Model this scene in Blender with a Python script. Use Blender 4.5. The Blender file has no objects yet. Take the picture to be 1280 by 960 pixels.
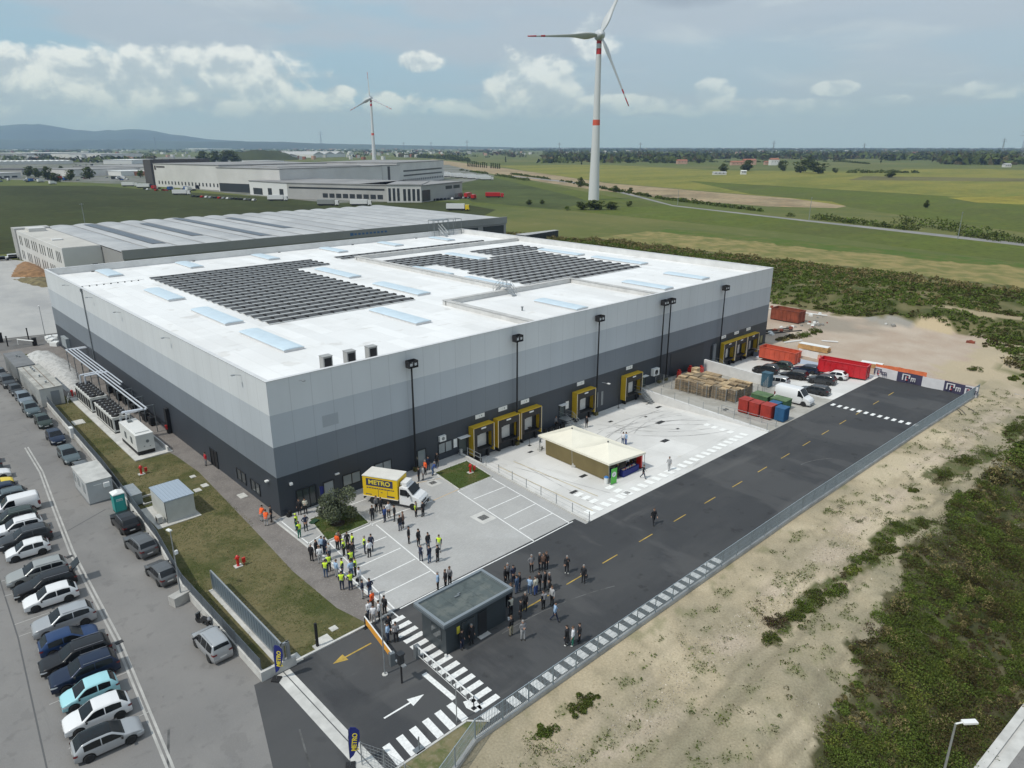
import bpy, bmesh, math, random
import numpy as np
from mathutils import Vector, Matrix, Euler, noise as mnoise
random.seed(7); rng = np.random.default_rng(7)
scn = bpy.context.scene
COL = scn.collection
PI = math.pi
HAZE = 7.5e-5

# -- camera
CR = Vector((0.72806, -0.68551, 0.0)); CU = Vector((0.21632, 0.22974, 0.94891)); CF = Vector((0.65049, 0.69086, -0.31556))
CP = Vector((-28.334, -65.648, 37.178)); FPX = 893.93
cam_d = bpy.data.cameras.new('camera'); cam = bpy.data.objects.new('camera', cam_d); COL.objects.link(cam)
cam.matrix_world = Matrix(((CR.x, CU.x, -CF.x, CP.x), (CR.y, CU.y, -CF.y, CP.y), (CR.z, CU.z, -CF.z, CP.z), (0, 0, 0, 1)))
cam_d.sensor_width = 36; cam_d.lens = 36 * FPX / 1280
cam_d.clip_start = 0.5; cam_d.clip_end = 60000
scn.camera = cam
# -- exposure
scn.view_settings.view_transform = 'Standard'; scn.view_settings.look = 'None'
scn.view_settings.exposure = 0.0; scn.view_settings.gamma = 1.0
scn.view_settings.use_curve_mapping = False
# -- sun
SUN_EL = math.radians(54); LD = Vector((1.0, -0.13, 0)).normalized()
sun_dir = Vector((-LD.x * math.cos(SUN_EL), -LD.y * math.cos(SUN_EL), math.sin(SUN_EL)))
sd = bpy.data.lights.new('sun', 'SUN'); sd.energy = 2.7; sd.angle = math.radians(1.5); sd.color = (1.0, 0.965, 0.91)
so = bpy.data.objects.new('sun', sd); COL.objects.link(so)
so.rotation_euler = sun_dir.to_track_quat('Z', 'Y').to_euler(); so.location = (0, 0, 200)
# -- sky
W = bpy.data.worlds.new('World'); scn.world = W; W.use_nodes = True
nt = W.node_tree; N = nt.nodes; L = nt.links; N.clear()
def nd(t, **k):
    n = N.new(t)
    for a, b in k.items(): setattr(n, a, b)
    return n
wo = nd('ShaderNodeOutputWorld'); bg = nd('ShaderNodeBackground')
sky = nd('ShaderNodeTexSky'); sky.sky_type = 'NISHITA'; sky.sun_disc = False
sky.sun_elevation = SUN_EL; sky.sun_rotation = math.atan2(sun_dir.x, sun_dir.y); sky.air_density = 1.0; sky.dust_density = 1.5; sky.ozone_density = 1.2
tc = nd('ShaderNodeTexCoord'); sep = nd('ShaderNodeSeparateXYZ'); L.new(tc.outputs['Generated'], sep.inputs[0])
def mth(op, a, b=None, c=None, clamp=False):
    n = nd('ShaderNodeMath', operation=op); n.use_clamp = clamp
    for i, v in enumerate((a, b, c)):
        if v is None: continue
        if isinstance(v, (int, float)): n.inputs[i].default_value = v
        else: L.new(v, n.inputs[i])
    return n.outputs[0]
az = mth('ARCTAN2', sep.outputs[1], sep.outputs[0]); el = mth('ARCSINE', sep.outputs[2])
def comb(x, y, z=0.0):
    n = nd('ShaderNodeCombineXYZ')
    for i, v in enumerate((x, y, z)):
        if isinstance(v, (int, float)): n.inputs[i].default_value = v
        else: L.new(v, n.inputs[i])
    return n.outputs[0]
def nz(vec, scale, det=6, rough=.55, dist=0.0):
    n = nd('ShaderNodeTexNoise'); n.inputs['Scale'].default_value = scale; n.inputs['Detail'].default_value = det
    n.inputs['Roughness'].default_value = rough; n.inputs['Distortion'].default_value = dist; L.new(vec, n.inputs['Vector']); return n.outputs[0]
def mr(v, a, b, c=0.0, d=1.0, smooth=True):
    n = nd('ShaderNodeMapRange'); n.interpolation_type = 'SMOOTHSTEP' if smooth else 'LINEAR'
    L.new(v, n.inputs[0]); n.inputs[1].default_value = a; n.inputs[2].default_value = b; n.inputs[3].default_value = c; n.inputs[4].default_value = d
    return n.outputs[0]
def mixc(f, a, b):
    n = nd('ShaderNodeMix', data_type='RGBA')
    if isinstance(f, (int, float)): n.inputs[0].default_value = f
    else: L.new(f, n.inputs[0])
    for i, v in ((6, a), (7, b)):
        if isinstance(v, tuple): n.inputs[i].default_value = v + (1,) if len(v) == 3 else v
        else: L.new(v, n.inputs[i])
    return n.outputs[2]
skyc = nd('ShaderNodeVectorMath', operation='SCALE'); L.new(sky.outputs[0], skyc.inputs[0]); skyc.inputs['Scale'].default_value = 0.10
veil = nz(comb(mth('MULTIPLY', az, 1.5), mth('MULTIPLY', el, 6.0), 1.3), 2.0, 6, .55, .3)
veilm = mr(veil, .28, .62, .75, 1.0)
elf = mr(el, 0.0, 0.22)
veilc = mixc(elf, (.42, .485, .585), (.475, .535, .61))
veilc = mixc(mr(veil, .42, .68, 0, .55), veilc, (.39, .465, .545))
c0 = mixc(veilm, skyc.outputs[0], veilc)
gap = mth('MULTIPLY', mr(nz(comb(mth('MULTIPLY', az, 2.2), mth('MULTIPLY', el, 10.0), 9.1), 1.5, 5, .5), .46, .62), mr(el, .01, .05))
gap = mth('MULTIPLY', gap, mr(az, .55, 1.2, .25, .8))
c0 = mixc(gap, c0, (.32, .50, .64))
cv = comb(mth('MULTIPLY', az, 13.0), mth('MULTIPLY', el, 17.0), 4.15)
cum = nz(cv, 1.3, 10, .60, .25); cum2 = nz(comb(mth('MULTIPLY', az, 13.0), mth('ADD', mth('MULTIPLY', el, 17.0), .30), 4.15), 1.3, 6, .58, .25)
BL = [(1.31, .064, .19, .050), (1.255, .078, .06, .036), (1.15, .076, .11, .045), (1.09, .055, .07, .018), (.93, .102, .035, .014), (1.035, .064, .022, .010), (.98, .052, .03, .016), (.79, .078, .07, .042), (.71, .128, .035, .032), (.66, .052, .09, .014), (.56, .060, .03, .022), (.42, .066, .028, .010), (.36, .05, .03, .008), (1.48, .05, .12, .03), (.25, .06, .06, .012), (.85, .05, .12, .020), (.52, .045, .14, .012)]
mx_ = None
for a_, e_, w_, h_ in BL:
    d1 = mth('DIVIDE', mth('SUBTRACT', az, a_), w_); d2 = mth('DIVIDE', mth('SUBTRACT', el, e_), h_)
    v_ = mth('SUBTRACT', 1.0, mth('ADD', mth('MULTIPLY', d1, d1), mth('MULTIPLY', d2, d2))); mx_ = v_ if mx_ is None else mth('MAXIMUM', mx_, v_)
dens = mth('ADD', cum, mth('MULTIPLY', mth('MAXIMUM', mx_, -1.2), .30))
cm = mr(dens, .51, .68)
cm = mth('MULTIPLY', cm, mr(el, .012, .07)); cm = mth('MULTIPLY', cm, mr(az, .2, 1.1, .55, 1.0))
lit = mr(mth('SUBTRACT', cum, cum2), -.10, .13)
puff = mixc(lit, (.48, .55, .615), (.86, .885, .905))
wisp = mth('MULTIPLY', mr(nz(comb(mth('MULTIPLY', az, 5.0), mth('MULTIPLY', el, 22.0), 7.7), 1.2, 8, .6, .4), .52, .72), mr(el, .01, .05))
c0 = mixc(mth('MULTIPLY', wisp, .55), c0, (.58, .64, .695))
dk = mth('MULTIPLY', mr(nz(comb(mth('MULTIPLY', az, 3.0), mth('MULTIPLY', el, 14.0), 2.2), 1.6, 5, .5), .52, .72), mr(el, .10, .17))
c0 = mixc(mth('MULTIPLY', dk, .6), c0, (.34, .41, .49))
d1 = mth('DIVIDE', mth('SUBTRACT', az, .60), .09); d2 = mth('DIVIDE', mth('SUBTRACT', el, .172), .022)
dk2 = mr(mth('ADD', mth('SUBTRACT', .9, mth('ADD', mth('MULTIPLY', d1, d1), mth('MULTIPLY', d2, d2))), mth('MULTIPLY', cum, .8)), .7, 1.5)
c0 = mixc(mth('MULTIPLY', dk2, .7), c0, (.27, .32, .39))
c1 = mixc(mth('MULTIPLY', cm, .95), c0, puff)
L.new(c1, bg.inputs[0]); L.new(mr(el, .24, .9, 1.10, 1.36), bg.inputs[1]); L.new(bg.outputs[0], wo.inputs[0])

# -- helpers
def at(px, py, z=0.0):
    """point of the plane z seen at a pixel of the photograph: used to measure where things stand"""
    d = CR * ((px - 640) / FPX) + CU * ((480 - py) / FPX) + CF
    t = (z - CP.z) / d.z
    return CP + d * t
MATS = {}
def mat(name, col, rough=.7, metal=0.0, var=0.0, scale=1.0, col2=None, bump=0.0, bscale=None, detail=5, coat=0.0, island=0.0, spec=None, stretch=None, vcol=False):
    if name in MATS: return MATS[name]
    m = bpy.data.materials.new(name); m.use_nodes = True; t = m.node_tree; b = t.nodes['Principled BSDF']
    b.inputs['Base Color'].default_value = (*col, 1); b.inputs['Roughness'].default_value = rough; b.inputs['Metallic'].default_value = metal
    if coat: b.inputs['Coat Weight'].default_value = coat; b.inputs['Coat Roughness'].default_value = .08
    if spec is not None: b.inputs['Specular IOR Level'].default_value = spec
    src = None
    if var or col2 or bump or vcol:
        g = t.nodes.new('ShaderNodeNewGeometry'); v = g.outputs['Position']
        if stretch:
            mp = t.nodes.new('ShaderNodeMapping'); mp.inputs['Scale'].default_value = stretch; t.links.new(v, mp.inputs[0]); v = mp.outputs[0]
        n = t.nodes.new('ShaderNodeTexNoise'); n.inputs['Scale'].default_value = scale; n.inputs['Detail'].default_value = detail; n.inputs['Roughness'].default_value = .6
        t.links.new(v, n.inputs['Vector'])
        r = t.nodes.new('ShaderNodeMapRange'); r.inputs[1].default_value = .3; r.inputs[2].default_value = .7; t.links.new(n.outputs[0], r.inputs[0])
        if vcol:
            a = t.nodes.new('ShaderNodeVertexColor'); a.layer_name = 'Col'
            hs = t.nodes.new('ShaderNodeHueSaturation'); t.links.new(a.outputs[0], hs.inputs['Color'])
            r.inputs[3].default_value = 1 - var; r.inputs[4].default_value = 1 + var; t.links.new(r.outputs[0], hs.inputs['Value'])
            t.links.new(hs.outputs[0], b.inputs['Base Color'])
        else:
            c2 = col2 if col2 else tuple(max(0, c * (1 - 2 * var)) for c in col)
            c1_ = col if col2 else tuple(min(1, c * (1 + var)) for c in col)
            mx = t.nodes.new('ShaderNodeMix'); mx.data_type = 'RGBA'; t.links.new(r.outputs[0], mx.inputs[0])
            mx.inputs[6].default_value = (*c1_, 1); mx.inputs[7].default_value = (*c2, 1)
            src = mx.outputs[2]
            if island:
                hs = t.nodes.new('ShaderNodeHueSaturation'); t.links.new(src, hs.inputs['Color'])
                r2 = t.nodes.new('ShaderNodeMapRange'); r2.inputs[3].default_value = 1 - island; r2.inputs[4].default_value = 1 + island
                t.links.new(g.outputs['Random Per Island'], r2.inputs[0]); t.links.new(r2.outputs[0], hs.inputs['Value']); src = hs.outputs[0]
            t.links.new(src, b.inputs['Base Color'])
        if bump:
            n2 = t.nodes.new('ShaderNodeTexNoise'); n2.inputs['Scale'].default_value = bscale or scale * 4; n2.inputs['Detail'].default_value = 4; t.links.new(v, n2.inputs['Vector'])
            bp = t.nodes.new('ShaderNodeBump'); bp.inputs['Strength'].default_value = 1.0; bp.inputs['Distance'].default_value = bump
            t.links.new(n2.outputs[0], bp.inputs['Height']); t.links.new(bp.outputs[0], b.inputs['Normal'])
    MATS[name] = m
    return m
def ground_mat(name, layers, rough=.9, bump=.01, bscale=6, blocks=None):
    """layers: list of (colour, scale, lo, hi, strength, stretch) over the first colour; blocks: (sx, sy, darkness) joints"""
    if name in MATS: return MATS[name]
    m = bpy.data.materials.new(name); m.use_nodes = True; t = m.node_tree; b = t.nodes['Principled BSDF']; b.inputs['Roughness'].default_value = rough; b.inputs['Specular IOR Level'].default_value = .12
    g = t.nodes.new('ShaderNodeNewGeometry'); P = g.outputs['Position']; cur = None
    base = layers[0]
    rgb = t.nodes.new('ShaderNodeRGB'); rgb.outputs[0].default_value = (*base, 1); cur = rgb.outputs[0]
    for i, ly in enumerate(layers[1:]):
        c, sc, lo, hi, st = ly[:5]; stretch = ly[5] if len(ly) > 5 else None
        mp = t.nodes.new('ShaderNodeMapping'); mp.inputs['Location'].default_value = (i * 13.7, i * 5.1, i * 3.3)
        if stretch: mp.inputs['Scale'].default_value = stretch
        t.links.new(P, mp.inputs[0])
        n = t.nodes.new('ShaderNodeTexNoise'); n.inputs['Scale'].default_value = sc; n.inputs['Detail'].default_value = 6; n.inputs['Roughness'].default_value = .6
        t.links.new(mp.outputs[0], n.inputs['Vector'])
        r = t.nodes.new('ShaderNodeMapRange'); r.interpolation_type = 'SMOOTHSTEP'; r.inputs[1].default_value = lo; r.inputs[2].default_value = hi; r.inputs[4].default_value = st
        t.links.new(n.outputs[0], r.inputs[0])
        mx = t.nodes.new('ShaderNodeMix'); mx.data_type = 'RGBA'; t.links.new(r.outputs[0], mx.inputs[0]); t.links.new(cur, mx.inputs[6]); mx.inputs[7].default_value = (*c, 1); cur = mx.outputs[2]
    if blocks:
        br = t.nodes.new('ShaderNodeTexBrick'); br.inputs['Scale'].default_value = 1; br.inputs['Brick Width'].default_value = blocks[0]; br.inputs['Row Height'].default_value = blocks[1]
        br.inputs['Mortar Size'].default_value = blocks[3] if len(blocks) > 3 else .02; br.offset = 0; br.inputs['Color1'].default_value = (1, 1, 1, 1); br.inputs['Color2'].default_value = (.9, .9, .9, 1)
        k = blocks[2]; br.inputs['Mortar'].default_value = (k, k, k, 1); t.links.new(P, br.inputs[0])
        mx = t.nodes.new('ShaderNodeMix'); mx.data_type = 'RGBA'; mx.blend_type = 'MULTIPLY'; mx.inputs[0].default_value = 1; t.links.new(cur, mx.inputs[6]); t.links.new(br.outputs[0], mx.inputs[7]); cur = mx.outputs[2]
    t.links.new(cur, b.inputs['Base Color'])
    if bump:
        n2 = t.nodes.new('ShaderNodeTexNoise'); n2.inputs['Scale'].default_value = bscale; n2.inputs['Detail'].default_value = 5; t.links.new(P, n2.inputs['Vector'])
        bp = t.nodes.new('ShaderNodeBump'); bp.inputs['Distance'].default_value = bump; t.links.new(n2.outputs[0], bp.inputs['Height']); t.links.new(bp.outputs[0], b.inputs['Normal'])
    MATS[name] = m; return m

class MB:
    def __init__(s): s.v = []; s.f = []; s.m = []
    def add(s, vs, fs, m=0):
        o = len(s.v); s.v += [tuple(v) for v in vs]; s.f += [tuple(i + o for i in f) for f in fs]; s.m += [m] * len(fs); return s
    def box(s, x0, y0, z0, x1, y1, z1, m=0):
        vs = [(x0, y0, z0), (x1, y0, z0), (x1, y1, z0), (x0, y1, z0), (x0, y0, z1), (x1, y0, z1), (x1, y1, z1), (x0, y1, z1)]
        return s.add(vs, [(0, 3, 2, 1), (4, 5, 6, 7), (0, 1, 5, 4), (1, 2, 6, 5), (2, 3, 7, 6), (3, 0, 4, 7)], m)
    def cbox(s, c, d, rz=0, m=0):
        x, y, z = d[0] / 2, d[1] / 2, d[2] / 2; ca, sa = math.cos(rz), math.sin(rz); o = len(s.v)
        s.box(-x, -y, -z, x, y, z, m)
        for i in range(o, len(s.v)):
            a, b_, c_ = s.v[i]; s.v[i] = (c[0] + a * ca - b_ * sa, c[1] + a * sa + b_ * ca, c[2] + c_)
        return s
    def bar(s, p, q, r, r2=None, n=6, m=0):
        p = Vector(p); q = Vector(q); r2 = r if r2 is None else r2; d = (q - p).normalized()
        u = d.orthogonal().normalized(); w = d.cross(u); vs = []
        for c, rr in ((p, r), (q, r2)):
            for k in range(n):
                a = 2 * PI * k / n; vs.append(c + u * (math.cos(a) * rr) + w * (math.sin(a) * rr))
        return s.add(vs, [tuple([k, (k + 1) % n, (k + 1) % n + n, k + n]) for k in range(n)] + [tuple(range(n - 1, -1, -1)), tuple(range(n, 2 * n))], m)
    def lathe(s, c, prof, n=16, m=0, axis='z'):
        vs = []; fs = []
        for r, h in prof:
            for k in range(n):
                a = 2 * PI * k / n
                if axis == 'z': vs.append((c[0] + r * math.cos(a), c[1] + r * math.sin(a), c[2] + h))
                elif axis == 'y': vs.append((c[0] + r * math.cos(a), c[1] + h, c[2] + r * math.sin(a)))
                else: vs.append((c[0] + h, c[1] + r * math.cos(a), c[2] + r * math.sin(a)))
        K = len(prof)
        for j in range(K - 1):
            for k in range(n): fs.append((j * n + k, j * n + (k + 1) % n, (j + 1) * n + (k + 1) % n, (j + 1) * n + k))
        fs.append(tuple(range(n - 1, -1, -1))); fs.append(tuple(range((K - 1) * n, K * n)))
        return s.add(vs, fs, m)
    def poly(s, pts, m=0): return s.add(pts, [tuple(range(len(pts)))], m)
    def prism(s, pts, z0, z1, m=0, mt=None):
        n = len(pts); vs = [(p[0], p[1], z0) for p in pts] + [(p[0], p[1], z1) for p in pts]
        s.add(vs, [tuple([k, (k + 1) % n, (k + 1) % n + n, k + n]) for k in range(n)] + [tuple(range(n - 1, -1, -1))], m)
        return s.add([vs[i] for i in range(n, 2 * n)], [tuple(range(n))], m if mt is None else mt)
    def extr_x(s, pts, x0, x1, m=0):
        n = len(pts); vs = [(x0, p[0], p[1]) for p in pts] + [(x1, p[0], p[1]) for p in pts]
        return s.add(vs, [tuple([k, (k + 1) % n, (k + 1) % n + n, k + n]) for k in range(n)] + [tuple(range(n - 1, -1, -1)), tuple(range(n, 2 * n))], m)
    def mesh(s, name, mats, smooth=False):
        me = bpy.data.meshes.new(name); me.from_pydata(s.v, [], s.f)
        mats = mats if isinstance(mats, (list, tuple)) else [mats]
        for m in mats: me.materials.append(m)
        if len(mats) > 1: me.polygons.foreach_set('material_index', s.m)
        if smooth: me.polygons.foreach_set('use_smooth', [True] * len(s.f))
        bm = bmesh.new(); bm.from_mesh(me); bmesh.ops.recalc_face_normals(bm, faces=bm.faces) if len(s.f) < 60000 else None; bm.to_mesh(me); bm.free()
        me.update(); return me
    def build(s, name, mats, parent=None, loc=None, rz=0, smooth=False, label=None):
        o = bpy.data.objects.new(name, s.mesh(name, mats, smooth)); COL.objects.link(o)
        if parent: o.parent = parent
        if loc: o.location = loc
        if rz: o.rotation_euler = (0, 0, rz)
        if label: o['label'] = label
        return o
def tag(o, label, cat, group=None):
    o['label'] = label; o['category'] = cat
    if group: o['group'] = group
    return o
def thing(name, label, cat, loc=(0, 0, 0), rz=0, group=None):
    o = bpy.data.objects.new(name, None); COL.objects.link(o); o.location = loc; o.rotation_euler = (0, 0, rz); o.empty_display_size = .3
    return tag(o, label, cat, group)
def struct(name, mb, m, **k):
    o = mb.build(name, m, **k); o['kind'] = 'structure'; return o
def stuff(o): o['kind'] = 'stuff'; return o
KIDS = {}
def kids(o):
    return [c for c in bpy.data.objects if c.parent == o]
def tree_of(o):
    return (o, [tree_of(c) for c in o.children])
def dup(tr, parent=None, loc=None, rz=None, label=None, group=None):
    o, ch = tr; c = o.copy(); COL.objects.link(c); c.parent = parent
    if loc is not None: c.location = loc
    if rz is not None: c.rotation_euler = (0, 0, rz)
    if label: c['label'] = label
    if group: c['group'] = group
    for t in ch: dup(t, c)
    return c
def setmat(o, i, m):
    s = o.material_slots[i]; s.link = 'OBJECT'; s.material = m
def child(o, nm):
    return [c for c in o.children_recursive if c.name.split('.')[0] == nm]
def fbm(x, y, s=1.0, o=4):
    return mnoise.fractal(Vector((x * s, y * s, 3.7)), 1.0, 2.0, o)
def pip(x, y, poly):
    c = False; j = len(poly) - 1
    for i in range(len(poly)):
        if (poly[i][1] > y) != (poly[j][1] > y) and x < (poly[j][0] - poly[i][0]) * (y - poly[i][1]) / (poly[j][1] - poly[i][1] + 1e-12) + poly[i][0]: c = not c
        j = i
    return c
def sheet(name, pts, z, m):
    b = MB(); b.poly([(p[0], p[1], z) for p in pts]); return struct(name, b, m)
def strip(mb, p, q, w, z, m=0, zf=None):
    p = Vector((p[0], p[1])); q = Vector((q[0], q[1])); d = (q - p).normalized(); n = Vector((-d.y, d.x)) * w / 2
    pts = [p - n, q - n, q + n, p + n]
    mb.poly([(a.x, a.y, (zf(a.x, a.y) if zf else 0) + z) for a in pts], m)
def zcourt(x, y):
    if (24.3 + y * .06 < x < 61.9 + y * .09 or 79.0 < x < 96.9) and -23.2 < y < 0.5:
        return -1.5 * min(1, max(0, (y + 23.2) / 20.5))
    return 0.0
def atc(px, py, h=0):
    z = 0.0
    for _ in range(25):
        p = at(px, py, z + h); z = .5 * z + .5 * zcourt(p.x, p.y)
    return Vector((p.x, p.y, zcourt(p.x, p.y)))
def leafmesh(name, centers, size, mats, midx=None, flat=.0, tri=True):
    """one leaf-shaped face per centre, random orientation"""
    n = len(centers); c = np.asarray(centers, dtype=np.float32); size = np.broadcast_to(np.asarray(size, dtype=np.float32), (n,))
    a = rng.normal(size=(n, 3)); a[:, 2] *= (1 - flat); a /= np.linalg.norm(a, axis=1)[:, None]
    b_ = rng.normal(size=(n, 3)); b_ -= (b_ * a).sum(1)[:, None] * a; b_ /= np.linalg.norm(b_, axis=1)[:, None]
    v = np.empty((n, 3, 3), dtype=np.float32)
    v[:, 0] = c - a * size[:, None] * .5 - b_ * size[:, None] * .35; v[:, 1] = c + a * size[:, None] * .6; v[:, 2] = c - a * size[:, None] * .5 + b_ * size[:, None] * .35
    me = bpy.data.meshes.new(name); me.vertices.add(n * 3); me.vertices.foreach_set('co', v.ravel())
    me.loops.add(n * 3); me.loops.foreach_set('vertex_index', np.arange(n * 3, dtype=np.int32))
    me.polygons.add(n); me.polygons.foreach_set('loop_start', np.arange(0, n * 3, 3, dtype=np.int32)); me.polygons.foreach_set('loop_total', np.full(n, 3, dtype=np.int32))
    for m in (mats if isinstance(mats, (list, tuple)) else [mats]): me.materials.append(m)
    if midx is not None: me.polygons.foreach_set('material_index', np.asarray(midx, dtype=np.int32))
    me.update(calc_edges=True); return me
def link(me, name, parent=None, loc=None):
    o = bpy.data.objects.new(name, me); COL.objects.link(o); o.parent = parent
    if loc is not None: o.location = loc
    return o
# == GROUND
C_SAND = (.40, .335, .23); C_GRASS = (.085, .11, .035); C_DRY = (.30, .245, .12); C_SCRUB = (.045, .050, .020)
m_field = ground_mat('field_green', [(.10, .12, .032), ((.15, .145, .05), .004, .42, .62, .8), ((.075, .10, .032), .02, .45, .65, .6, (1, .35, 1)), ((.20, .18, .08), .12, .5, .75, .4)], bump=0)
m_base = m_field
b = MB(); X0, X1, Y0, Y1 = -46, 262, -112, 126; FAR = 16000
xs = [-FAR, X0, X1, FAR]; ys = [-FAR, Y0, Y1, FAR]
for i in range(3):
    for j in range(3):
        if i == 1 and j == 1: continue
        nx = 1
        b.poly([(xs[i], ys[j], -.06), (xs[i + 1], ys[j], -.06), (xs[i + 1], ys[j + 1], -.06), (xs[i], ys[j + 1], -.06)])
struct('ground', b, m_base)

def pxpoly(pts, z=0): return [(at(x, y, z).x, at(x, y, z).y) for x, y in pts]
def fieldm(name, c, v=.25, sc=.02, st=(1, 1, 1), c2=None):
    c2 = c2 or tuple(k * .6 for k in c)
    return ground_mat(name, [c, (c2, sc, .4, .65, .8, st), (tuple(k * 1.35 for k in c), sc * 6, .5, .7, .5), (tuple(k * .45 for k in c), .30, .48, .68, .5), (tuple(k * 1.3 for k in c2), sc * 2.5, .55, .72, .6, (.25, 2.2, 1)), ((c[0] * 1.3, c[1] * 1.05, c[2]), .09, .5, .7, .5)], bump=0)
F_DK = fieldm('meadow_dark', (.050, .060, .020), sc=.012, st=(1, .4, 1))
F_TAN = fieldm('ploughed_tan', (.33, .26, .16), sc=.02)
F_YG = fieldm('field_yellowgreen', (.205, .195, .045), sc=.010, st=(.5, 1.6, 1), c2=(.12, .14, .030))
F_G = fieldm('field_green2', (.095, .12, .022), sc=.012, st=(.6, 1.6, 1), c2=(.085, .095, .028))
F_DRY = fieldm('dry_grass', (.30, .25, .13), sc=.02, st=(2, .4, 1), c2=(.16, .16, .07))
F_YEL = fieldm('yellow_crop', (.27, .24, .045), sc=.02)
F_FOR = fieldm('far_mixed', (.05, .065, .04), sc=.004)
F_URB = fieldm('industrial_yard', (.20, .20, .185), sc=.012, st=(1, 1.6, 1), c2=(.075, .095, .045))
FZ = [-.058]
def fld(name, px, m, z): FZ[0] += .002; sheet(name, pxpoly(px), FZ[0], m)
fld('meadow', [(-60, 232), (120, 232), (200, 238), (330, 246), (420, 252), (560, 252), (620, 262), (560, 292), (300, 300), (0, 318), (-120, 322)], F_DK, -.055)
fld('grass_field', [(560, 214), (640, 222), (760, 245), (840, 257), (1290, 309), (1290, 330), (1000, 292), (700, 262), (590, 256)], F_G, -.055)
fld('meadow', [(575, 212), (720, 246), (735, 252), (700, 262), (590, 252), (560, 232)], fieldm('meadow_mid', (.075, .095, .03), sc=.012), -.05)
fld('ploughed_field', [(540, 199), (600, 206), (680, 217), (760, 229), (900, 241), (990, 248), (1062, 257), (1045, 260), (960, 258), (840, 249), (720, 234), (600, 215), (530, 203)], F_TAN, -.04)
fld('crop_field', [(620, 207), (760, 206), (900, 213), (1100, 214), (1290, 214), (1290, 292), (1180, 276), (1062, 258), (990, 248), (900, 240), (760, 228), (680, 217)], F_YG, -.05)
fld('crop_field', [(860, 226), (1000, 234), (1150, 243), (1290, 252), (1290, 292), (1180, 277), (1062, 259), (1040, 252), (940, 243)], F_G, -.046)
fld('yellow_field', [(1185, 247), (1290, 245), (1290, 256), (1220, 253)], F_YEL, -.04)
fld('crop_field', [(1080, 220), (1290, 223), (1290, 227), (1060, 225)], fieldm('stubble', (.15, .14, .06), sc=.012), -.042)
fld('yellow_field', [(1130, 211), (1230, 211), (1290, 213), (1290, 218), (1120, 215)], F_YG, -.041)
fld('industrial_ground', [(0, 196), (300, 196), (400, 205), (560, 206), (620, 220), (560, 232), (575, 250), (420, 254), (300, 243), (200, 232), (0, 224)], F_URB, -.05)
rd = ground_mat('country_road_asphalt', [(.27, .26, .25), ((.2, .2, .19), .05, .4, .6, .7)], bump=0)
fld('country_road', [(838, 257.2), (900, 264.3), (1000, 275.8), (1100, 287.0), (1290, 308.5), (1290, 304.8), (1100, 284.4), (1000, 274), (900, 263), (840, 256.3)], rd, -.03)
fld('farm_track', [(640, 219.5), (740, 229.5), (840, 256), (838, 256.8), (736, 231.2), (640, 220.4)], rd, -.035)

# ---- terrain sheets with relief (a height and a soil colour per vertex)
m_terr = mat('soil_and_grass', (.3, .3, .2), rough=.95, var=.17, scale=6.5, bump=.06, bscale=5, vcol=True, detail=12, spec=.1)
def terrain(name, x0, x1, y0, y1, step, hf, cf, skip=None):
    nx = int((x1 - x0) / step) + 1; ny = int((y1 - y0) / step) + 1; v = []; f = []; c = []
    for j in range(ny):
        for i in range(nx):
            x = x0 + (x1 - x0) * i / (nx - 1); y = y0 + (y1 - y0) * j / (ny - 1); v.append((x, y, hf(x, y))); c += [*cf(x, y), 1.0]
    for j in range(ny - 1):
        for i in range(nx - 1):
            if skip and skip(x0 + (x1 - x0) * (i + .5) / (nx - 1), y0 + (y1 - y0) * (j + .5) / (ny - 1)): continue
            a = j * nx + i; f.append((a, a + 1, a + nx + 1, a + nx))
    me = bpy.data.meshes.new(name); me.from_pydata(v, [], f); me.materials.append(m_terr); me.polygons.foreach_set('use_smooth', [True] * len(f))
    ca = me.color_attributes.new('Col', 'FLOAT_COLOR', 'POINT'); ca.data.foreach_set('color', c); me.update()
    o = bpy.data.objects.new(name, me); COL.objects.link(o); o['kind'] = 'structure'; return o
def lerp(a, b_, t): t = max(0, min(1, t)); return tuple(p + (q - p) * t for p, q in zip(a, b_))
def sstep(a, b_, v): t = max(0, min(1, (v - a) / (b_ - a))); return t * t * (3 - 2 * t)
SCRUB_R = pxpoly([(1030, 975), (1035, 900), (1045, 868), (1075, 838), (1060, 815), (1110, 775), (1128, 740), (1128, 700), (1170, 668), (1190, 640), (1215, 618), (1240, 598), (1262, 570), (1285, 545), (1500, 520), (1500, 975)])
STRIP = pxpoly([(965, 800), (985, 772), (1010, 748), (1045, 722), (1075, 700), (1112, 668), (1140, 650), (1175, 655), (1150, 668), (1100, 698), (1065, 722), (1030, 752), (1000, 778), (975, 806)])
STRIP2 = pxpoly([(1165, 600), (1190, 578), (1215, 562), (1240, 566), (1215, 590), (1185, 610)])
STRIP3 = pxpoly([(1250, 545), (1285, 515), (1300, 530), (1262, 560)])
def side_h(x, y):
    e = sstep(-38.2, -41, y)
    h = e * (.35 * fbm(x, y, .09) + .12 * fbm(x + 50, y, .4, 3))
    h += -1.9 * sstep(-49 - (x - 20) * .0, -60, y - max(0, (x - 45)) * .02)
    r_ = sstep(-44, -50, y); h += r_ * (.30 * abs(fbm(x * .7 + y * .5, y * .9 - x * .2, .35, 5)) + .12 * fbm(x, y, 1.1, 3))
    for q_ in (-40.6, -42.3, -46.2, -47.6, -51.0, -52.3): h -= .07 * math.exp(-((y - q_ - 1.2 * math.sin(x * .06) - .5 * fbm(x, y, .12)) / .22) ** 2)
    h += .5 * math.exp(-((y + 49.5 + 1.5 * fbm(x, 1, .05)) / 2.2) ** 2)
    return h - .03
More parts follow.
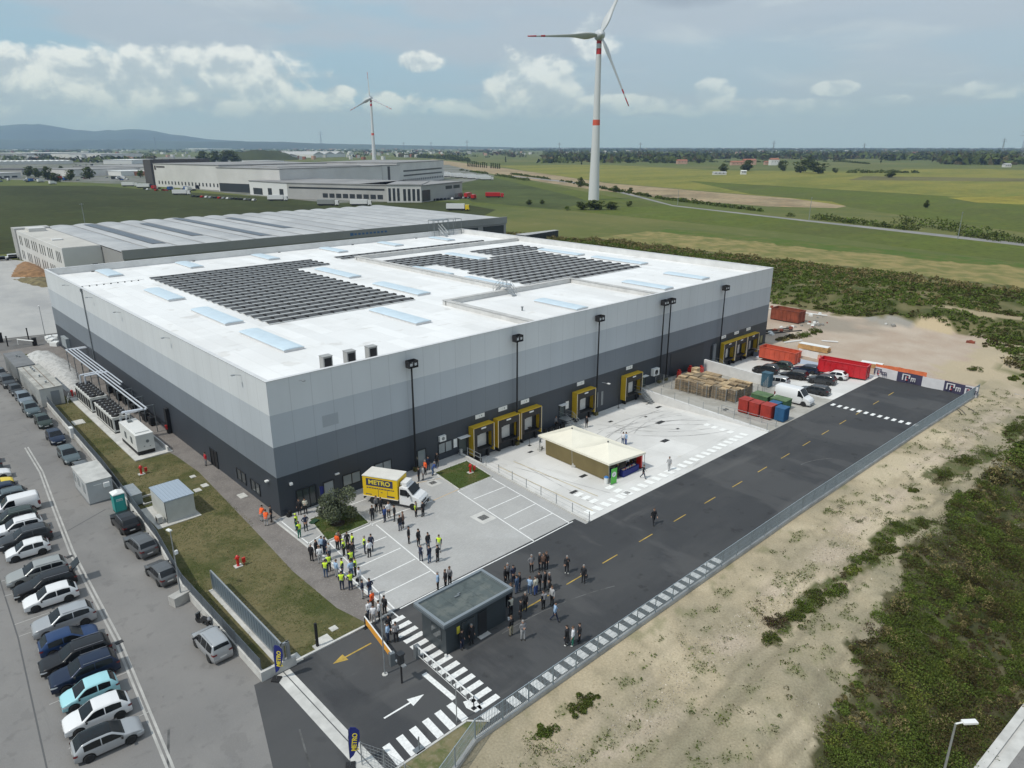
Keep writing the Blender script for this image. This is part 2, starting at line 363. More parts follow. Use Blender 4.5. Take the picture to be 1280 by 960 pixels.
def side_c(x, y):
    n = fbm(x, y, .12); n2 = fbm(x + 90, y + 20, .5); jx, jy = x + n2 * 1.2, y + n * 1.6
    c = lerp(C_SAND, (.33, .285, .20), sstep(-.2, .4, n)); c = lerp(c, (.27, .235, .16), .55 * sstep(.05, .45, fbm(x + 3, y, .9, 5))); c = lerp(c, (.50, .425, .30), sstep(.1, .5, -n) * .8)
    if y < -45.5 + 2 * n: c = lerp(c, (.245, .22, .15), .5 + .5 * n2)
    w = math.exp(-((y + 42.6 + 1.2 * n) / 1.6) ** 2); c = lerp(c, (.50, .41, .33), .5 * w * sstep(-.2, .3, fbm(x, y, .35, 5)))
    for r_ in (-40.6, -42.3, -46.2, -47.6, -51.0, -52.3):
        if abs(y - r_ - 1.2 * math.sin(x * .06) - .5 * n) < .28: c = lerp(c, (.22, .19, .13), .55 if r_ < -45 else .25)
    g = .6 * sstep(.30, .55, fbm(x + 31, y * 1.5 - 17, .55, 5) + .08 * (y < -46)); c = lerp(c, (.13, .145, .06), .7 * g)
    if pip(jx, jy, SCRUB_R) or y < -75: c = lerp(C_SCRUB, (.11, .10, .055), .5 + n2)
    elif pip(jx, jy, STRIP) or pip(jx, jy, STRIP2) or pip(jx, jy, STRIP3): c = lerp((.09, .105, .04), (.16, .14, .08), .4 + n2)
    return c
terrain('sandy_ground', X0 - 1, 103.0, Y0 + 22, -36.6, .42, side_h, side_c)
terrain('sandy_ground', X0 - 1, 103.0, Y0 - 1, Y0 + 22, 1.5, side_h, side_c)
BANK = pxpoly([(600, 282), (700, 290), (780, 303), (860, 318), (960, 335), (1080, 346), (1180, 360), (1300, 376), (1420, 392), (1420, 470), (1290, 470), (1255, 452), (1235, 425), (1180, 415), (1110, 399), (1050, 386), (966, 371), (900, 360), (640, 330)])
def bank_d(x, y):
    edge0 = 139 + 3 * fbm(0, y, .05) - 10 * sstep(-12, -36, y) * 0; edge1 = 196 + 5 * fbm(3, y, .03)
    return sstep(edge0, edge0 + 14, x) * (1 - .35 * sstep(edge1 - 14, edge1, x))
def back_h(x, y):
    h = 2.4 * bank_d(x, y) + .5 * fbm(x, y, .06) * sstep(138, 150, x) + .1 * fbm(x, y, .3) * sstep(100, 106, x)
    d = math.hypot(x - 144, (y + 19)); h += 3.5 * max(0, 1 - d / 7.0)
    h += 1.9 * math.exp(-(((x - 139) / 3.5) ** 2 + ((y + 11) / 5) ** 2))
    h += 1.8 * math.exp(-(((x - 121) / 8) ** 2 + ((y + 38) / 6) ** 2)) * sstep(106, 114, x)
    e = sstep(250, 262, x)
    return h * (1 - e) - .03 - .02 * e
def back_c(x, y):
    n = fbm(x, y, .05); n2 = fbm(x + 9, y + 4, .25); jx = x + n2 * 3 + n * 3
    if jx < 139 and y < 40:
        c = lerp((.40, .315, .245), (.46, .385, .31), .5 + n2)
        c = lerp(c, (.30, .26, .21), sstep(.2, .5, n))
        if math.hypot((x - 139) / 4.5, (y + 11) / 6.5) < 1: c = (.29, .27, .235)
        if math.hypot(x - 144, y + 19) < 7.5: c = (.46, .37, .24)
        if y < -30 + 4 * n2: c = lerp(c, (.42, .35, .24), .9)
        if y < -36 and n2 > .1: c = lerp(c, (.12, .13, .055), .7)
        return c
    if jx < 199:
        c = lerp((.07, .08, .028), (.17, .15, .075), .5 + n2 * 1.2)
        if math.hypot((x - 152) / 3.2, (y + 24) / 9) < 1 + .3 * n2 or math.hypot((x - 168) / 5, (y - 62) / 7) < 1 + .3 * n2: c = (.33, .27, .17)
        return c
    if math.hypot(x - 144, y + 19) < 5.6: return (.44, .36, .24)
    if jx < 236: return lerp((.27, .22, .095), (.15, .155, .055), .5 + n2 * 1.2)
    return lerp((.075, .12, .025), (.12, .13, .04), .5 + n2)
terrain('yard_and_bank', 103.0, X1 + 1, -37.5, Y1 + 1, 1.5, back_h, back_c)
def bk_h(x, y):
    f = max(sstep(103, 125, x), sstep(-45, -37.5, y)); return side_h(x, y) * (1 - f) + back_h(x, y) * f
def bk_c(x, y):
    if x > 139 and y > -60: return back_c(x, y)
    n2 = fbm(x, y, .2); f = sstep(103, 112, x)
    c = lerp((.42, .35, .245), (.13, .135, .06), .35 + n2 * 1.5) if y > -50 + 3 * n2 else lerp(C_SCRUB, (.12, .11, .055), .5 + n2)
    return c if f >= 1 else lerp(side_c(x, y), c, f)
terrain('bank_ground', 103.0, X1 + 1, Y0 - 1, -37.5, 1.5, bk_h, bk_c)
sheet('grass_strip', [(14, 94), (103.2, 94), (103.2, 127.2), (14, 127.2)], -.02, F_G)
sheet('grass_strip', [(102.4, -.2), (103.2, -.2), (103.2, 94.2), (102.4, 94.2)], -.02, F_G)

# ---- made ground round the hall
m_old = ground_mat('old_asphalt', [(.225, .216, .206), ((.18, .175, .17), .07, .38, .62, .75), ((.27, .26, .245), .16, .5, .72, .5, (1, .4, 1)), ((.14, .135, .13), .9, .55, .70, .5), ((.15, .145, .14), .30, .60, .63, .35), ((.11, .105, .10), 2.6, .70, .74, .7), ((.33, .32, .31), 14, .5, .7, .3), ((.16, .155, .15), .5, .62, .72, .6, (2.2, .12, 1))], bump=.006, bscale=30)
m_new = ground_mat('new_asphalt', [(.055, .057, .060), ((.074, .075, .076), .10, .42, .62, .8, (.5, 1.4, 1)), ((.045, .046, .05), .25, .5, .7, .6), ((.12, .118, .115), .18, .58, .74, .65, (.25, 1.6, 1)), ((.035, .035, .037), .5, .6, .68, .6), ((.10, .10, .10), .07, .5, .56, .45, (1.6, .5, 1)), ((.11, .11, .11), 18, .5, .7, .3), ((.15, .145, .14), .8, .70, .82, .5, (.2, 1.3, 1))], rough=.85, bump=.006, bscale=30)
m_pave = ground_mat('pale_block_paving', [(.45, .445, .43), ((.38, .375, .365), .12, .4, .62, .7), ((.49, .49, .485), .3, .5, .7, .5), ((.30, .30, .30), 1.2, .62, .78, .35), ((.52, .52, .51), 9, .5, .7, .25)], bump=.003, bscale=20, blocks=(.22, .11, .86, .012))
m_court = ground_mat('court_concrete', [(.70, .69, .665), ((.61, .60, .575), .11, .4, .6, .8), ((.54, .53, .50), .35, .55, .75, .55, (1.5, .25, 1)), ((.76, .75, .73), .22, .5, .72, .4), ((.36, .35, .33), .45, .64, .76, .7, (.3, 1.6, 1)), ((.55, .5, .42), .7, .62, .75, .5)], bump=.003, bscale=12, blocks=(4.9, 4.9, .86, .035))
m_sett = ground_mat('brown_gravel_path', [(.215, .195, .18), ((.16, .145, .135), .5, .4, .62, .7), ((.30, .28, .26), 6, .5, .68, .6), ((.12, .11, .10), 11, .55, .7, .6)], bump=.02, bscale=14)
m_lawn = ground_mat('lawn', [(.072, .080, .028), ((.160, .138, .070), .13, .36, .56, .95), ((.05, .065, .02), .35, .52, .68, .7), ((.20, .175, .085), .8, .55, .72, .6), ((.04, .055, .018), 4, .5, .66, .6), ((.24, .21, .12), 9, .56, .7, .45)], bump=.05, bscale=9)
m_plot = ground_mat('mown_grass_plot', [(.065, .095, .028), ((.13, .115, .05), .45, .48, .64, .8), ((.04, .06, .018), 3, .5, .66, .6), ((.19, .16, .09), 7, .58, .72, .4)], bump=.04, bscale=10)
m_conc = mat('grey_concrete', (.42, .41, .385), rough=.9, var=.14, scale=.8, bump=.004, bscale=8)
m_conc2 = mat('pale_concrete', (.55, .54, .51), rough=.9, var=.12, scale=.7, bump=.003, bscale=8)
m_concd = mat('weathered_concrete', (.33, .32, .295), rough=.95, var=.22, scale=1.1, bump=.006, bscale=8)
m_yard = ground_mat('pale_concrete_yard', [(.40, .395, .38), ((.30, .30, .30), .05, .42, .62, .8, (1, .4, 1)), ((.5, .49, .47), .15, .5, .7, .4)], bump=0)
m_white = mat('white_road_paint', (.78, .78, .76), rough=.7, var=.10, scale=5)
m_yel = mat('yellow_road_paint', (.46, .31, .06), rough=.7, var=.22, scale=1.2)
m_orange_p = mat('faded_orange_paint', (.62, .44, .24), rough=.8, var=.1, scale=4)
m_sub = mat('subsoil', (.20, .18, .16), .95, var=.2, scale=.5)
sheet('car_park', [(-46, -112), (-46, 127), (-46, 127), (-7.6, 127), (-7.8, 100), (-9.9, 55), (-10.4, 25), (-11.4, 3), (-12.35, -6.6), (-12.2, -21.9), (-12.9, -21.9), (-15.3, -30), (-16.6, -37.5), (-18, -112)], .0, m_old)
sheet('entrance_road', [(-12.9, -21.9), (-10.22, -21.9), (-10.22, -37.5), (-16.6, -37.5), (-15.3, -30)], .004, m_new)
for q_ in ([(-46, -36), (22.5, -36), (22.5, 126), (-46, 126)], [(22.5, .05), (103, .05), (103, 126), (22.5, 126)], [(62, -36.5), (79, -36.5), (79, .05), (62, .05)]): sheet('subsoil', q_, -.035, m_sub)
sheet('entrance_road', [(-16.6, -37.5), (-10.5, -37.5), (-10.5, -60), (-17, -60)], .003, m_new)
FENCE = [(-10.2, -36.75), (20, -36.85), (41, -37.05), (72, -37.6), (97.8, -38.4)]
sheet('road', FENCE + [(97.2, -24.2), (22.6, -22.95), (22.6, -21.5), (-10.2, -21.5)], .004, m_new)
b = MB(); strip(b, (-10.85, -22.1), (-10.75, -37.5), 1.25, .010); struct('gate_sill', b, m_conc2)
b = MB(); strip(b, (-10.72, -22.1), (-10.62, -37.5), .07, .018); struct('gate_rail', b, mat('rail_steel', (.12, .12, .12), .5, .6))
LAWN_E = [(-9.5, 97), (-9.7, 60), (-6.9, 59.9), (-2.4, 23.9), (-2.1, 17.2), (-2.5, 10.6), (-3.4, -3.3), (-3.9, -10.2), (-3.8, -17.9), (-3.0, -21.7)]
sheet('grass_patch', [(-8.2, 84), (-5.0, 84), (-4.4, 91), (-7.6, 92)], .02, m_lawn)
sheet('lawn', [(-9.7, 60), (-9.9, 55), (-10.4, 25), (-11.4, 3), (-12.2, -6.6), (-12.2, -21.7)] + LAWN_E[::-1], .008, m_lawn)
sheet('gravel_path', LAWN_E[::-1] + [(.2, 97), (.2, -0.1), (-.75, -.1), (-.75, -21.7)][::1], .011, m_sett)
sheet('yard', [(-9.4, 97.02), (.2, 97.02), (.2, 94.02), (14, 94.02), (14, 104), (-9.4, 108)], .006, ground_mat('dark_access_road', [(.13, .125, .12), ((.17, .165, .16), .3, .4, .6, .7)], bump=0))
sheet('concrete_yard', pxpoly([(-200, 432), (0, 420), (70, 408), (58, 330), (0, 322), (-200, 340)]), -.045, m_yard)
sheet('concrete_yard', [(-46, 127), (-46, 116), (-7, 108), (14, 103), (14, 127)], .012, m_yard)
b = MB(); strip(b, (-46, 116.2), (.1, 104.6), .35, .05); struct('kerb', b, m_concd)
sheet('forecourt', [(-.95, -21.5), (-.95, -.4), (-.2, -.02), (24.25, -.02), (22.95, -23.0), (22.3, -23.0), (22.3, -21.5)], .014, m_pave)
def court(name, x0, x1, y0, y1, m):
    b = MB(); n = 12
    for j in range(n):
        ya = y0 + (y1 - y0) * j / n; yb = y0 + (y1 - y0) * (j + 1) / n; zz = lambda y: -1.5 * min(1, max(0, (y + 23.2) / 20.5)) - .002
        b.poly([(x0, ya, zz(ya)), (x1, ya, zz(ya)), (x1, yb, zz(yb)), (x0, yb, zz(yb))])
    struct(name, b, m)
court('loading_court', 22.2, 62.2, -23.6, .02, m_court)
court('loading_court', 78.9, 97.2, -24.15, .02, m_court)
sheet('pallet_yard', [(62.0, .02), (79.02, .02), (79.02, -23.95), (59.85, -23.6)], .012, m_concd if False else ground_mat('pallet_yard_concrete', [(.40, .385, .35), ((.31, .295, .26), .3, .42, .62, .8), ((.47, .46, .43), .9, .5, .7, .5)], bump=.004))
sheet('court_side', [(97.0, .02), (97.0, -23.8), (102.9, -23.8), (102.9, .02)], .010, ground_mat('yard_gravel', [(.42, .33, .26), ((.34, .27, .21), .3, .4, .6, .8)], bump=.02))
sheet('road_end', [(97.4, -37.4), (102.9, -37.4), (102.9, -23.9), (97.4, -23.9)], -.004, ground_mat('yard_gravel', [(.4, .3, .2)]))
b = MB(); b.box(-9.7, -21.78, 0, -.8, -21.58, .12); b.box(-9.75, -21.78, 0, -9.6, -21.5, .12); struct('kerb', b, m_conc2)
b = MB()
b.box(-.95, -21.7, 0, -.75, -.1, .05); struct('kerb', b, m_conc2)

# ---- painted markings
b = MB()
def pl(p, q, w=.13): strip(b, (at(*p).x, at(*p).y), (at(*q).x, at(*q).y), w, .022)
pl((385, 680), (412, 662)); pl((352, 652), (500, 773)); pl((410, 677), (493, 761)); pl((412, 678), (500, 640)); pl((500, 640), (541, 626)); pl((470, 656), (545, 718)); pl((500, 761), (560, 730))
pl((438, 632), (466, 657)); pl((436, 632), (458, 624))
for p, q in (((446, 686), (483, 671)), ((450, 708), (501, 685)), ((463, 726), (519, 699)), ((481, 742), (538, 714))): pl(p, q)
pl((572, 614), (668, 677)); pl((615, 598), (712, 654)); pl((668, 677), (716, 652)); pl((560, 731), (668, 677))
for p, q in (((592, 624), (633, 608)), ((610, 637), (651, 619)), ((630, 649), (669, 630)), ((649, 662), (690, 642))): pl(p, q)
pl((572, 614), (613, 597)); pl((540, 590), (575, 612))
struct('parking_lines', b, m_white)
b = MB(); pl((541, 626), (573, 612), .1); pl((527, 616), (537, 626), .1); pl((520, 604), (551, 598), .1)
struct('orange_bay_lines', b, m_orange_p)
b = MB()
for x in [12.9, 17.9, 23.5, 29.4, 35.2, 41.0, 46.8, 52.6, 58.4, 64.0, 69.6, 75.2, 81.5, 87.5]: strip(b, (x, -28.95), (x + 2.2, -28.95), .115, .010)
strip(b, (7.2, -28.95), (10.6, -28.95), .14, .010)
struct('centre_line', b, m_yel)
b = MB()
def arrow(b, tip, tail, hw, hl, sw, z):
    tip = Vector(tip); tail = Vector(tail); d = (tip - tail).normalized(); n = Vector((-d.y, d.x)); h = tip - d * hl
    pts = [tip, h + n * hw, h + n * sw, tail + n * sw, tail - n * sw, h - n * sw, h - n * hw]; b.poly([(p.x, p.y, z) for p in pts])
A2 = lambda x, y: (at(x, y).x, at(x, y).y)
arrow(b, A2(416, 830), A2(464, 804), .42, 1.1, .07, .012); struct('orange_arrow', b, m_yel)
b = MB(); arrow(b, A2(530, 868), A2(480, 898), .42, 1.2, .07, .012)
for i in range(14): # pedestrian crossing across the road
    y = -22.5 - i * .93
    b.poly([(-2.1 - i * .03, y, .014), (-.3 - i * .03, y, .014), (-.3 - i * .03, y - .5, .014), (-2.1 - i * .03, y - .5, .014)])
for i in range(6):
    x = -9.3 + i * 1.06; b.poly([(x, -33.1, .014), (x + .55, -33.1, .014), (x + .42, -35.0, .014), (x - .13, -35.0, .014)])
b.poly([(-2.9, -33.6, .014), (-2.1, -33.9, .014), (-2.3, -35.0, .014), (-2.9, -35.0, .014), (-3.1, -34.2, .014)])
b.poly([(-2.9, -35.4, .014), (-1.6, -35.4, .014), (-1.6, -36.1, .014), (-2.9, -36.1, .014)])
strip(b, A2(530, 842), A2(568, 874), .42, .014)
x = -.6
while x < 26: b.poly([(x, -35.55, .014), (x + .66, -35.55, .014), (x + .66, -36.5, .014), (x, -36.5, .014)]); x += 1.2
for i in range(13):
    y = -24.6 - i * .97; b.poly([(76.4, y, .014), (77.5, y, .014), (77.5, y - .48, .014), (76.4, y - .48, .014)])
struct('zebra_crossing', b, m_white)
b = MB()
mw2 = mat('worn_white_paint', (.84, .84, .81), rough=.8, var=.06, scale=3)
for i in range(25):
    x = 24.3 + i * 1.33
    b.poly([(px_, py_, zcourt(px_, py_) + .02) for px_, py_ in ((x, -20.9), (x + .75, -20.9), (x + .75, -22.1), (x, -22.1))])
for i in range(7):
    for xx in (25.6 + i * 0, ): pass
for (x, y) in [(26.8, -17.2), (26.7, -18.4), (26.6, -19.6), (30.6, -18.6), (30.5, -19.9), (30.5, -17.6 - 3.4), (56.5, -15.2), (56.2, -16.6), (56.0, -18.0), (55.8, -19.3)]:
    b.poly([(px_, py_, zcourt(px_, py_) + .02) for px_, py_ in ((x, y), (x + 1.1, y), (x + 1.1, y - .7), (x, y - .7))])
struct('court_crossing', b, mw2)
m_iron = mat('cast_iron', (.05, .05, .05), .6, .3)
b = MB(); ms_ = mat('tyre_mark', (.57, .56, .54), .9, var=.3, scale=.5)
def arc(cx, cy, r, a0, a1, w, zo=.016, n=26):
    pr = None
    for k in range(n + 1):
        a = a0 + (a1 - a0) * k / n; p = (cx + r * math.cos(a), cy + r * math.sin(a))
        if pr: strip(b, pr, p, w, zo, 0, zcourt)
        pr = p
for cx, cy, r, a0, a1 in ((50, -24, 17, 1.0, 2.2), (48.5, -24.5, 15.5, .9, 2.0), (62, -4, 14, 3.3, 4.4), (40, -26, 20, .5, 1.3), (56, -28, 20, 1.4, 2.0)): arc(cx, cy, r, a0, a1, .16); arc(cx, cy, r + 1.9, a0 + .05, a1, .13)
for x0, y0, x1, y1 in ((47, -2.5, 53, -14), (28, -3, 30, -20), (37.5, -3, 38.5, -19), (30, -4, 26.5, -21)): strip(b, (x0, y0), (x1, y1), .10, .014, 0, zcourt)
struct('tyre_marks', b, ms_)
b = MB()
for cx, cy, r, a0, a1 in ((84, -33.5, 6.5, -1.4, 1.5), (84, -33.5, 7.0, -1.3, 1.3), (84, -33.5, 8.6, -1.2, 1.2)): arc(cx, cy, r, a0, a1, .12, .008)
struct('tyre_marks', b, mat('dark_skid', (.025, .025, .026), .8))
b = MB()
for cx, cy, r, a0, a1 in ((52, -40, 8.5, .9, 1.5), (5, -60, 30, 1.2, 1.6)): arc(cx, cy, r, a0, a1, .10, .008)
strip(b, (-14, -33), (-12.5, -28), .12, .009); strip(b, (-20.5, -26.5), (-18.9, -22), .15, .006);
struct('scuff_marks', b, mat('pale_scuff', (.115, .115, .113), .9, var=.3, scale=1))
b = MB(); strip(b, (27.2, -4), (25.2, -21.5), .10, .018, 0, zcourt); strip(b, (29.6, -4.4), (28.4, -19.5), .10, .018, 0, zcourt); struct('court_line', b, mat('worn_yellow', (.55, .45, .25), .8, var=.25, scale=1))
def grate(px, py, w=.8, d=.5, frame=True, lab='cast iron drain grate set in the pavement'):
    p = atc(px, py); s = 1.5 * (1 / 20.5) if p.z < -.02 and p.z > -1.49 else 0
    b = MB(); n = 5
    zf = lambda y: -s * y
    if frame: b.add([(-w * .95, -d * 1.2, .022 + s * d * 1.2 * 1), (w * .95, -d * 1.2, .022 + s * d * 1.2), (w * .95, d * 1.2, .022 - s * d * 1.2), (-w * .95, d * 1.2, .022 - s * d * 1.2)], [(0, 1, 2, 3)], 1)
    for k in range(n):
        y0 = -d / 2 + d * k / n; y1 = y0 + d / n * .75
        b.add([(-w / 2, y0, .028 + zf(y0)), (w / 2, y0, .028 + zf(y0)), (w / 2, y1, .028 + zf(y1)), (-w / 2, y1, .028 + zf(y1))], [(0, 1, 2, 3)], 0)
    o = b.build('drain_grate', [m_iron, m_conc2], loc=p)
    return o
GR = 'drain grates in the paving'
for (px, py, w, d, fr, lab) in [(604, 647, 1.0, .9, True, 'drain grate in a pale square frame in the forecourt, right of the parking bays'), (541, 603.5, .8, .7, True, 'drain grate in a pale frame by the front of the yellow truck'),
        (717, 615, 1.1, .5, False, 'drain grate between the barrier posts and the low end of the marquee'), (729, 595, 1.1, .6, False, 'drain grate beside the long side of the marquee'), (663, 565, .8, .5, False, 'drain grate in front of the three yellow docks'),
        (763, 527, .8, .5, False, 'small drain grate in front of the single dock, uphill of the marquee'), (825, 528, 1.6, .8, False, 'wide drain grate in the middle of the loading court'), (831, 551, 1.3, .8, False, 'square drain grate near the lower crossing marks of the court'),
        (823, 509, 1.2, .6, False, 'drain grate below the steel stairs of the court'), (809, 505, .7, .4, False, 'left of two small drain grates by the court stairs'), (807, 521, .5, .4, False, 'tiny drain cover left of the wide court grate'), (847, 536, .5, .4, False, 'tiny drain cover right of the wide court grate'), (907, 512, 1.0, .6, False, 'drain grate on the ramp beside the pallet fence')]:
    tag(grate(px, py, w, d, fr), lab, 'drain', GR)
m_cover = mat('concrete_cover', (.55, .54, .5), .9, var=.1, scale=2)
for (px, py, w, d, lab) in [(303, 620, 1.2, .7, 'pale concrete cover on the gravel path by the side window'), (241, 596, .7, .5, 'small pale cover at the lawn edge, nearest the side door'), (247, 613, .9, .6, 'pale stepping slab beside the lawn, left of a pair'), (256, 607, .9, .6, 'pale stepping slab beside the lawn, right of a pair'), (417, 786, .6, .5, 'pale round slab on the lawn near the entrance kerb'), (406, 801, 1.2, .9, 'square concrete slab at the foot of the black post'), (368, 824, 1.1, .8, 'concrete slab on the lawn corner beside the gate'), (98, 528, 2.0, 1.2, 'rectangular concrete slab in the lawn beside the chillers'), (393, 626, .7, .5, 'pale slab at the hall corner')]:
    b = MB(); b.cbox((0, 0, .03), (d * 1.2, w, .07)); b.cbox((0, 0, .07), (d * .8, w * .7, .012))
    tag(b.build('concrete_cover', m_cover, loc=at(px, py)), lab, 'cover', 'concrete covers round the hall')

b = MB(); P = [(-15.6, 40), (-15.9, 30.1), (-17.0, 18), (-17.9, 7.4), (-18.6, -9.7), (-19.9, -24.9), (-20.9, -34)]
for i in range(len(P) - 1):
    for dx in (-.16, .16): strip(b, (P[i][0] + dx, P[i][1]), (P[i + 1][0] + dx, P[i + 1][1]), .17, .008)
strip(b, (-24.0, 3.4), (-20.1, 3.0), .08, .008)
for yy in (-19.3, -14, -3.9, -1.9, 6.2): strip(b, (-24.2, yy + .1), (-19.2 , yy - .1), .07, .007)
struct('drain_kerb', b, m_conc)
b = MB(); P2 = [(-23.0, 40), (-23.6, 12), (-24.3, -4), (-25.6, -20), (-27, -34)]
for i in range(len(P2) - 1): strip(b, P2[i], P2[i + 1], .10, .007)
strip(b, (-13.0, 14.6), (-18.3, 11.6), .12, .006)
struct('asphalt_joint', b, mat('joint_dark', (.10, .10, .10), .9))
for px, py, lab in ((46, 629, 'iron gully grate in the kerb strip beside the white van'), (87, 696, 'iron gully grate in the kerb strip beside the white city car'), (149, 803, 'iron gully grate in the kerb strip beside the blue hatchback')):
    b = MB(); b.cbox((0, 0, .02), (.55, .4, .03), .1)
    for k in range(4): b.cbox((-.2 + k * .13, 0, .04), (.06, .36, .015), .1)
    tag(b.build('gully_grate', m_iron, loc=at(px, py)), lab, 'drain', 'gully grates of the car park')
# == THE HALL
LX, LY, H = 102.5, 94.0, 15.0
def wallm(name, col, var=.03):
    m = mat(name, col, rough=.55, var=var, scale=.25, stretch=(1, 1, .25)); t = m.node_tree; b_ = t.nodes['Principled BSDF']
    if 'seam' in [n.name for n in t.nodes]: return m
    g = t.nodes.new('ShaderNodeNewGeometry'); s = t.nodes.new('ShaderNodeSeparateXYZ'); t.links.new(g.outputs['Position'], s.inputs[0])
    a = t.nodes.new('ShaderNodeMath'); a.operation = 'ADD'; t.links.new(s.outputs[0], a.inputs[0]); t.links.new(s.outputs[1], a.inputs[1])
    f = t.nodes.new('ShaderNodeMath'); f.operation = 'PINGPONG'; f.inputs[1].default_value = 1.2; t.links.new(a.outputs[0], f.inputs[0])
    r = t.nodes.new('ShaderNodeMapRange'); r.name = 'seam'; r.inputs[1].default_value = 0; r.inputs[2].default_value = .055; r.inputs[3].default_value = .78; r.inputs[4].default_value = 1; t.links.new(f.outputs[0], r.inputs[0])
    src = b_.inputs['Base Color'].links[0].from_socket
    v = t.nodes.new('ShaderNodeVectorMath'); v.operation = 'SCALE'; t.links.new(src, v.inputs[0]); t.links.new(r.outputs[0], v.inputs['Scale']); t.links.new(v.outputs[0], b_.inputs['Base Color'])
    return m
WM = [wallm('wall_panel_anthracite', (.040, .048, .060)), wallm('wall_panel_mid_grey', (.185, .21, .24)), wallm('wall_panel_silver', (.48, .515, .55)), wallm('wall_panel_pale', (.64, .66, .675))]
m_roof = ground_mat('white_roof_membrane', [(.80, .80, .79), ((.73, .725, .71), .05, .42, .62, .8), ((.83, .83, .82), .2, .5, .7, .5), ((.58, .56, .53), .6, .60, .74, .6, (.3, 1.4, 1)), ((.66, .64, .61), 3, .58, .72, .5), ((.60, .58, .55), .22, .62, .66, .5)], rough=.6, bump=.004, bscale=4, blocks=(2.0, 9.0, .88, .035))
m_cap = mat('white_metal_flashing', (.62, .62, .62), .45, var=.05, scale=1)
m_flash = mat('grey_flashing', (.50, .49, .47), .7, var=.10, scale=.8)
m_dark = mat('dark_frame', (.02, .022, .025), .45)
m_black = mat('matt_black', (.012, .012, .013), .7)
m_glass = mat('window_glass', (.05, .06, .065), .08, spec=.8)
m_glassl = mat('pale_window_glass', (.24, .27, .28), .12, spec=.8)
m_yellow = mat('yellow_panel', (.60, .39, .02), .5, var=.05, scale=1)
m_wht = mat('white_paint', (.75, .75, .73), .5)
m_galv = mat('galvanised_steel', (.38, .40, .41), .42, .55, var=.08, scale=3)
m_steel = mat('grey_steel', (.22, .24, .25), .45, .5)
m_door = mat('white_dock_door', (.58, .58, .56), .5, var=.05, scale=2)
hall = thing('logistics_hall', 'huge white-roofed logistics hall with banded grey walls and dark anthracite base', 'building', (0, 0, 0))
b = MB(); lv = [-2.2, 4.5, 7.9, 11.4, 15.0]
for k in range(4):
    z0, z1 = lv[k], lv[k + 1]
    b.poly([(0, 0, z0), (LX, 0, z0), (LX, 0, z1), (0, 0, z1)], k); b.poly([(0, LY, z0), (0, 0, z0), (0, 0, z1), (0, LY, z1)], k)
    b.poly([(LX, 0, z0), (LX, LY, z0), (LX, LY, z1), (LX, 0, z1)], k); b.poly([(LX, LY, z0), (0, LY, z0), (0, LY, z1), (LX, LY, z1)], k)
b.build('wall', WM, hall)
b = MB(); b.poly([(.3, .3, 13.75), (LX - .3, .3, 13.75), (LX - .3, LY - .3, 13.75), (.3, LY - .3, 13.75)]); roof = b.build('roof', m_roof, hall)
b = MB()
for (x0, y0, x1, y1) in ((.02, .02, LX - .02, .34), (.02, LY - .34, LX - .02, LY - .02), (.02, .34, .34, LY - .34), (LX - .34, .34, LX - .02, LY - .34)): b.box(x0, y0, 13.6, x1, y1, 14.98)
b.box(-.06, -.06, 14.985, LX + .06, .40, 15.04, 1); b.box(-.06, LY - .40, 14.985, LX + .06, LY + .06, 15.04, 1); b.box(-.06, .402, 14.985, .40, LY - .402, 15.04, 1); b.box(LX - .40, .402, 14.985, LX + .06, LY - .402, 15.04, 1)
b.build('parapet', [mat('parapet_membrane', (.66, .655, .64), .6, var=.06, scale=.4), m_cap], roof)
b = MB()
def fw(x0, y0, x1, y1, h=.75): b.box(x0, y0, 13.72, x1, y1, 13.75 + h, 0); b.box(x0 - .12, y0 - .12, 13.752 + h, x1 + .12, y1 + .12, 13.80 + h, 1)
fw(53.6, 21.6, 54.3, 70.2); fw(53.6, 70.45, 101.8, 71.1); fw(38.8, 20.7, 68.0, 21.35); fw(38.8, .5, 39.45, 20.45); fw(67.4, .5, 68.0, 20.45)
b.build('fire_wall', [mat('fire_wall_membrane', (.60, .59, .57), .7, var=.08, scale=.6), m_flash], roof)
m_sky = mat('polycarbonate_blue', (.58, .69, .76), .3, var=.04, scale=.8, spec=.7)
SK = [(8.2, 12.8, 25.4), (8.6, 31, 43.5), (8.6, 53, 64.8), (8.2, 83.7, 92.3), (23.2, 83.4, 92.0), (39.6, 83.0, 91.8), (56.3, 82.6, 91.6), (72.2, 83.0, 91.0), (88.0, 82.4, 90.4), (27.8, 13.2, 25), (40, 29.5, 43), (40.4, 51.5, 64.5), (54.7, 41.5, 53), (55.0, 25.6, 36.8), (50.5, 4, 13), (72.3, 51.8, 63.5), (92.6, 41.5, 54), (92.6, 24, 37.5), (73.5, 4.5, 13.8), (86.5, 5.5, 14)]
for x, y0, y1 in SK:
    b = MB(); b.box(x, y0, 13.7, x + 2.6, y1, 14.05); s = b.build('skylight', m_cap, roof)
    b = MB(); n = 7; vs = []; fs = []
    for j, yy in enumerate((y0 - .06, y1 + .06)):
        for k in range(n): a = PI * k / (n - 1); vs.append((x + 1.3 - 1.38 * math.cos(a), yy, 14.052 + .17 * math.sin(a)))
    fs = [(k, k + 1, n + k + 1, n + k) for k in range(n - 1)] + [tuple(range(n - 1, -1, -1)), tuple(range(n, 2 * n))]
    b.add(vs, fs); b.build('skylight_dome', m_sky, s)
b = MB()
for k in range(26): b.cbox((4 + k * 3.9, 93.0, 13.83), (.5, .25, .16)) if k % 5 == 1 else None
for k in range(9): b.bar((2.0 + k * 1.15, 76.3, 13.75), (2.0 + k * 1.15, 76.3, 13.93), .14, .10, 8)
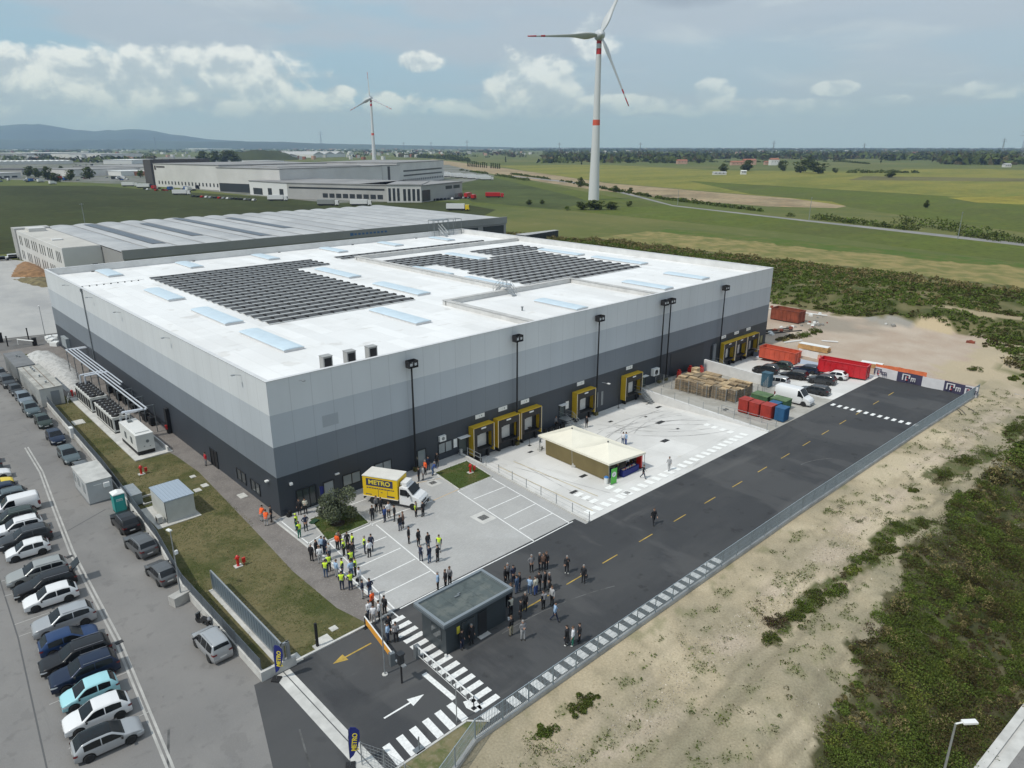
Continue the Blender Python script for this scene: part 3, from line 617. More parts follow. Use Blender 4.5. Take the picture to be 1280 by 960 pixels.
b.bar((1.2, 76.3, 13.93), (12.2, 76.3, 13.93), .02); b.build('lightning_line', m_dark, roof)
b = MB()
for x, y in ((66.2, 2.4), (66.5, 1.2), (20, 60), (45, 10)): b = MB(); b.lathe((x, y, 13.75), [(.12, 0), (.12, .5), (.2, .52), (.2, .62)], 8); b.build('roof_vent', m_steel, roof)
b = MB(); b.bar((-.12, 67.5, -.2), (-.12, 67.5, 14.9), .09, n=8); b.box(-.3, 67.3, 14.5, -.02, 67.7, 14.98); b.build('downpipe', m_steel, hall)
for yy in (6.0, 27.0, 47.0, 61.5, 76.0):
    b = MB(); b.bar((-.02, yy, 14.35), (-.75, yy, 14.55), .035); b.cbox((-.85, yy, 14.52), (.35, .28, .10)); b.build('wall_floodlight', m_galv, hall)
b = MB(); b.bar((3.6, -.02, 14.4), (3.6, -.7, 14.6), .035); b.cbox((3.6, -.8, 14.55), (.28, .35, .10)); b.build('wall_floodlight', m_galv, hall)
def window(side, a0, a1, z0, z1, panes=2, gm=None, nm='window'):
    b = MB(); g = MB(); t = .07
    def bx(mb, p0, p1, q0, q1, d0, d1):
        if side == 'y': mb.box(p0, -d1, q0, p1, -d0, q1)
        else: mb.box(-d1, p0, q0, -d0, p1, q1)
    bx(b, a0, a1, z0, z0 + t, .003, .10); bx(b, a0, a1, z1 - t, z1, .003, .10); bx(b, a0, a0 + t, z0 + t, z1 - t, .003, .10); bx(b, a1 - t, a1, z0 + t, z1 - t, .003, .10)
    for k in range(1, panes): c = a0 + (a1 - a0) * k / panes; bx(b, c - t / 2, c + t / 2, z0 + t, z1 - t, .003, .09)
    o = b.build(nm, m_dark, hall); bx(g, a0 + t, a1 - t, z0 + t, z1 - t, .003, .03); g.build('pane', gm or m_glass, o); return o
window('y', 1.9, 4.2, -.02, 2.45, 3, nm='entrance_door'); window('y', 5.1, 6.4, 0, 2.3, 1, m_glassl, 'door'); window('y', 7.5, 9.8, .95, 2.35, 2, m_glassl); window('y', 11.7, 14.0, .95, 2.4, 2, m_glassl)
window('y', 17.7, 19.0, 0, 2.3, 1, m_glassl, 'door'); window('y', 20.9, 23.1, .8, 2.25, 2, m_glassl)
window('x', 8.2, 10.6, .75, 2.2, 2); window('x', 4.6, 6.9, .7, 2.15, 2); window('x', 16.2, 18.4, 0, 2.3, 2, m_black, 'side_door')
def wbox(name, side, a0, a1, z0, z1, d, m, lab=None):
    b = MB()
    if side == 'y': b.box(a0, -d, z0, a1, -.003, z1)
    else: b.box(-d, a0, z0, -.003, a1, z1)
    return b.build(name, m, hall, label=lab)
wbox('ac_unit', 'y', 21.0, 21.95, 2.55, 3.25, .35, m_wht); wbox('ac_unit', 'y', 64.7, 66.2, 1.5, 2.7, .6, m_wht)
b = MB(); b.lathe((65.4, -.62, 2.1), [(.42, 0), (.42, .012)], 16, axis='y'); b.build('ac_fan', m_black, hall)
b = MB(); b.lathe((21.5, -.36, 2.9), [(.24, 0), (.24, .012)], 14, axis='y'); b.build('ac_fan', m_steel, hall)
wbox('wall_sign', 'y', 23.35, 23.9, 1.0, 2.15, .03, m_wht); wbox('wall_sign', 'y', 44.15, 44.8, .9, 2.05, .03, m_wht)
for (x0, x1, z0, z1) in ((24.1, 25.5, -.05, 2.1), (42.75, 43.9, -.3, 1.8), (62.0, 63.2, -.3, 1.9)):
    o = window('y', x0, x1, z0, z1, 1, mat('green_grey_door', (.055, .075, .075), .5), 'service_door')
    b = MB(); b.box(x0 - .1, -.7, z1 + .06, x1 + .1, -.003, z1 + .12); b.build('canopy', m_wht, o)
wbox('wall_lamp', 'y', 1.25, 1.55, 3.35, 3.6, .3, m_wht); wbox('wall_lamp', 'y', 6.6, 7.1, 2.75, 2.9, .2, m_wht); wbox('wall_lamp', 'x', 2.0, 2.4, 3.4, 3.55, .35, m_wht)
wbox('wall_lamp', 'x', 84.6, 88.2, 1.4, 3.2, .6, mat('pale_grey_box', (.30, .33, .34), .5)); wbox('wall_panel_patch', 'y', 5.7, 7.6, 8.6, 9.9, .012, mat('patch_grey', (.36, .39, .42), .55))
b = MB(); b.bar((52.2, -.02, 3.2), (52.2, -1.2, 3.3), .03); b.cbox((52.2, -1.3, 3.3), (.35, .5, .1)); b.build('wall_lamp', m_wht, hall)
for (x0, z0, z1) in ((50.9, -.6, 1.8), (52.1, -.5, 1.7)): wbox('louvre', 'y', x0, x0 + .5, z0, z1, .05, m_steel)
wbox('shutter_door', 'y', 82.4, 84.2, -.2, 3.2, .04, m_black); wbox('shutter_door', 'y', 83.0, 83.9, -.2, 3.4, .25, mat('grey_door_post', (.16, .17, .18), .6))
window('y', 99.2, 101.4, .3, 2.0, 2, mat('olive_glass', (.20, .20, .10), .3))
wbox('rolling_gate', 'y', 70.0, 80.0, -.0, 4.2, .05, mat('ribbed_dark_gate', (.028, .034, .042), .5))
def dock(x0, w=3.5, foot=-1.5, n=0, sx=None):
    x1 = x0 + w; D = 1.0; ds = MB()
    ds.box(x0, -D, .0 - .7, x0 + .1, -.003, 3.1); ds.box(x1 - .1, -D, -.7, x1, -.003, 3.1); ds.box(x0, -D - .02, 3.102, x1, -.003, 3.2)
    s = ds.build('dock_shelter', m_yellow, hall)
    c = MB(); c.box(x0 + .103, -D, 2.15, x1 - .103, -D + .05, 3.098); c.box(x0 + .103, -D, -.1, x0 + .62, -D + .05, 2.147); c.box(x1 - .45, -D, -.1, x1 - .103, -D + .05, 2.147)
    c.build('curtain', mat('brown_black_curtain', (.035, .031, .028), .8), s)
    e = MB()
    for xx in (x0 - .015, x1 - .035): e.box(xx, -D - .03, -.7, xx + .05, -D - .003, 3.1)
    e.box(x0 + w * .5 - .45, -D - .015, 2.75, x0 + w * .5 + .35, -D - .003, 2.95); e.build('white_edge', m_wht, s)
    d = MB(); d.box(x0 + .5, -.12, 0, x0 + 2.85, -.004, 2.3); dd = d.build('dock_door', m_door, s)
    g = MB(); g.box(x0 + 1.2, -.135, 1.6, x0 + 1.75, -.122, 2.0); g.build('door_window', m_black, dd)
    l = MB(); l.box(x0 + .3, -D * .95, -.28, x1 - .3, -.004, -.05); l.box(x0 + .5, -.6, foot, x0 + .8, -.004, -.3); l.box(x1 - .8, -.6, foot, x1 - .5, -.004, -.3); l.build('dock_leveller', m_black, s)
    q = MB(); q.box(x0 + .8, -.30, foot + .02, x1 - .82, -.02, -.3); q.build('dock_pit', mat('dock_pit_dark', (.03, .034, .036), .8), s)
    w0 = (sx or x0 + 1.0); sg = MB(); sg.box(w0, -.05, 3.88, w0 + 1.55, -.003, 4.44, 0); sg.box(w0 + .62, -.056, 4.05, w0 + .66, -.051, 4.30, 1); sg.box(w0 + .95, -.056, 4.08, w0 + 1.1, -.051, 4.26, 1)
    sg.build('dock_number_sign', [m_wht, m_steel], hall)
dock(25.85, 3.5, sx=27.0); dock(30.05, 3.9, sx=31.0); dock(34.3, 3.9, sx=35.1); dock(45.55, 4.1, sx=46.5); dock(56.9, 4.2, sx=58.0); dock(85.4, 4.0, sx=85.7); dock(89.55, 4.0, sx=90.2); dock(93.7, 4.2, sx=94.5)

# ---- things on the roof
def acu(x, y, lab):
    t = thing('air_conditioner', lab, 'air conditioner', (x, y, 13.75), 0, 'air conditioners on the roof edge')
    b = MB(); b.box(-.55, -.45, .15, .55, .45, 1.95); b.box(-.6, -.5, 1.952, .6, .5, 2.0); bd = b.build('cabinet', mat('ac_grey', (.33, .33, .32), .5), t)
    g = MB(); g.box(-.42, -.47, .35, .42, -.453, 1.8); g.box(.553, -.36, .35, .57, .36, 1.8); g.build('coil', m_black, t)
    f = MB(); f.box(-.55, -.4, 0, -.4, .4, .148); f.box(.4, -.4, 0, .55, .4, .148); f.build('foot', m_steel, t)
acu(7.9, 2.2, 'leftmost of the three upright air conditioners at the front roof edge'); acu(10.8, 2.2, 'middle one of the three upright air conditioners at the front roof edge'); acu(13.6, 2.2, 'rightmost of the three upright air conditioners at the front roof edge')
m_pv = mat('dark_solar_glass', (.052, .050, .048), .4, spec=.3); m_al = mat('aluminium_frame', (.56, .555, .54), .4, .4)
def panel_mb(x, y):
    b = MB(); w, d = 1.74, 1.02; h0, h1 = .08, .25
    b.add([(x, y, h0), (x + w, y, h0), (x + w, y + d, h1), (x, y + d, h1)], [(0, 1, 2, 3)], 0)
    b.add([(x, y, h0 - .04), (x + w, y, h0 - .04), (x + w, y + d, h1 - .04), (x, y + d, h1 - .04)], [(3, 2, 1, 0)], 1)
    b.add([(x, y, h0), (x + w, y, h0), (x + w, y - .03, h0 - .05), (x, y - .03, h0 - .05)], [(3, 2, 1, 0)], 1)
    b.add([(x, y + d, h1), (x + w, y + d, h1), (x + w, y + d + .12, .08), (x, y + d + .12, .08)], [(3, 2, 1, 0)], 1); b.cbox((x + w * .5, y - .32, .06), (w * 1.15, .34, .06), 0, 1)
    b.cbox((x + w + .13, y + d * .5, .14), (.24, d * .8, .26), 0, 2)
    return b
def array(lab, x0, x1, y0, y1, org, extra=None, px=2.06, py=2.42):
    t = thing('solar_array', lab, 'solar panels', org, 0, 'solar arrays on the roof'); cells = []
    y = y0
    while y < y1 - .6:
        x = x0
        while x < x1 - .6:
            if not extra or extra(x, y): cells.append((x, y))
            x += px
        y += py
    cam2 = Vector((CP.x, CP.y)); cells.sort(key=lambda c: (Vector(c) - cam2).length)
    near, rest = cells[:100], cells[100:]
    me = panel_mb(0, 0).mesh('solar_panel', [m_pv, m_al, m_black])
    for x, y in near:
        o = link(me, 'solar_panel', t, (x - org[0], y - org[1], 0))
    if rest:
        b = MB()
        for x, y in rest:
            q = panel_mb(x - org[0], y - org[1]); o_ = len(b.v); b.v += q.v; b.f += [tuple(i + o_ for i in f) for f in q.f]; b.m += q.m
        stuff(b.build('solar_panel_rows', [m_pv, m_al, m_black], t))
array('large near-left solar array of dark panels on the white roof', 13.4, 45.9, 27.8, 77.2, (13.4, 27.8, 13.75), lambda x, y: x < 36.8 or y > 67.5)
array('broad right-hand solar array behind the roof ladder', 60, 90.4, 22.8, 53.2, (60, 22.8, 13.75), lambda x, y: y < 41 or x > 60 + 0 and not (x > 71.5 and x < 76 and y > 51))
array('small solar array block left of the centre skylight', 55.4, 71.2, 54, 65, (55.4, 54, 13.75))
array('far right solar array block behind the broad array', 79.6, 96.2, 55.0, 65, (79.6, 55, 13.75))
array('long single strip of solar panels behind the far fire wall', 52, 95, 73.6, 76.8, (52, 73.6, 13.75))
def roof_ladder(x, y, lab, s=1.0):
    t = thing('roof_ladder', lab, 'ladder', (x, y, 13.75), 0, 'step ladders over the roof walls')
    b = MB(); 
    for sy in (-.4, .4):
        b.bar((-2.4, sy, 0), (-.9, sy, 1.3), .05); b.bar((2.4, sy, 0), (.9, sy, 1.3), .05); b.bar((-.9, sy, 1.3), (.9, sy, 1.3), .05)
    for k in range(6):
        f = (k + .5) / 6
        for sg in (-1, 1): b.cbox((sg * (2.4 - 1.5 * f), 0, 1.3 * f), (.25, .8, .04))
    b.cbox((0, 0, 1.33), (1.8, .8, .05)); b.build('steps', m_galv, t)
    h = MB()
    for sy in (-.45, .45):
        for (xa, za) in ((-2.4, 0), (-1.65, .65), (-.9, 1.3), (0, 1.3), (.9, 1.3), (1.65, .65), (2.4, 0)): h.bar((xa, sy, za), (xa, sy, za + 1.1), .035)
        for dz in (.55, 1.1): h.bar((-2.4, sy, dz), (-.9, sy, 1.3 + dz), .03); h.bar((-.9, sy, 1.3 + dz), (.9, sy, 1.3 + dz), .03); h.bar((.9, sy, 1.3 + dz), (2.4, sy, dz), .03)
    h.build('handrail', m_galv, t); t.scale = (s, s, s); return t
r1 = roof_ladder(51.6, 21.0, 'galvanised step ladder crossing the low roof wall beside a skylight'); r1.rotation_euler = (0, 0, PI / 2)
r2 = thing('roof_stair_cage', 'steel stair cage at the far corner of the roof beside the neighbouring hall', 'stair', (97, 93.0, 13.75))
b = MB()
for x in (-5, -3.4, -1.7, 0, 1.7, 4.5):
    for y in (0, 2.6): b.bar((x, y, 0), (x, y, 4.2), .07)
for z in (4.2, 1.2):
    for y in (0, 2.6): b.bar((-5, y, z), (4.5, y, z), .07)
    for x in (-5, 4.5): b.bar((x, 0, z), (x, 2.6, z), .07)
b.build('frame', m_steel, r2)
b = MB(); b.box(-5, 0, 4.27, 0, 2.6, 4.33); b.build('grating', m_steel, r2)
b = MB()
for k in range(9): b.cbox((-3.2 + k * .05, -.4 - k * .28, 2.2 - k * .25), (1.0, .28, .04))
for sx in (-.5, .5): b.bar((-3.2 + sx, 0, 2.3), (-2.9 + sx, -2.9, 0), .05); b.bar((-3.2 + sx, 0, 3.3), (-2.9 + sx, -2.9, 1.0), .04)
b.build('steps', m_galv, r2)

# ---- floodlight masts along the front
for x, lab in ((17.1, 'black floodlight mast standing between the truck and the red hydrant plot'), (33.9, 'black floodlight mast between the second and third yellow docks'), (50.4, 'black floodlight mast right of the fourth yellow dock'), (66.4, 'left one of the pair of black floodlight masts'), (68.2, 'right one of the pair of black floodlight masts'), (84.6, 'black floodlight mast beside the far three yellow docks')):
    zf = zcourt(x, -.5); t = thing('floodlight_mast', lab, 'floodlight', (x, -.55, zf), 0, 'black floodlight masts along the front wall'); hh = 13.2 - zf
    b = MB(); b.bar((0, 0, 0), (0, 0, hh), .13, .10, 8); b.build('pole', m_black, t)
    b = MB(); b.box(-.62, -.5, hh - .1, .62, .3, hh - .03)
    for sx in (-.62, .58): b.box(sx, -.5, hh - .03, sx + .04, .3, hh + .75)
    b.box(-.62, .26, hh + .35, .62, .3, hh + .75); b.box(-.62, -.5, hh + .7, .62, -.46, hh + .75); b.build('platform', m_black, t)
    for sx in (-.32, .32):
        b = MB(); b.cbox((sx, -.3, hh + .3), (.42, .25, .4)); hd = b.build('lamp_head', m_dark, t); b = MB(); b.cbox((sx, -.44, hh + .3), (.34, .02, .3)); b.build('lens', mat('lamp_lens', (.5, .52, .54), .15), hd)
    b = MB(); b.box(-.3, -.25, 0, .3, .25, .5); b.build('base', mat('hazard_black_yellow', (.10, .085, .02), .7), t)
# == YARD THINGS
def post_fence(name, label, pts, h, z0=0, spacing=2.5, kind='bars', mt=None, cat='fence', zf=None, group=None):
    """fence along a polyline: each post a part, each infill a part sharing one mesh"""
    t = thing(name, label, cat, (pts[0][0], pts[0][1], 0), 0, group); org = Vector((pts[0][0], pts[0][1], 0)); mt = mt or m_galv
    segs = []
    for i in range(len(pts) - 1):
        a = Vector((*pts[i][:2], 0)); q = Vector((*pts[i + 1][:2], 0)); L_ = (q - a).length; n = max(1, round(L_ / spacing))
        for k in range(n): segs.append((a.lerp(q, k / n), a.lerp(q, (k + 1) / n)))
    pb = MB(); pb.box(-.03, -.03, 0, .03, .03, h + .05); pm = pb.mesh('post', mt); cache = {}; cnt = 0
    for a, q in segs + [(segs[-1][1], None)]:
        zz = z0 + (zf(a.x, a.y) if zf else 0); link(pm, 'post', t, a - org + Vector((0, 0, zz)))
        if q is None: break
        L_ = round((q - a).length, 2)
        if L_ not in cache:
            b = MB()
            if kind == 'bars':
                n = int(L_ / .132)
                for k in range(n): x = L_ * (k + .5) / n; b.box(x - .013, -.014, .05, x + .013, .014, h)
                for z in (.05, h * .33, h * .66, h - .03): b.box(.03, -.006, z, L_ - .03, .006, z + .012)
                b.box(.03, -.02, h - .01, L_ - .03, .02, h + .02)
            elif kind == 'wire':
                n = int(L_ / .25)
                for k in range(n): x = L_ * (k + .5) / n; b.box(x - .005, -.005, .05, x + .005, .005, h)
                for k in range(8): z = .05 + (h - .05) * k / 7; b.box(.03, -.006, z, L_ - .03, .006, z + .012)
            elif kind == 'rails':
                for z in (h, h * .5): b.box(.03, -.025, z - .03, L_ - .03, .025, z + .02)
            elif kind == 'chain':
                for z in (h - .08, h * .45): b.box(.03, -.008, z - .008, L_ - .03, .008, z + .008)
            elif kind == 'solid':
                b.box(.03, -.015, .03, L_ - .03, .015, h)
                n = int(L_ / .4)
                for k in range(n): x = L_ * (k + .5) / n; b.box(x - .02, -.025, .04, x + .02, .025, h - .02)
            cache[L_] = b.mesh('panel', mt)
        o = link(cache[L_], 'panel', t, a - org + Vector((0, 0, zz))); d = q - a
        o.rotation_euler = (0, 0, math.atan2(d.y, d.x))
        if zf: o.rotation_euler = Euler((0, -math.atan2(zf(q.x, q.y) - zf(a.x, a.y), d.length), math.atan2(d.y, d.x)), 'XYZ')
        cnt += 1
    return t
m_fence = mat('fence_blue_grey', (.34, .40, .44), .45, .2, var=.05)
def wall_along(name, label, pts, th, z0, z1, m, cat='wall'):
    b = MB()
    for i in range(len(pts) - 1):
        a = Vector(pts[i]); q = Vector(pts[i + 1]); d = (q - a).normalized(); n = Vector((-d.y, d.x)) * th / 2
        b.prism([(a - n)[:], (q - n)[:], (q + n)[:], (a + n)[:]], z0, z1)
    return tag(b.build(name, m), label, cat)
FEN = [(-9.3, -38.6), (-4.6, -36.9)] + [(20, -37.0), (41, -37.15), (72, -37.75), (97.8, -38.55)]
wall_along('kerb_wall', 'low pale concrete kerb wall under the long fence beside the sandy ground', FEN, .26, -.6, .28, m_conc)
post_fence('steel_fence', 'long blue-grey steel bar fence between the dark road and the sandy ground', FEN, 1.55, .28, 2.5, 'bars', m_fence)
CW = [(-9.55, 75), (-9.9, 54.9), (-10.4, 25.0), (-11.35, 3), (-12.35, -6.6), (-12.2, -21.75)]
wall_along('concrete_wall', 'long pale concrete wall between the car park and the lawn', CW, .28, -.1, .75, m_conc2)
post_fence('panel_fence', 'grey sheet fence standing on the concrete wall of the car park', CW[1:], 1.05, .75, 2.2, 'solid', mat('slate_fence_sheet', (.115, .135, .155), .5, .3, var=.06))
wall_along('corner_wall', 'short pale concrete wall closing the corner by the entrance', [(-12.35, -21.9), (-9.6, -21.9)], .26, -.1, .8, m_conc2)
g_ = thing('sliding_gate', 'long blue-grey sliding gate parked open inside the lawn edge', 'gate', (-10.35, -14.8, 0))
b = MB()
for k in range(26): y = -6.4 + k * .51; b.box(-.03, y, .2, .03, y + .44, 1.85)
b.build('gate_leaf', mat('gate_blue_grey', (.17, .22, .265), .45, .3), g_)
b = MB(); b.box(-.06, -6.6, .08, .06, 6.8, .2); b.box(-.06, -6.6, 1.85, .06, 6.8, 1.95); b.box(-.06, -6.6, .2, .06, -6.45, 1.85); b.box(-.06, 6.7, .2, .06, 6.85, 1.85); b.build('frame', m_galv, g_)
b = MB(); b.box(-10.75, -21.6, 0, -9.95, -8.0, .06); tag(b.build('gate_foundation', m_conc2), 'pale concrete strip under the sliding gate', 'foundation')
b = MB(); b.box(-.12, -.12, 0, .12, .12, 2.3); b.box(-.5, -.1, 0, -.35, .1, 2.3); b.box(-.5, -.08, 2.1, .12, .08, 2.3)
tag(b.build('gate_portal', m_galv, loc=(-10.1, -21.9, 0)), 'steel guide frame of the sliding gate beside the first blue flag', 'gate')
m_navy = mat('navy_cloth', (.012, .02, .16), .7); m_ylet = mat('yellow_lettering', (.72, .58, .05), .6)
def text_obj(s, size, m, parent, loc, rot, depth=.006, sx=1.0, name='lettering', bold=.0):
    cu = bpy.data.curves.new(name, 'FONT'); cu.body = s; cu.size = size; cu.extrude = depth; cu.offset = bold; cu.align_x = 'CENTER'; cu.align_y = 'CENTER'
    o = bpy.data.objects.new(name, cu); COL.objects.link(o); bpy.context.view_layer.update()
    me = bpy.data.meshes.new_from_object(o.evaluated_get(bpy.context.evaluated_depsgraph_get())); bpy.data.objects.remove(o)
    me.materials.clear(); me.materials.append(m); o = bpy.data.objects.new(name, me); COL.objects.link(o); o.parent = parent; o.location = loc; o.rotation_euler = rot; o.scale = (sx, 1, 1); return o
def flag(x, y, lab, rz, word):
    t = thing('feather_flag', lab, 'flag', (x, y, 0), rz, 'navy feather flags at the entrance')
    b = MB(); b.cbox((0, 0, .05), (.6, .6, .1)); b.build('base', m_black, t)
    b = MB(); b.bar((0, 0, .1), (0, 0, 2.2), .02); b.bar((0, 0, 2.2), (.12, 0, 3.0), .02); b.build('pole', m_steel, t)
    out = [(0, .6), (.25, .85), (.55, 1.5), (.72, 2.2), (.72, 2.75), (.5, 3.02), (.2, 3.08), (.04, 2.9)]
    b = MB(); n = len(out); b.add([(p[0], -.012, p[1]) for p in out] + [(p[0], .012, p[1]) for p in out], [tuple(range(n)), tuple(range(2 * n - 1, n - 1, -1))] + [(k, (k + 1) % n, (k + 1) % n + n, k + n) for k in range(n)])
    s = b.build('sail', m_navy, t); text_obj(word, .42, m_ylet, s, (.38, -.02, 1.9), (PI / 2, -PI / 2 + .12, 0), bold=.012); text_obj(word, .42, m_ylet, s, (.38, .02, 1.9), (PI / 2, -PI / 2 + .12, PI), bold=.012)
flag(-11.45, -22.5, 'navy feather flag with yellow lettering at the corner wall of the entrance', -.9, 'METRO'); flag(-11.6, -33.0, 'navy feather flag with yellow lettering at the lower end of the gate sill', -.6, 'METRO')
post_fence('mesh_fence', 'short galvanised mesh fence beside the lower navy flag', [(-11.0, -33.4), (-10.3, -34.9), (-9.6, -38.5)], 1.8, 0, 1.6, 'wire')
sheet('verge_plot', [(-9.8, -35.25), (-3.9, -35.25), (-2.9, -36.2), (-4.6, -36.75), (-9.4, -38.4), (-10.2, -38.0)], .05, ground_mat('rough_verge', [(.20, .175, .10), ((.10, .12, .045), .8, .42, .62, .9), ((.28, .25, .18), 3, .5, .7, .5)], bump=.03))
b = MB(); b.box(-9.9, -35.25, 0, -3.9, -35.1, .1); strip(b, (-3.9, -35.17), (-2.75, -36.3), .15, .1); struct('kerb', b, m_conc2)
b = MB(); b.bar((0, 0, 0), (0, 0, 1.1), .05); b.cbox((0, 0, .05), (.7, .5, .1)); tag(b.build('bollard', m_steel, loc=at(524, 938)), 'short grey post on the kerb of the lower verge plot', 'bollard')
b = MB(); b.bar((0, 0, 0), (0, 0, 3.2), .04); tag(b.build('sign_post', m_galv, loc=at(571, 903)), 'thin tall post at the tip of the lower verge plot', 'post')
def barrier(lab, p, q, z, skirt, col, col2=None):
    t = thing('boom_barrier', lab, 'barrier', (p[0], p[1], 0)); d = Vector((q[0] - p[0], q[1] - p[1], 0)); u = d.normalized()
    b = MB(); b.cbox((0, 0, .55), (.35, .4, 1.1), math.atan2(u.y, u.x)); b.build('housing', m_steel, t)
    b = MB(); b.bar((0, 0, z), d + Vector((0, 0, z)), .055); b.build('boom', m_wht, t)
    b = MB(); b.bar(d, d + Vector((0, 0, z)), .045); b.cbox(d + Vector((0, 0, .03)), (.3, .3, .06)); b.build('end_post', m_black, t)
    b = MB(); n = int(d.length / .55)
    if skirt == 'bars':
        for k in range(n): a = d * ((k + .5) / n); b.bar(a + Vector((0, 0, .25)), a + Vector((0, 0, z)), .022, n=4)
        b.bar(Vector((0, 0, .25)), d + Vector((0, 0, .25)), .022, n=4); b.build('skirt', m_wht, t)
    else:
        a = d * .06; e = d * .97; b.add([a + Vector((0, 0, .45)), e + Vector((0, 0, .45)), e + Vector((0, 0, z - .1)), a + Vector((0, 0, z - .1))], [(0, 1, 2, 3)]); b.build('skirt', m_o, t)
    return t
m_o = mat('orange_barrier_skirt', (.75, .34, .04), .6)
barrier('white boom barrier with orange skirt near the waiting people', (-4.35, -27.0), (-3.5, -21.9), 1.15, 'flat', None)
barrier('white boom barrier with hanging bars in front of the gatehouse', (-2.5, -27.6), (-2.75, -34.6), 1.05, 'bars', None)
t = thing('card_terminal', 'black post with a hooded head standing between the two boom barriers', 'terminal', (-4.95, -29.1, 0))
b = MB(); b.bar((0, 0, 0), (0, 0, 1.7), .07, n=8); b.build('post', m_black, t); b = MB(); b.cbox((0, 0, 2.1), (.35, .4, .85)); b.cbox((0, 0, 2.58), (.5, .5, .1)); b.build('head', m_dark, t); b = MB(); b.cbox((0, .35, 1.75), (.3, .3, .1)); b.cbox((0, -.35, 1.75), (.3, .3, .1)); b.build('side_lamp', m_galv, t)
t = thing('lamp_post', 'tall thin grey pole rising beside the orange-skirted barrier', 'post', (-5.35, -27.5, 0)); b = MB(); b.bar((0, 0, .04), (0, 0, 7.1), .06, .04, 8); b.build('pole', m_galv, t); b = MB(); b.lathe((0, 0, 0), [(.22, 0), (.22, .06)], 10); b.build('base_plate', m_conc2, t)
t = thing('access_post', 'black square post on the lawn next to the entrance kerb', 'post', at(397, 809)); b = MB(); b.box(-.09, -.09, .12, .09, .09, 2.2); b.build('post', m_black, t); b = MB(); b.box(-.3, -.3, 0, .3, .3, .11); b.build('footing', m_conc2, t)
t = thing('access_post', 'small dark post at the end of the gravel path by the white people', 'post', (-3.3, -21.9, 0)); b = MB(); b.box(-.08, -.08, 0, .08, .08, 1.3); b.build('post', m_black, t)
# ---- gatehouse
t = thing('gatehouse', 'small dark flat-roofed gatehouse standing on the road', 'building', (2.4, -27.4, 0)); m_an = mat('anthracite_wall', (.042, .052, .058), .5, var=.05)
b = MB(); b.box(-3.1, -1.55, 0, 3.1, 1.5, 2.75); b.build('wall', m_an, t)
b = MB(); b.box(-3.55, -1.95, 2.753, 3.55, 1.95, 2.95); rf = b.build('roof', mat('roof_edge_grey', (.11, .13, .145), .5), t)
b = MB(); b.box(-3.55, -1.95, 2.952, 3.55, -1.7, 3.12); b.box(-3.55, 1.7, 2.952, 3.55, 1.95, 3.12); b.box(-3.55, -1.7, 2.952, -3.3, 1.7, 3.12); b.box(3.3, -1.7, 2.952, 3.55, 1.7, 3.12); b.build('rim', mat('rim_grey', (.24, .27, .29), .4, .3), rf)
b = MB(); b.poly([(-3.3, -1.7, 2.957), (3.3, -1.7, 2.957), (3.3, 1.7, 2.957), (-3.3, 1.7, 2.957)]); b.build('membrane', ground_mat('green_grey_membrane', [(.105, .125, .125), ((.15, .165, .155), .7, .45, .6, .8), ((.07, .085, .085), 1.6, .5, .65, .6)], bump=.003, blocks=(1.1, 9, .8, .03)), rf)
b = MB()
for x0, x1, z0, z1 in ((-2.6, -1.5, 1.0, 2.1), ): pass
b.box(-3.14, -.95, 1.0, -3.103, .25, 2.1); b.build('window', m_glass, t); b = MB(); b.box(-1.6, -1.6, .02, -.3, -1.553, 2.15); b.build('glass_door', m_glass, t)
b = MB(); b.box(.1, -1.6, .03, 1.0, -1.553, 2.2); b.build('door', m_dark, t)
b = MB(); b.box(.0, -2.0, .0, 1.1, -1.556, .03); b.build('doorstep', m_conc2, t)
b = MB(); b.box(-2.05, -1.58, 1.35, -1.75, -1.553, 2.0); b.box(3.103, -1.2, 1.3, 3.14, -.75, 1.75); b.build('notice', mat('yellow_notice', (.6, .52, .05), .6), t)
b = MB(); b.lathe((3.3, -1.7, 0), [(.09, 0), (.09, .25)], 8); b.lathe((-3.3, -1.7, 0), [(.09, 0), (.09, .25)], 8); b.build('footlight', m_wht, t)
b = MB(); b.cbox((-.4, .4, 3.02), (.5, .15, .1)); b.cbox((-.1, .55, 3.02), (.3, .12, .1)); b.build('roof_clutter', m_steel, t)
# ---- walls of the loading courts
wall_along('court_wall', 'pale concrete wall top along the left edge of the loading court', [(24.15, -.1), (23.95, -6), (22.85, -23.0)], .35, -1.7, .16, m_conc2)
b = MB()
def wedge(b, x0, x1, ys, ztop, zbot=-1.8):
    for i in range(len(ys) - 1):
        y0, y1 = ys[i], ys[i + 1]; z0, z1 = ztop[i], ztop[i + 1]
        b.add([(x0, y0, zbot), (x1, y0, zbot), (x1, y1, zbot), (x0, y1, zbot), (x0, y0, z0), (x1, y0, z0), (x1, y1, z1), (x0, y1, z1)], [(0, 3, 2, 1), (4, 5, 6, 7), (0, 1, 5, 4), (1, 2, 6, 5), (2, 3, 7, 6), (3, 0, 4, 7)])
b.prism([(61.65, -.1), (62.1, -.1), (59.95, -23.5), (59.5, -23.5)], -1.8, .1); tag(b.build('court_wall', mat('white_concrete', (.62, .615, .60), .85, var=.06, scale=.8)), 'white concrete retaining wall between the loading court and the pallet yard', 'wall')
b = MB(); wedge(b, 77.9, 78.3, [-1.6, -12.6], [1.95, 1.55], -.2); b.box(78.75, -23.9, -1.7, 79.05, -.1, .1); tag(b.build('white_wall', MATS['white_concrete']), 'tall white concrete wall behind the stacked pallets', 'wall')
post_fence('post_rail', 'row of thin grey posts with wires on the left wall of the loading court', [(23.95, -5.5), (22.85, -23.0)], 1.05, .16, 2.5, 'chain', m_galv, 'railing')
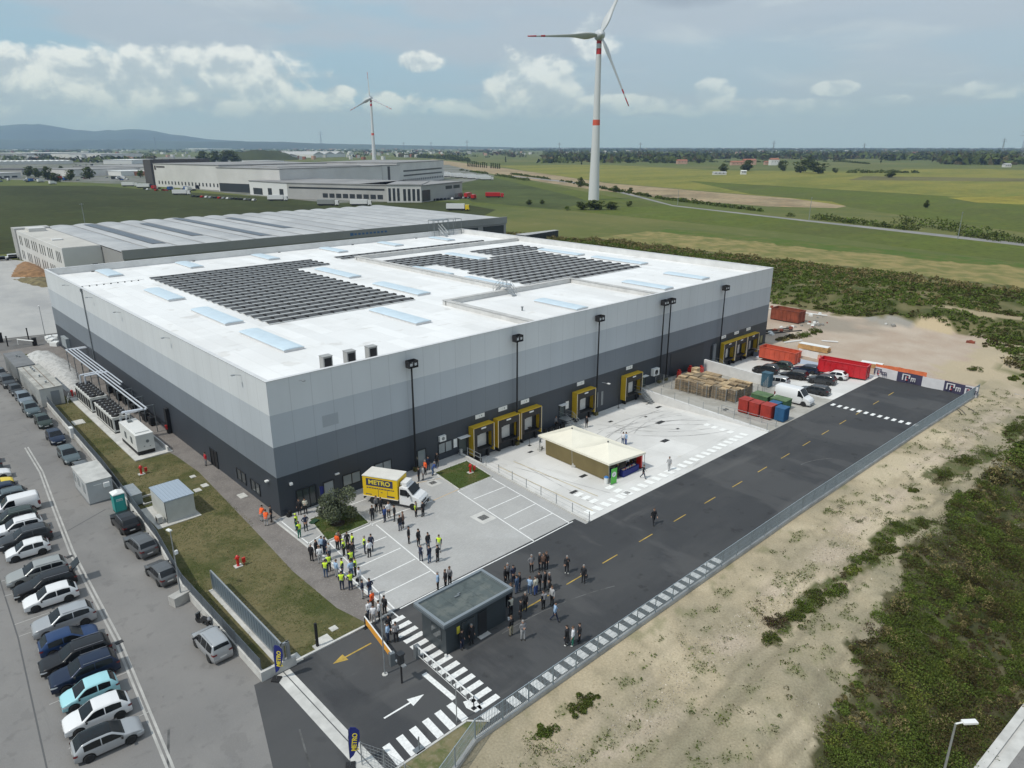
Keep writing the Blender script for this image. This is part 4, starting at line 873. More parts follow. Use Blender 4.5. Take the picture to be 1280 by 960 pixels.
post_fence('post_rail', 'row of thin posts with wires on the white wall below the pallet yard', [(61.4, -4.5), (59.75, -23.2)], 1.05, .1, 2.6, 'chain', m_galv, 'railing')
post_fence('handrail', 'short steel handrail by the first service door at the head of the court wall', [(24.6, -1.2), (24.5, -3.8)], 1.0, .02, 1.3, 'rails', m_galv, 'railing')
post_fence('guard_rail', 'double steel rail in front of the red and blue plastic bins', [(62.0, -14.8), (61.9, -23.4)], 1.0, .02, 2.1, 'rails', m_galv, 'railing')
def dock_stair(lab, x, y, n=7, w=1.4):
    t = thing('steel_stair', lab, 'stair', (x, y, -1.5), 0, 'steel stairs in the loading court')
    b = MB(); rise = 1.45 / n
    b.box(-w / 2, .1, 1.40, w / 2, 1.6, 1.46)
    for k in range(n): b.box(-w / 2, -.3 * k - .2, 1.4 - rise * (k + 1), w / 2, -.3 * k + .1, 1.44 - rise * (k + 1))
    b.build('steps', m_galv, t)
    h = MB()
    for sx in (-w / 2, w / 2):
        e = (sx, -.3 * n, 0)
        for k in range(0, n + 1, 1): h.bar((sx, .1 - .3 * k, 1.4 - rise * k), (sx, .1 - .3 * k, 2.45 - rise * k), .018, n=4)
        for dz in (.5, 1.05): h.bar((sx, .1, 1.4 + dz), (sx, .1 - .3 * n, 1.4 + dz - rise * n), .028, n=4); h.bar((sx, .1, 1.4 + dz), (sx, 1.6, 1.4 + dz), .028, n=4)
    h.build('handrail', m_galv, t)
dock_stair('galvanised stair with open rails beside the fourth dock, uphill of the marquee', 43.3, -1.75); dock_stair('galvanised stair with open rails right of the fifth dock beside the white wall', 60.8, -1.75)
dock_stair('galvanised stair left of the far three docks behind the white wall', 82.6, -1.75)
m_red = mat('hydrant_red', (.55, .02, .015), .35, coat=.4)
def hydrant(px, py, lab):
    t = thing('fire_hydrant', lab, 'hydrant', at(px, py), 0, 'red pillar fire hydrants')
    b = MB(); b.lathe((0, 0, 0), [(.16, .1), (.13, .12), (.13, .75), (.17, .8), (.17, 1.05), (.10, 1.15), (.04, 1.2)], 12); b.build('body', m_red, t)
    b = MB(); b.bar((-.26, 0, .92), (.26, 0, .92), .06, n=8); b.bar((0, -.25, .92), (0, 0, .92), .05, n=8); b.build('outlet', m_red, t)
    b = MB(); b.cbox((0, 0, .04), (.7, .6, .1)); b.build('slab', m_cover, t)
    b = MB(); b.cbox((.5, -.15, .55), (.3, .16, .5)); b.bar((.5, -.15, 0), (.5, -.15, .3), .03); b.build('hose_box', m_red, t)
hydrant(298, 708, 'red fire hydrant on the dry lawn below the small shed'); hydrant(588, 591, 'red fire hydrant on the small green plot before the docks'); hydrant(177, 593, 'red fire hydrant on the lawn beside the generator'); hydrant(91, 496, 'red fire hydrant at the upper end of the chiller pad')
PLOT1 = [(6.7, -2.7), (6.1, -7.5), (1.1, -7.7), (1.9, -2.5)]; PLOT2 = [(23.4, -2.5), (22.7, -8.0), (17.7, -8.0), (18.4, -2.5)]
sheet('grass_plot', PLOT1, .05, m_plot); sheet('grass_plot', PLOT2, .05, m_plot)
b = MB()
for PL in (PLOT1, PLOT2):
    for i in range(4): strip(b, PL[i], PL[(i + 1) % 4], .14, .09)
    for i in range(4):
        p, q = Vector(PL[i]), Vector(PL[(i + 1) % 4]); d = (q - p).normalized(); n = Vector((-d.y, d.x)) * .07
        for s_ in (-1, 1): b.poly([(*(p + n * s_), 0), (*(q + n * s_), 0), (*(q + n * s_), .09), (*(p + n * s_), .09)])
struct('kerb', b, m_conc2)
# ---- plant equipment on the left
b = MB(); b.box(-6.7, 25.5, 0, -2.2, 57.3, .14); tag(b.build('equipment_pad', m_conc2), 'long pale concrete pad under the chillers and generator', 'pad')
def chiller(lab, x0, x1, y0, y1):
    t = thing('chiller', lab, 'chiller', ((x0 + x1) / 2, (y0 + y1) / 2, .14), 0, 'rooftop-fan chillers beside the hall'); w = (x1 - x0) / 2; l = (y1 - y0) / 2
    b = MB(); b.box(-w, -l, .2, w, l, 2.2); b.box(-w - .05, -l - .05, 2.203, w + .05, l + .05, 2.3); b.build('casing', mat('chiller_white', (.60, .60, .57), .5, var=.04), t)
    b = MB(); b.box(-w + .05, -l + .05, 0, w - .05, l - .05, .198); b.build('plinth', m_black, t)
    c = MB(); n = 6
    for k in range(n):
        y = -l + .25 + (2 * l - .3) * k / n; c.box(-w - .02, y, .45, -w - .003, y + (2 * l) / n - .35, 1.9); c.box(w + .003, y, .45, w + .02, y + (2 * l) / n - .35, 1.9)
    c.box(-w + .2, -l - .02, .45, w - .2, -l - .003, 1.9); c.build('coil', m_black, t)
    fm = MB(); fm.lathe((0, 0, 0), [(.50, 0), (.52, .1), (.46, .30), (.38, .30), (.30, .12)], 14); me = fm.mesh('fan', m_black, True)
    hm = MB(); hm.lathe((0, 0, .1), [(.12, 0), (.12, .2)], 8); mh = hm.mesh('fan_hub', m_galv)
    nn = 7
    for k in range(nn):
        for sx in (-.52, .52):
            o = link(me, 'fan', t, (sx, -l + .62 + (2 * l - 1.24) * k / (nn - 1), 2.3)); link(mh, 'fan_hub', o)
chiller('white chiller with two rows of black fans, the one nearer the generator', -5.9, -3.7, 36.7, 45.3); chiller('white chiller with two rows of black fans, the one nearer the gravel heap', -5.9, -3.7, 47.6, 56.2)
t = thing('generator', 'boxy white generator with a black base on the equipment pad', 'generator', (-4.9, 30.1, .14))
b = MB(); b.box(-1.05, -3.4, .55, 1.05, 3.4, 2.7); b.box(-.8, -2.6, 2.703, .8, 1.6, 2.82); b.build('canopy', mat('generator_white', (.68, .68, .66), .45, var=.03), t)
b = MB(); b.box(-1.0, -3.3, 0, 1.0, 3.3, .548); b.build('base', m_black, t)
b = MB(); b.lathe((.25, -3.41, 1.7), [(.2, 0), (.2, -.02)], 12, axis='y'); b.cbox((-.2, -3.42, 1.1), (.12, .02, .12)); b.cbox((.5, -3.42, 1.0), (.12, .02, .1)); b.cbox((0, 2.3, 2.83), (.5, .5, .2)); b.cbox((-1.06, 1.0, 1.6), (.02, .8, .9)); b.cbox((-1.06, -1.4, 1.6), (.02, .8, .9)); b.build('fittings', m_steel, t)
b = MB(); b.box(-2.75, 25.7, .141, -2.6, 33.6, .75); tag(b.build('pad_kerb', MATS['white_concrete']), 'white low kerb wall on the pad beside the generator', 'wall')
t = thing('pipe_rack', 'four parallel silver pipes on supports along the dark side wall', 'pipes', (-2.3, 52, 0)); m_pipe = mat('silver_pipe', (.66, .68, .72), .3, .45)
for k in range(4):
    x = -.75 + k * .5; y1 = 20.5 - k * .35; y0 = -19.5 + (0 if k < 2 else 11 + k)
    b = MB(); b.bar((x, y0, 4.15), (x, y1, 4.15), .11, n=8); b.bar((x, y1, 4.15), (2.2, y1, 4.15), .11, n=8); b.build('pipe', m_pipe, t)
b = MB(); b.bar((-.75, -19.5, 4.15), (-3.1, -19.0, 4.15), .16, n=8); b.bar((-3.1, -19.0, 4.15), (-3.2, -18.0, 3.4), .16, n=8); b.bar((-3.2, -18, 3.4), (-3.2, -17.4, .6), .14, n=8); b.bar((-.25, -19.3, 4.0), (-2.6, -18.6, 3.8), .13, n=8); b.bar((-2.6, -18.6, 3.8), (-2.7, -17.2, .6), .12, n=8)
b.bar((.25, 3.0, 4.1), (-2.7, 3.6, 3.9), .14, n=8); b.bar((-2.7, 3.6, 3.9), (-2.9, 3.4, 1.2), .13, n=8); b.bar((.75, 2.0, 4.1), (-2.3, 2.7, 3.9), .14, n=8); b.bar((-2.3, 2.7, 3.9), (-2.4, 2.6, 1.2), .13, n=8); b.build('branch_pipe', m_pipe, t)
for k in range(9):
    y = -18 + k * 4.7; b = MB(); b.box(-1.0, y - .05, 3.85, 1.1, y + .05, 3.98); b.box(-.95, y - .05, 0, -.85, y + .05, 3.85); b.box(.95, y - .05, 0, 1.05, y + .05, 3.85); b.build('support', m_steel, t)
t = thing('pump_group', 'dark pumps and valves behind the chillers at the wall', 'pumps', (-.9, 45, 0)); b = MB()
for k in range(9): b.cbox((random.uniform(-.3, .3), -8 + k * 2.4, .7), (.7, 1.1, 1.1)); b.bar((0, -8 + k * 2.4, 1.2), (0, -7 + k * 2.4, 1.5), .14)
b.build('pump', m_black, t)
t = thing('pipe_valve', 'dark riser with a red valve at the near end of the pipes', 'valve', (-.35, 32.4, 0)); b = MB(); b.box(-.15, -.4, 0, .3, .4, 3.6); b.build('riser', m_black, t); b = MB(); b.cbox((-.3, -.2, 1.0), (.25, .25, .6)); b.build('valve', m_red, t)
def container(lab, name, x0, x1, y0, y1, h, mw, mr_, rib=True, cat='container'):
    t = thing(name, lab, cat, ((x0 + x1) / 2, (y0 + y1) / 2, 0)); w = (x1 - x0) / 2; l = (y1 - y0) / 2
    b = MB(); b.box(-w, -l, .12, w, l, h - .08)
    if rib:
        n = int(2 * l / .55)
        for k in range(n): y = -l + .2 + k * .55; b.box(-w - .04, y, .25, -w - .002, y + .25, h - .25); b.box(w + .002, y, .25, w + .04, y + .25, h - .25)
    b.build('wall', mw, t); b = MB(); b.box(-w - .06, -l - .06, h - .078, w + .06, l + .06, h + .02); rf_ = b.build('roof', mr_, t)
    b = MB(); b.box(-w - .02, -l - .02, 0, w + .02, l + .02, .118); b.build('base_frame', m_steel, t); return t, w, l
m_cw = mat('container_pale_grey', (.50, .50, .48), .6, var=.08, scale=.8); m_cr = mat('container_roof_beige', (.40, .39, .355), .7, var=.2, scale=.6); m_crd = mat('container_roof_grey', (.17, .175, .18), .8, var=.1, scale=.6)
t, w, l = container('long pale container cabin with rusty roof edges beside the parked cars', 'container', -10.6, -7.6, 55.6, 70.5, 2.9, m_cw, m_cr)
b = MB()
for y in (5.8, 4.6, 3.4, -.4, -4.6): b.lathe((.0, y, 2.95), [(.13, 0), (.13, .25), (.2, .3)], 8)
b.build('roof_vent', m_galv, t); b = MB(); b.box(-.15, -l - .03, .15, 1.0, -l - .003, 2.3); b.build('door', mat('door_mid_grey', (.22, .24, .26), .5), t); b = MB(); b.box(-.9, -l + .2, 2.925, -.82, l - .2, 2.95); b.box(.55, -l + .2, 2.925, .63, l - .2, 2.95); b.build('rust_strip', mat('rust_brown', (.16, .12, .09), .9), t)
t, w, l = container('dark-roofed container cabin behind the pale one at the top of the car park', 'container', -10.7, -8.1, 71.3, 82.4, 2.9, mat('container_grey2', (.30, .305, .30), .6, var=.1), m_crd)
b = MB(); b.lathe((0, 1.5, 2.95), [(.15, 0), (.15, .3)], 8); b.lathe((.3, .9, 2.95), [(.13, 0), (.13, .25)], 8); b.build('roof_vent', m_galv, t)
t, w, l = container('boxy grey site cabin standing in the parking row beside the teal toilet', 'site_cabin', -13.95, -11.45, 16.75, 22.6, 2.65, mat('cabin_grey', (.44, .45, .45), .55, var=.05), mat('cabin_roof', (.48, .475, .45), .7, var=.12, scale=.8), False, 'cabin')
b = MB(); b.box(.35, -l - .3, 1.7, .95, -l - .003, 2.2); b.build('ac_unit', m_wht, t); b = MB(); b.box(-.6, -l - .03, 2.1, .2, -l - .003, 2.17); b.build('pipe_cover', m_wht, t)
b = MB()
for y in (-1.9, .3, 2.0): b.box(-w - .03, y, 1.0, -w - .003, y + .9, 2.1)
b.build('window', m_glassl, t)
t = thing('metal_shed', 'pale metal shed with a blue-grey ribbed roof on the lawn', 'shed', (-7.75, 8.95, 0)); b = MB(); b.box(-1.45, -2.25, .08, 1.45, 2.25, 2.45); b.build('wall', mat('shed_wall', (.50, .51, .48), .6, var=.05), t)
b = MB(); b.box(-1.52, -2.32, 2.453, 1.52, 2.32, 2.56)
for k in range(9): b.box(-1.4 + k * .34, -2.3, 2.562, -1.36 + k * .34, 2.3, 2.60)
b.build('roof', mat('shed_roof_blue', (.36, .42, .49), .45, .2), t); b = MB(); b.box(-1.47, -2.27, .08, -1.40, -2.2, 2.4) if False else b.box(-1.49, -2.29, .08, -1.452, -2.2, 2.45); b.build('corner_trim', m_dark, t)
b = MB(); b.box(-2.6, -2.8, 0, 1.8, 2.9, .07); b.build('slab', m_conc2, t)
t = thing('heat_pump', 'small outdoor unit on the slab beside the metal shed', 'air conditioner', (-9.75, 7.5, .07)); b = MB(); b.box(-.25, -.45, .1, .25, .45, .75); b.build('casing', m_cw, t); b = MB(); b.lathe((-.26, 0, .43), [(.25, 0), (.25, -.02)], 12, axis='x'); b.build('fan', m_black, t); b = MB(); b.box(-.2, -.4, 0, .2, -.3, .1); b.box(-.2, .3, 0, .2, .4, .1); b.build('foot', m_black, t)
t = thing('portable_toilet', 'teal portable toilet with a white roof beside the grey site cabin', 'toilet', (-11.9, 13.3, 0)); mte = mat('teal_plastic', (.02, .27, .25), .45)
b = MB(); b.box(-.55, -.55, .12, .55, .55, 2.05); b.build('body', mte, t); b = MB(); b.prism([(-.6, -.6), (.6, -.6), (.6, .6), (-.6, .6)], 2.053, 2.15); b.add([(-.6, -.6, 2.15), (.6, -.6, 2.15), (.6, .6, 2.15), (-.6, .6, 2.15), (0, -.4, 2.35), (0, .4, 2.35)], [(0, 1, 4), (1, 2, 5, 4), (2, 3, 5), (3, 0, 4, 5)]); b.build('roof', m_wht, t)
b = MB(); b.box(-.4, -.58, .2, .4, -.553, 1.9); b.build('door', mat('teal_door', (.03, .33, .30), .45), t); b = MB()
for k in range(2):
    for j in range(5): b.box(-.32 + j * .13, -.60, 1.5 - k * .16, -.24 + j * .13, -.582, 1.58 - k * .16)
b.build('lettering', m_wht, t); b = MB(); b.box(-.55, -.5, 0, -.4, .5, .118); b.box(.4, -.5, 0, .55, .5, .118); b.build('skid', m_black, t)
t = thing('water_tank', 'pale blue-grey flat tank box behind the toilet at the fence', 'tank', (-10.2, 14.6, 0)); b = MB(); b.box(-.7, -1.5, .1, .6, 1.6, 1.3); b.build('tank', mat('tank_blue_grey', (.30, .35, .38), .4, .3), t); b = MB(); b.box(-.75, -1.55, 1.303, .65, 1.65, 1.36); b.build('lid', m_galv, t)
b = MB(); b.box(-9.7, 12.6, .01, -8.2, 12.75, .2); b.box(-9.7, 14.6, .01, -8.2, 14.75, .2); b.box(-9.7, 12.75, .01, -9.55, 14.6, .2); b.box(-8.35, 12.75, .01, -8.2, 14.6, .2); tag(b.build('concrete_pit', m_conc2), 'open square concrete pit in the lawn behind the fence', 'pit')
b = MB(); b.box(-10.6, 38.9, 0, -10.1, 39.9, 1.55); tag(b.build('meter_box', m_wht), 'white meter box on the car park wall beside the chillers', 'box')
def lamp(px, py, h, lab, block=True, n=2, z=0, xy=None, grp='street lamps'):
    p = xy or at(px, py); t = thing('street_lamp', lab, 'lamp', (p[0], p[1], z), 0, grp)
    if block: b = MB(); b.box(-.9, -.45, 0, .9, .45, .85); b.build('concrete_block', m_conc, t); z0 = .85
    else: z0 = 0
    b = MB(); b.bar((0, 0, z0), (0, 0, h), .07, .04, 8); b.build('pole', m_galv, t)
    b = MB(); b.cbox((0, .15, h - .05), (.25, .5, .1)); b.build('lamp_head', m_wht, t)
    if n > 1: b = MB(); b.cbox((.18, 0, h - 2.2), (.3, .2, .3)); b.build('camera', m_wht, t)
    return t
lamp(0, 0, 6.9, 'thin lamp pole on a grey concrete block at the car park wall', xy=(-13.0, -7.9)).rotation_euler = (0, 0, .25)
lamp(57, 422, 6.6, 'slender lamp pole far left behind the pale yard kerb', False, 1)
def heap(name, lab, poly, h, m, cat, seed=0, step=.45, z0=.0, rough=.25):
    xs_ = [p[0] for p in poly]; ys_ = [p[1] for p in poly]; v = {}; b = MB(); nx = int((max(xs_) - min(xs_)) / step) + 3; ny = int((max(ys_) - min(ys_)) / step) + 3
    def dist(x, y):
        d = 1e9
        for i in range(len(poly)):
            ax, ay = poly[i]; bx_, by_ = poly[(i + 1) % len(poly)]; dx, dy = bx_ - ax, by_ - ay; t_ = max(0, min(1, ((x - ax) * dx + (y - ay) * dy) / (dx * dx + dy * dy + 1e-9))); d = min(d, math.hypot(x - ax - dx * t_, y - ay - dy * t_))
        return d if pip(x, y, poly) else -d
    idx = {}
    for j in range(ny):
        for i in range(nx):
            x = min(xs_) - step + i * step; y = min(ys_) - step + j * step; d = dist(x, y) + .25 * fbm(x + seed, y, .8)
            z = z0 + h * (1 - math.exp(-max(0, d) * 1.1 / h)) + (rough * (fbm(x + seed, y, 1.3)) if d > 0 else 0) - (.3 if d < -.2 else 0)
            idx[(i, j)] = len(b.v); b.v.append((x, y, z))
    for j in range(ny - 1):
        for i in range(nx - 1):
            q = (idx[(i, j)], idx[(i + 1, j)], idx[(i + 1, j + 1)], idx[(i, j + 1)])
            if max(b.v[k][2] for k in q) > z0 + .005: b.f.append(q); b.m.append(0)
    o = b.build(name, m, smooth=True); return tag(o, lab, cat)
m_heap = ground_mat('white_rubble', [(.50, .495, .48), ((.34, .34, .33), 1.8, .45, .62, .8), ((.62, .62, .6), 5, .5, .65, .6), ((.24, .23, .22), 7, .58, .7, .6)], bump=.08, bscale=5)
heap('rubble_heap', 'long heap of white rubble between the container cabins and the hall', [(-6.6, 87.5), (-6.2, 90.5), (-4, 91.5), (-2.4, 89), (-1.6, 80), (-2.3, 70), (-3.2, 64), (-4.6, 60), (-6.0, 62), (-6.3, 69), (-6.0, 78)], .95, m_heap, 'rubble')
m_soil = mat('orange_soil', (.27, .155, .075), .95, var=.25, scale=.7, bump=.05)
heap('soil_heap', 'orange-brown soil heap at the edge of the pale yard beyond the hall', [(-9.2, 0)] and [(at(x, y).x, at(x, y).y) for x, y in ((14, 346), (22, 332), (34, 328), (56, 336), (62, 346))], 1.7, m_soil, 'soil', step=1.2)
heap('soil_heap', 'low olive-brown soil bank in front of the orange heap', [(at(x, y).x, at(x, y).y) for x, y in ((18, 349), (62, 348), (62, 360), (40, 356))], .8, mat('olive_soil', (.17, .14, .07), .95, var=.3, scale=.7), 'soil', step=1.2)
for (px, py, w_, h_, lab, m_) in ((2, 428, .6, 1.9, 'dark barrier housing at the far left gate', m_black), (10, 433, .2, 2.0, 'black post right of the far left barrier housing', m_black), (36, 425, .2, 2.4, 'black post before the pale yard kerb', m_black), (44, 432, .7, 1.5, 'dark housing of the white far boom', m_black)):
    b = MB(); b.box(-w_ / 2, -w_ / 2, 0, w_ / 2, w_ / 2, h_); b.box(-w_ / 2 - .05, -w_ / 2 - .05, h_ + .002, w_ / 2 + .05, w_ / 2 + .05, h_ + .06); tag(b.build('gate_post', m_, loc=at(px, py)), lab, 'post')
b = MB(); p_ = at(23, 431); q_ = at(43, 433); b.bar((p_.x, p_.y, 1.1), (q_.x, q_.y, 1.1), .12); b.bar((p_.x, p_.y, 0), (p_.x, p_.y, 1.1), .08); tag(b.build('boom_barrier', m_wht), 'white boom lying across the far left gateway', 'barrier')
for k, (px, py) in enumerate([(62, 425), (66, 428), (70, 432), (69, 424)]):
    b = MB(); b.cbox((0, 0, .35), (1.3, 1.6, .7), .3 * k); b.cbox((.1, 0, .78), (1.0, 1.2, .15), .3 * k + .2); tag(b.build('wrapped_goods', m_wht, loc=at(px, py)), ['leftmost white wrapped bundle', 'second white wrapped bundle', 'lowest white wrapped bundle', 'upper white wrapped bundle'][k] + ' at the far corner of the hall', 'goods', 'white bundles at the hall corner')
post_fence('handrail', 'white rail leading from the pale container to the chiller pad', [(-7.4, 55.0), (-6.6, 57.6)], .9, 0, 1.5, 'rails', m_wht, 'railing')
# == COURT THINGS
# ---- marquee
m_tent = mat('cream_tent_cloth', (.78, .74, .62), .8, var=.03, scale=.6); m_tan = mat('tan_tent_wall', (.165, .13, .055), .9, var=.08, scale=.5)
TC = (36.1, -11.7); zt = zcourt(36, -11.7)
t = thing('marquee', 'long cream two-peaked marquee with tan side walls in the loading court', 'marquee', (TC[0], TC[1], zt))
t.rotation_euler = (-math.atan(1.5 / 20.5), 0, -.145)
hw, hl, ez = 2.95, 6.9, 2.2
b = MB(); n = 8
for cy in (-hl / 2, hl / 2):
    rings = []
    for k in range(n + 1):
        f = k / n; s_ = 1 - f; z = ez + .12 + 1.05 * (f ** 1.5)
        rings.append([(sx * hw * s_, cy + sy * hl / 2 * s_, z) for sx, sy in ((-1, -1), (1, -1), (1, 1), (-1, 1))])
    for k in range(n):
        for j in range(4): b.poly([rings[k][j], rings[k][(j + 1) % 4], rings[k + 1][(j + 1) % 4], rings[k + 1][j]])
b.build('canopy', m_tent, t, smooth=False)
b = MB(); b.box(-hw - .02, -hl - .02, ez - .12, hw + .02, -hl, ez + .13); b.box(-hw - .02, hl, ez - .12, hw + .02, hl + .02, ez + .13); b.box(-hw - .02, -hl, ez - .12, -hw, hl, ez + .13); b.box(hw, -hl, ez - .12, hw + .02, hl, ez + .13); b.build('valance', m_tent, t)
for sx in (-1, 1):
    for yy in (-hl, 0, hl):
        zz = 0; b = MB(); b.bar((sx * (hw - .06), yy * .985, zz), (sx * (hw - .06), yy * .985, ez - .1), .04); b.build('leg', m_galv, t)
for cy in (-hl / 2, hl / 2): b = MB(); b.lathe((0, cy, ez + 1.15), [(.05, 0), (.12, .1), (.05, .22)], 8); b.build('finial', m_dark, t)
b = MB(); zb = .03
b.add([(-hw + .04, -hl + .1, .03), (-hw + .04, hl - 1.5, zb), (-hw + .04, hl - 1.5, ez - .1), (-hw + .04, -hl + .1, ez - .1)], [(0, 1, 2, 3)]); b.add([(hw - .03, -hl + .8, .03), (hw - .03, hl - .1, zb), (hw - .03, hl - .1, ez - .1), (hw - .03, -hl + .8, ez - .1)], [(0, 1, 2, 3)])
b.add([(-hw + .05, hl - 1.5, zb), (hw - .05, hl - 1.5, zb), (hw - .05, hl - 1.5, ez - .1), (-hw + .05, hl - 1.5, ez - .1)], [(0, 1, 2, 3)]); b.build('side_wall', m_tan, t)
def table(x, y, z, w, d, cloth, lab, rz=0):
    t = thing('catering_table', lab, 'table', (x, y, z), rz, 'tables under the marquee'); b = MB(); b.box(-w / 2, -d / 2, .72, w / 2, d / 2, .75); b.build('top', m_wht, t)
    b = MB(); b.box(-w / 2 - .01, -d / 2 - .01, .02, w / 2 + .01, d / 2 + .01, .752 + .006); b.build('cloth', cloth, t)
    b = MB()
    for sx in (-1, 1): b.bar((sx * (w / 2 - .15), 0, 0), (sx * (w / 2 - .15), 0, .7), .03)
    b.build('leg', m_galv, t); return t
zf_ = zcourt(34, -18.6)
table(35.9, -18.0, zf_, 3.0, .75, m_navy, 'navy-draped serving table at the open end of the marquee, right'); table(33.5, -17.0, zf_ - .05, 1.5, .75, m_navy, 'navy-draped table inside the marquee behind the green banner')
mfood = [mat('food_tan', (.55, .33, .15), .8), mat('food_red', (.5, .08, .05), .7), mat('food_pale', (.6, .52, .4), .8)]
for k in range(6):
    b = MB(); b.lathe((0, 0, 0), [(.16, 0), (.2, .03)], 12, m=0); b.lathe((0, 0, .03), [(.14, 0), (.05, .10)], 10, m=1)
    tag(b.build('serving_tray', [m_wht, mfood[k % 3]], loc=(34.8 + k * .42, -18.0, zf_ + .76)), 'round tray of food on the navy serving table of the marquee', 'tray', 'food trays under the marquee')
m_green = mat('bright_green_print', (.10, .48, .06), .5)
t = thing('roll_up_banner', 'bright green roll-up banner with a white round emblem at the marquee corner', 'banner', tuple(atc(767, 605)), -.15)
b = MB(); b.box(-.45, -.01, .08, .45, .01, 2.0); b.build('print', m_green, t); b = MB(); b.box(-.48, -.12, 0, .48, .12, .078); b.build('base', m_galv, t)
b = MB(); b.lathe((0, -.012, 1.25), [(.33, 0), (.33, -.006)], 20, axis='y'); e_ = b.build('emblem', m_wht, t); b = MB(); b.cbox((0, -.022, 1.25), (.12, .004, .2)); b.cbox((-.1, -.022, 1.16), (.12, .004, .08)); b.build('emblem_mark', mat('grey_blue', (.2, .25, .35), .6), e_)
t = thing('red_stand', 'red display stand at the right leg of the marquee', 'stand', (38.1, -17.9, zf_)); b = MB(); b.box(-.12, -.35, .06, .12, .35, 1.9); b.build('panel', m_red, t); b = MB(); b.box(-.3, -.4, 0, .3, .4, .058); b.build('base', m_black, t)
b = MB(); b.lathe((0, 0, 0), [(.24, 0), (.28, .75), (.30, .8)], 14); o = tag(b.build('bin', m_wht, loc=atc(757.6, 604.5)), 'white bin with blue lid left of the green banner', 'bin'); b = MB(); b.lathe((0, 0, .802), [(.30, 0), (.2, .12)], 14); b.build('lid', mat('blue_plastic', (.03, .16, .42), .5), o)
for (px, py, lab) in ((675, 562, 'concrete-weighted pole stand at the far left corner of the marquee'), (718, 583, 'concrete-weighted pole stand at the middle of the marquee side')):
    p = atc(px, py); t = thing('weighted_stand', lab, 'stand', p, 0, 'weighted stands beside the marquee'); b = MB(); b.cbox((0, 0, .15), (.9, .5, .3), .4); b.cbox((.1, 0, .38), (.5, .4, .16), .1); b.build('weight', m_conc2, t); b = MB(); b.bar((0, 0, .3), (0, 0, 2.2), .03); b.build('pole', m_galv, t); b = MB(); b.cbox((0, 0, 1.3), (.3, .05, .4)); b.build('plate', m_yel if px > 700 else m_galv, t)
t = thing('lamp_stand', 'thin black pole with small box in front of the third dock', 'stand', atc(662, 557)); b = MB(); b.bar((0, 0, .04), (0, 0, 2.6), .035); b.build('pole', m_black, t); b = MB(); b.cbox((0, 0, 2.65), (.5, .3, .15)); b.build('head', m_black, t); b = MB(); b.cbox((0, 0, .02), (.4, .4, .05)); b.build('base', m_black, t)
b = MB(); b.bar((0, 0, .03), (0, 0, 2.1), .04); b.cbox((0, 0, .02), (.3, .3, .04)); tag(b.build('court_post', m_black, loc=atc(773, 510)), 'thin dark post at the wall left of the fifth dock', 'post')
for k in range(7):
    t = thing('dark_drum', 'dark rubbish drum at the wall between the third and fourth dock', 'drum', (39.2 + k * .62, -.75 - (k % 2) * .3, -1.5), 0, 'drums against the dark wall')
    b = MB(); b.lathe((0, 0, 0), [(.26, 0), (.28, .4), (.26, .85), (.2, .9)], 12); b.build('barrel', m_black, t)
for (x, y, lab) in ((26.1, -1.6, 'dark bundle with a red lid at the rail of the first dock'),):
    b = MB(); b.cbox((0, 0, .35), (.6, .5, .7)); b.cbox((0, 0, .74), (.4, .4, .08)); tag(b.build('bundle', m_black, loc=(x, y, -1.48)), lab, 'bundle')
for k, (x, c) in enumerate(((49.9, 'ok'), (66.9, 'ok'), (69.0, 'ok'))):
    pass
# ---- pallet yard: wire cage and pallets
post_fence('wire_cage', 'open galvanised wire cage fence around the pallet stacks', [(65.0, -.8), (65.3, -8.4), (66.3, -14.6), (70.2, -15.1), (72.9, -15.4), (77.6, -14.0)], 2.1, .02, 1.6, 'wire', m_galv)
m_wood = mat('pallet_wood', (.40, .29, .17), .85, var=.25, scale=.9); m_woodd = mat('pallet_wood_old', (.27, .215, .145), .9, var=.3, scale=.7); m_woodl = mat('pallet_wood_new', (.56, .42, .25), .85, var=.18, scale=.8)
def pallet_mesh(m):
    b = MB()
    for k in range(5): b.box(-.6, -.4 + k * .165, .12, .6, -.4 + k * .165 + .135, .142)
    for y in (-.35, 0, .35):
        for x in (-.53, 0, .53): b.box(x - .07, y - .05, .022, x + .07, y + .05, .098)
        b.box(-.6, y - .05, 0, .6, y + .05, .02); b.box(-.6, y - .05, .1, .6, y + .05, .118)
    return b.mesh('pallet', m)
PMS = [pallet_mesh(m_woodd), pallet_mesh(m_wood), pallet_mesh(m_woodl)]
cols = []
for j in range(8):
    for i in range(6):
        y = -4.6 - j * 1.28; x = 66.1 + i * .92 + (j > 4) * .55 + (j > 6) * .4
        if x > 72.2 + (j > 4) * .6: continue
        cols.append((x + random.uniform(-.05, .05), y + random.uniform(-.06, .06), 13 + random.randint(-1, 1)))
allp = []
for (x, y, n) in cols:
    for k in range(n): allp.append((x + random.uniform(-.03, .03), y + random.uniform(-.03, .03), .02 + k * .146, k == n - 1))
def vis(p): return (0 if (p[3] or p[0] < 66.9 + (p[1] < -9.8) * .6 or p[1] < -13.2) else 1, -p[2], math.hypot(p[0] - CP.x, p[1] - CP.y))
allp.sort(key=vis); near, rest = allp[:290], allp[290:]
for k, (x, y, z, top) in enumerate(near):
    o = link(random.choice([PMS[0], PMS[1], PMS[2]] if top else [PMS[0], PMS[0], PMS[1]]), 'pallet', None, (x, y, z)); o.rotation_euler = (0, 0, PI / 2 + random.uniform(-.03, .03)); tag(o, 'weathered wooden pallet in the stacks inside the wire cage', 'pallet', 'stacked wooden pallets')
b = MB()
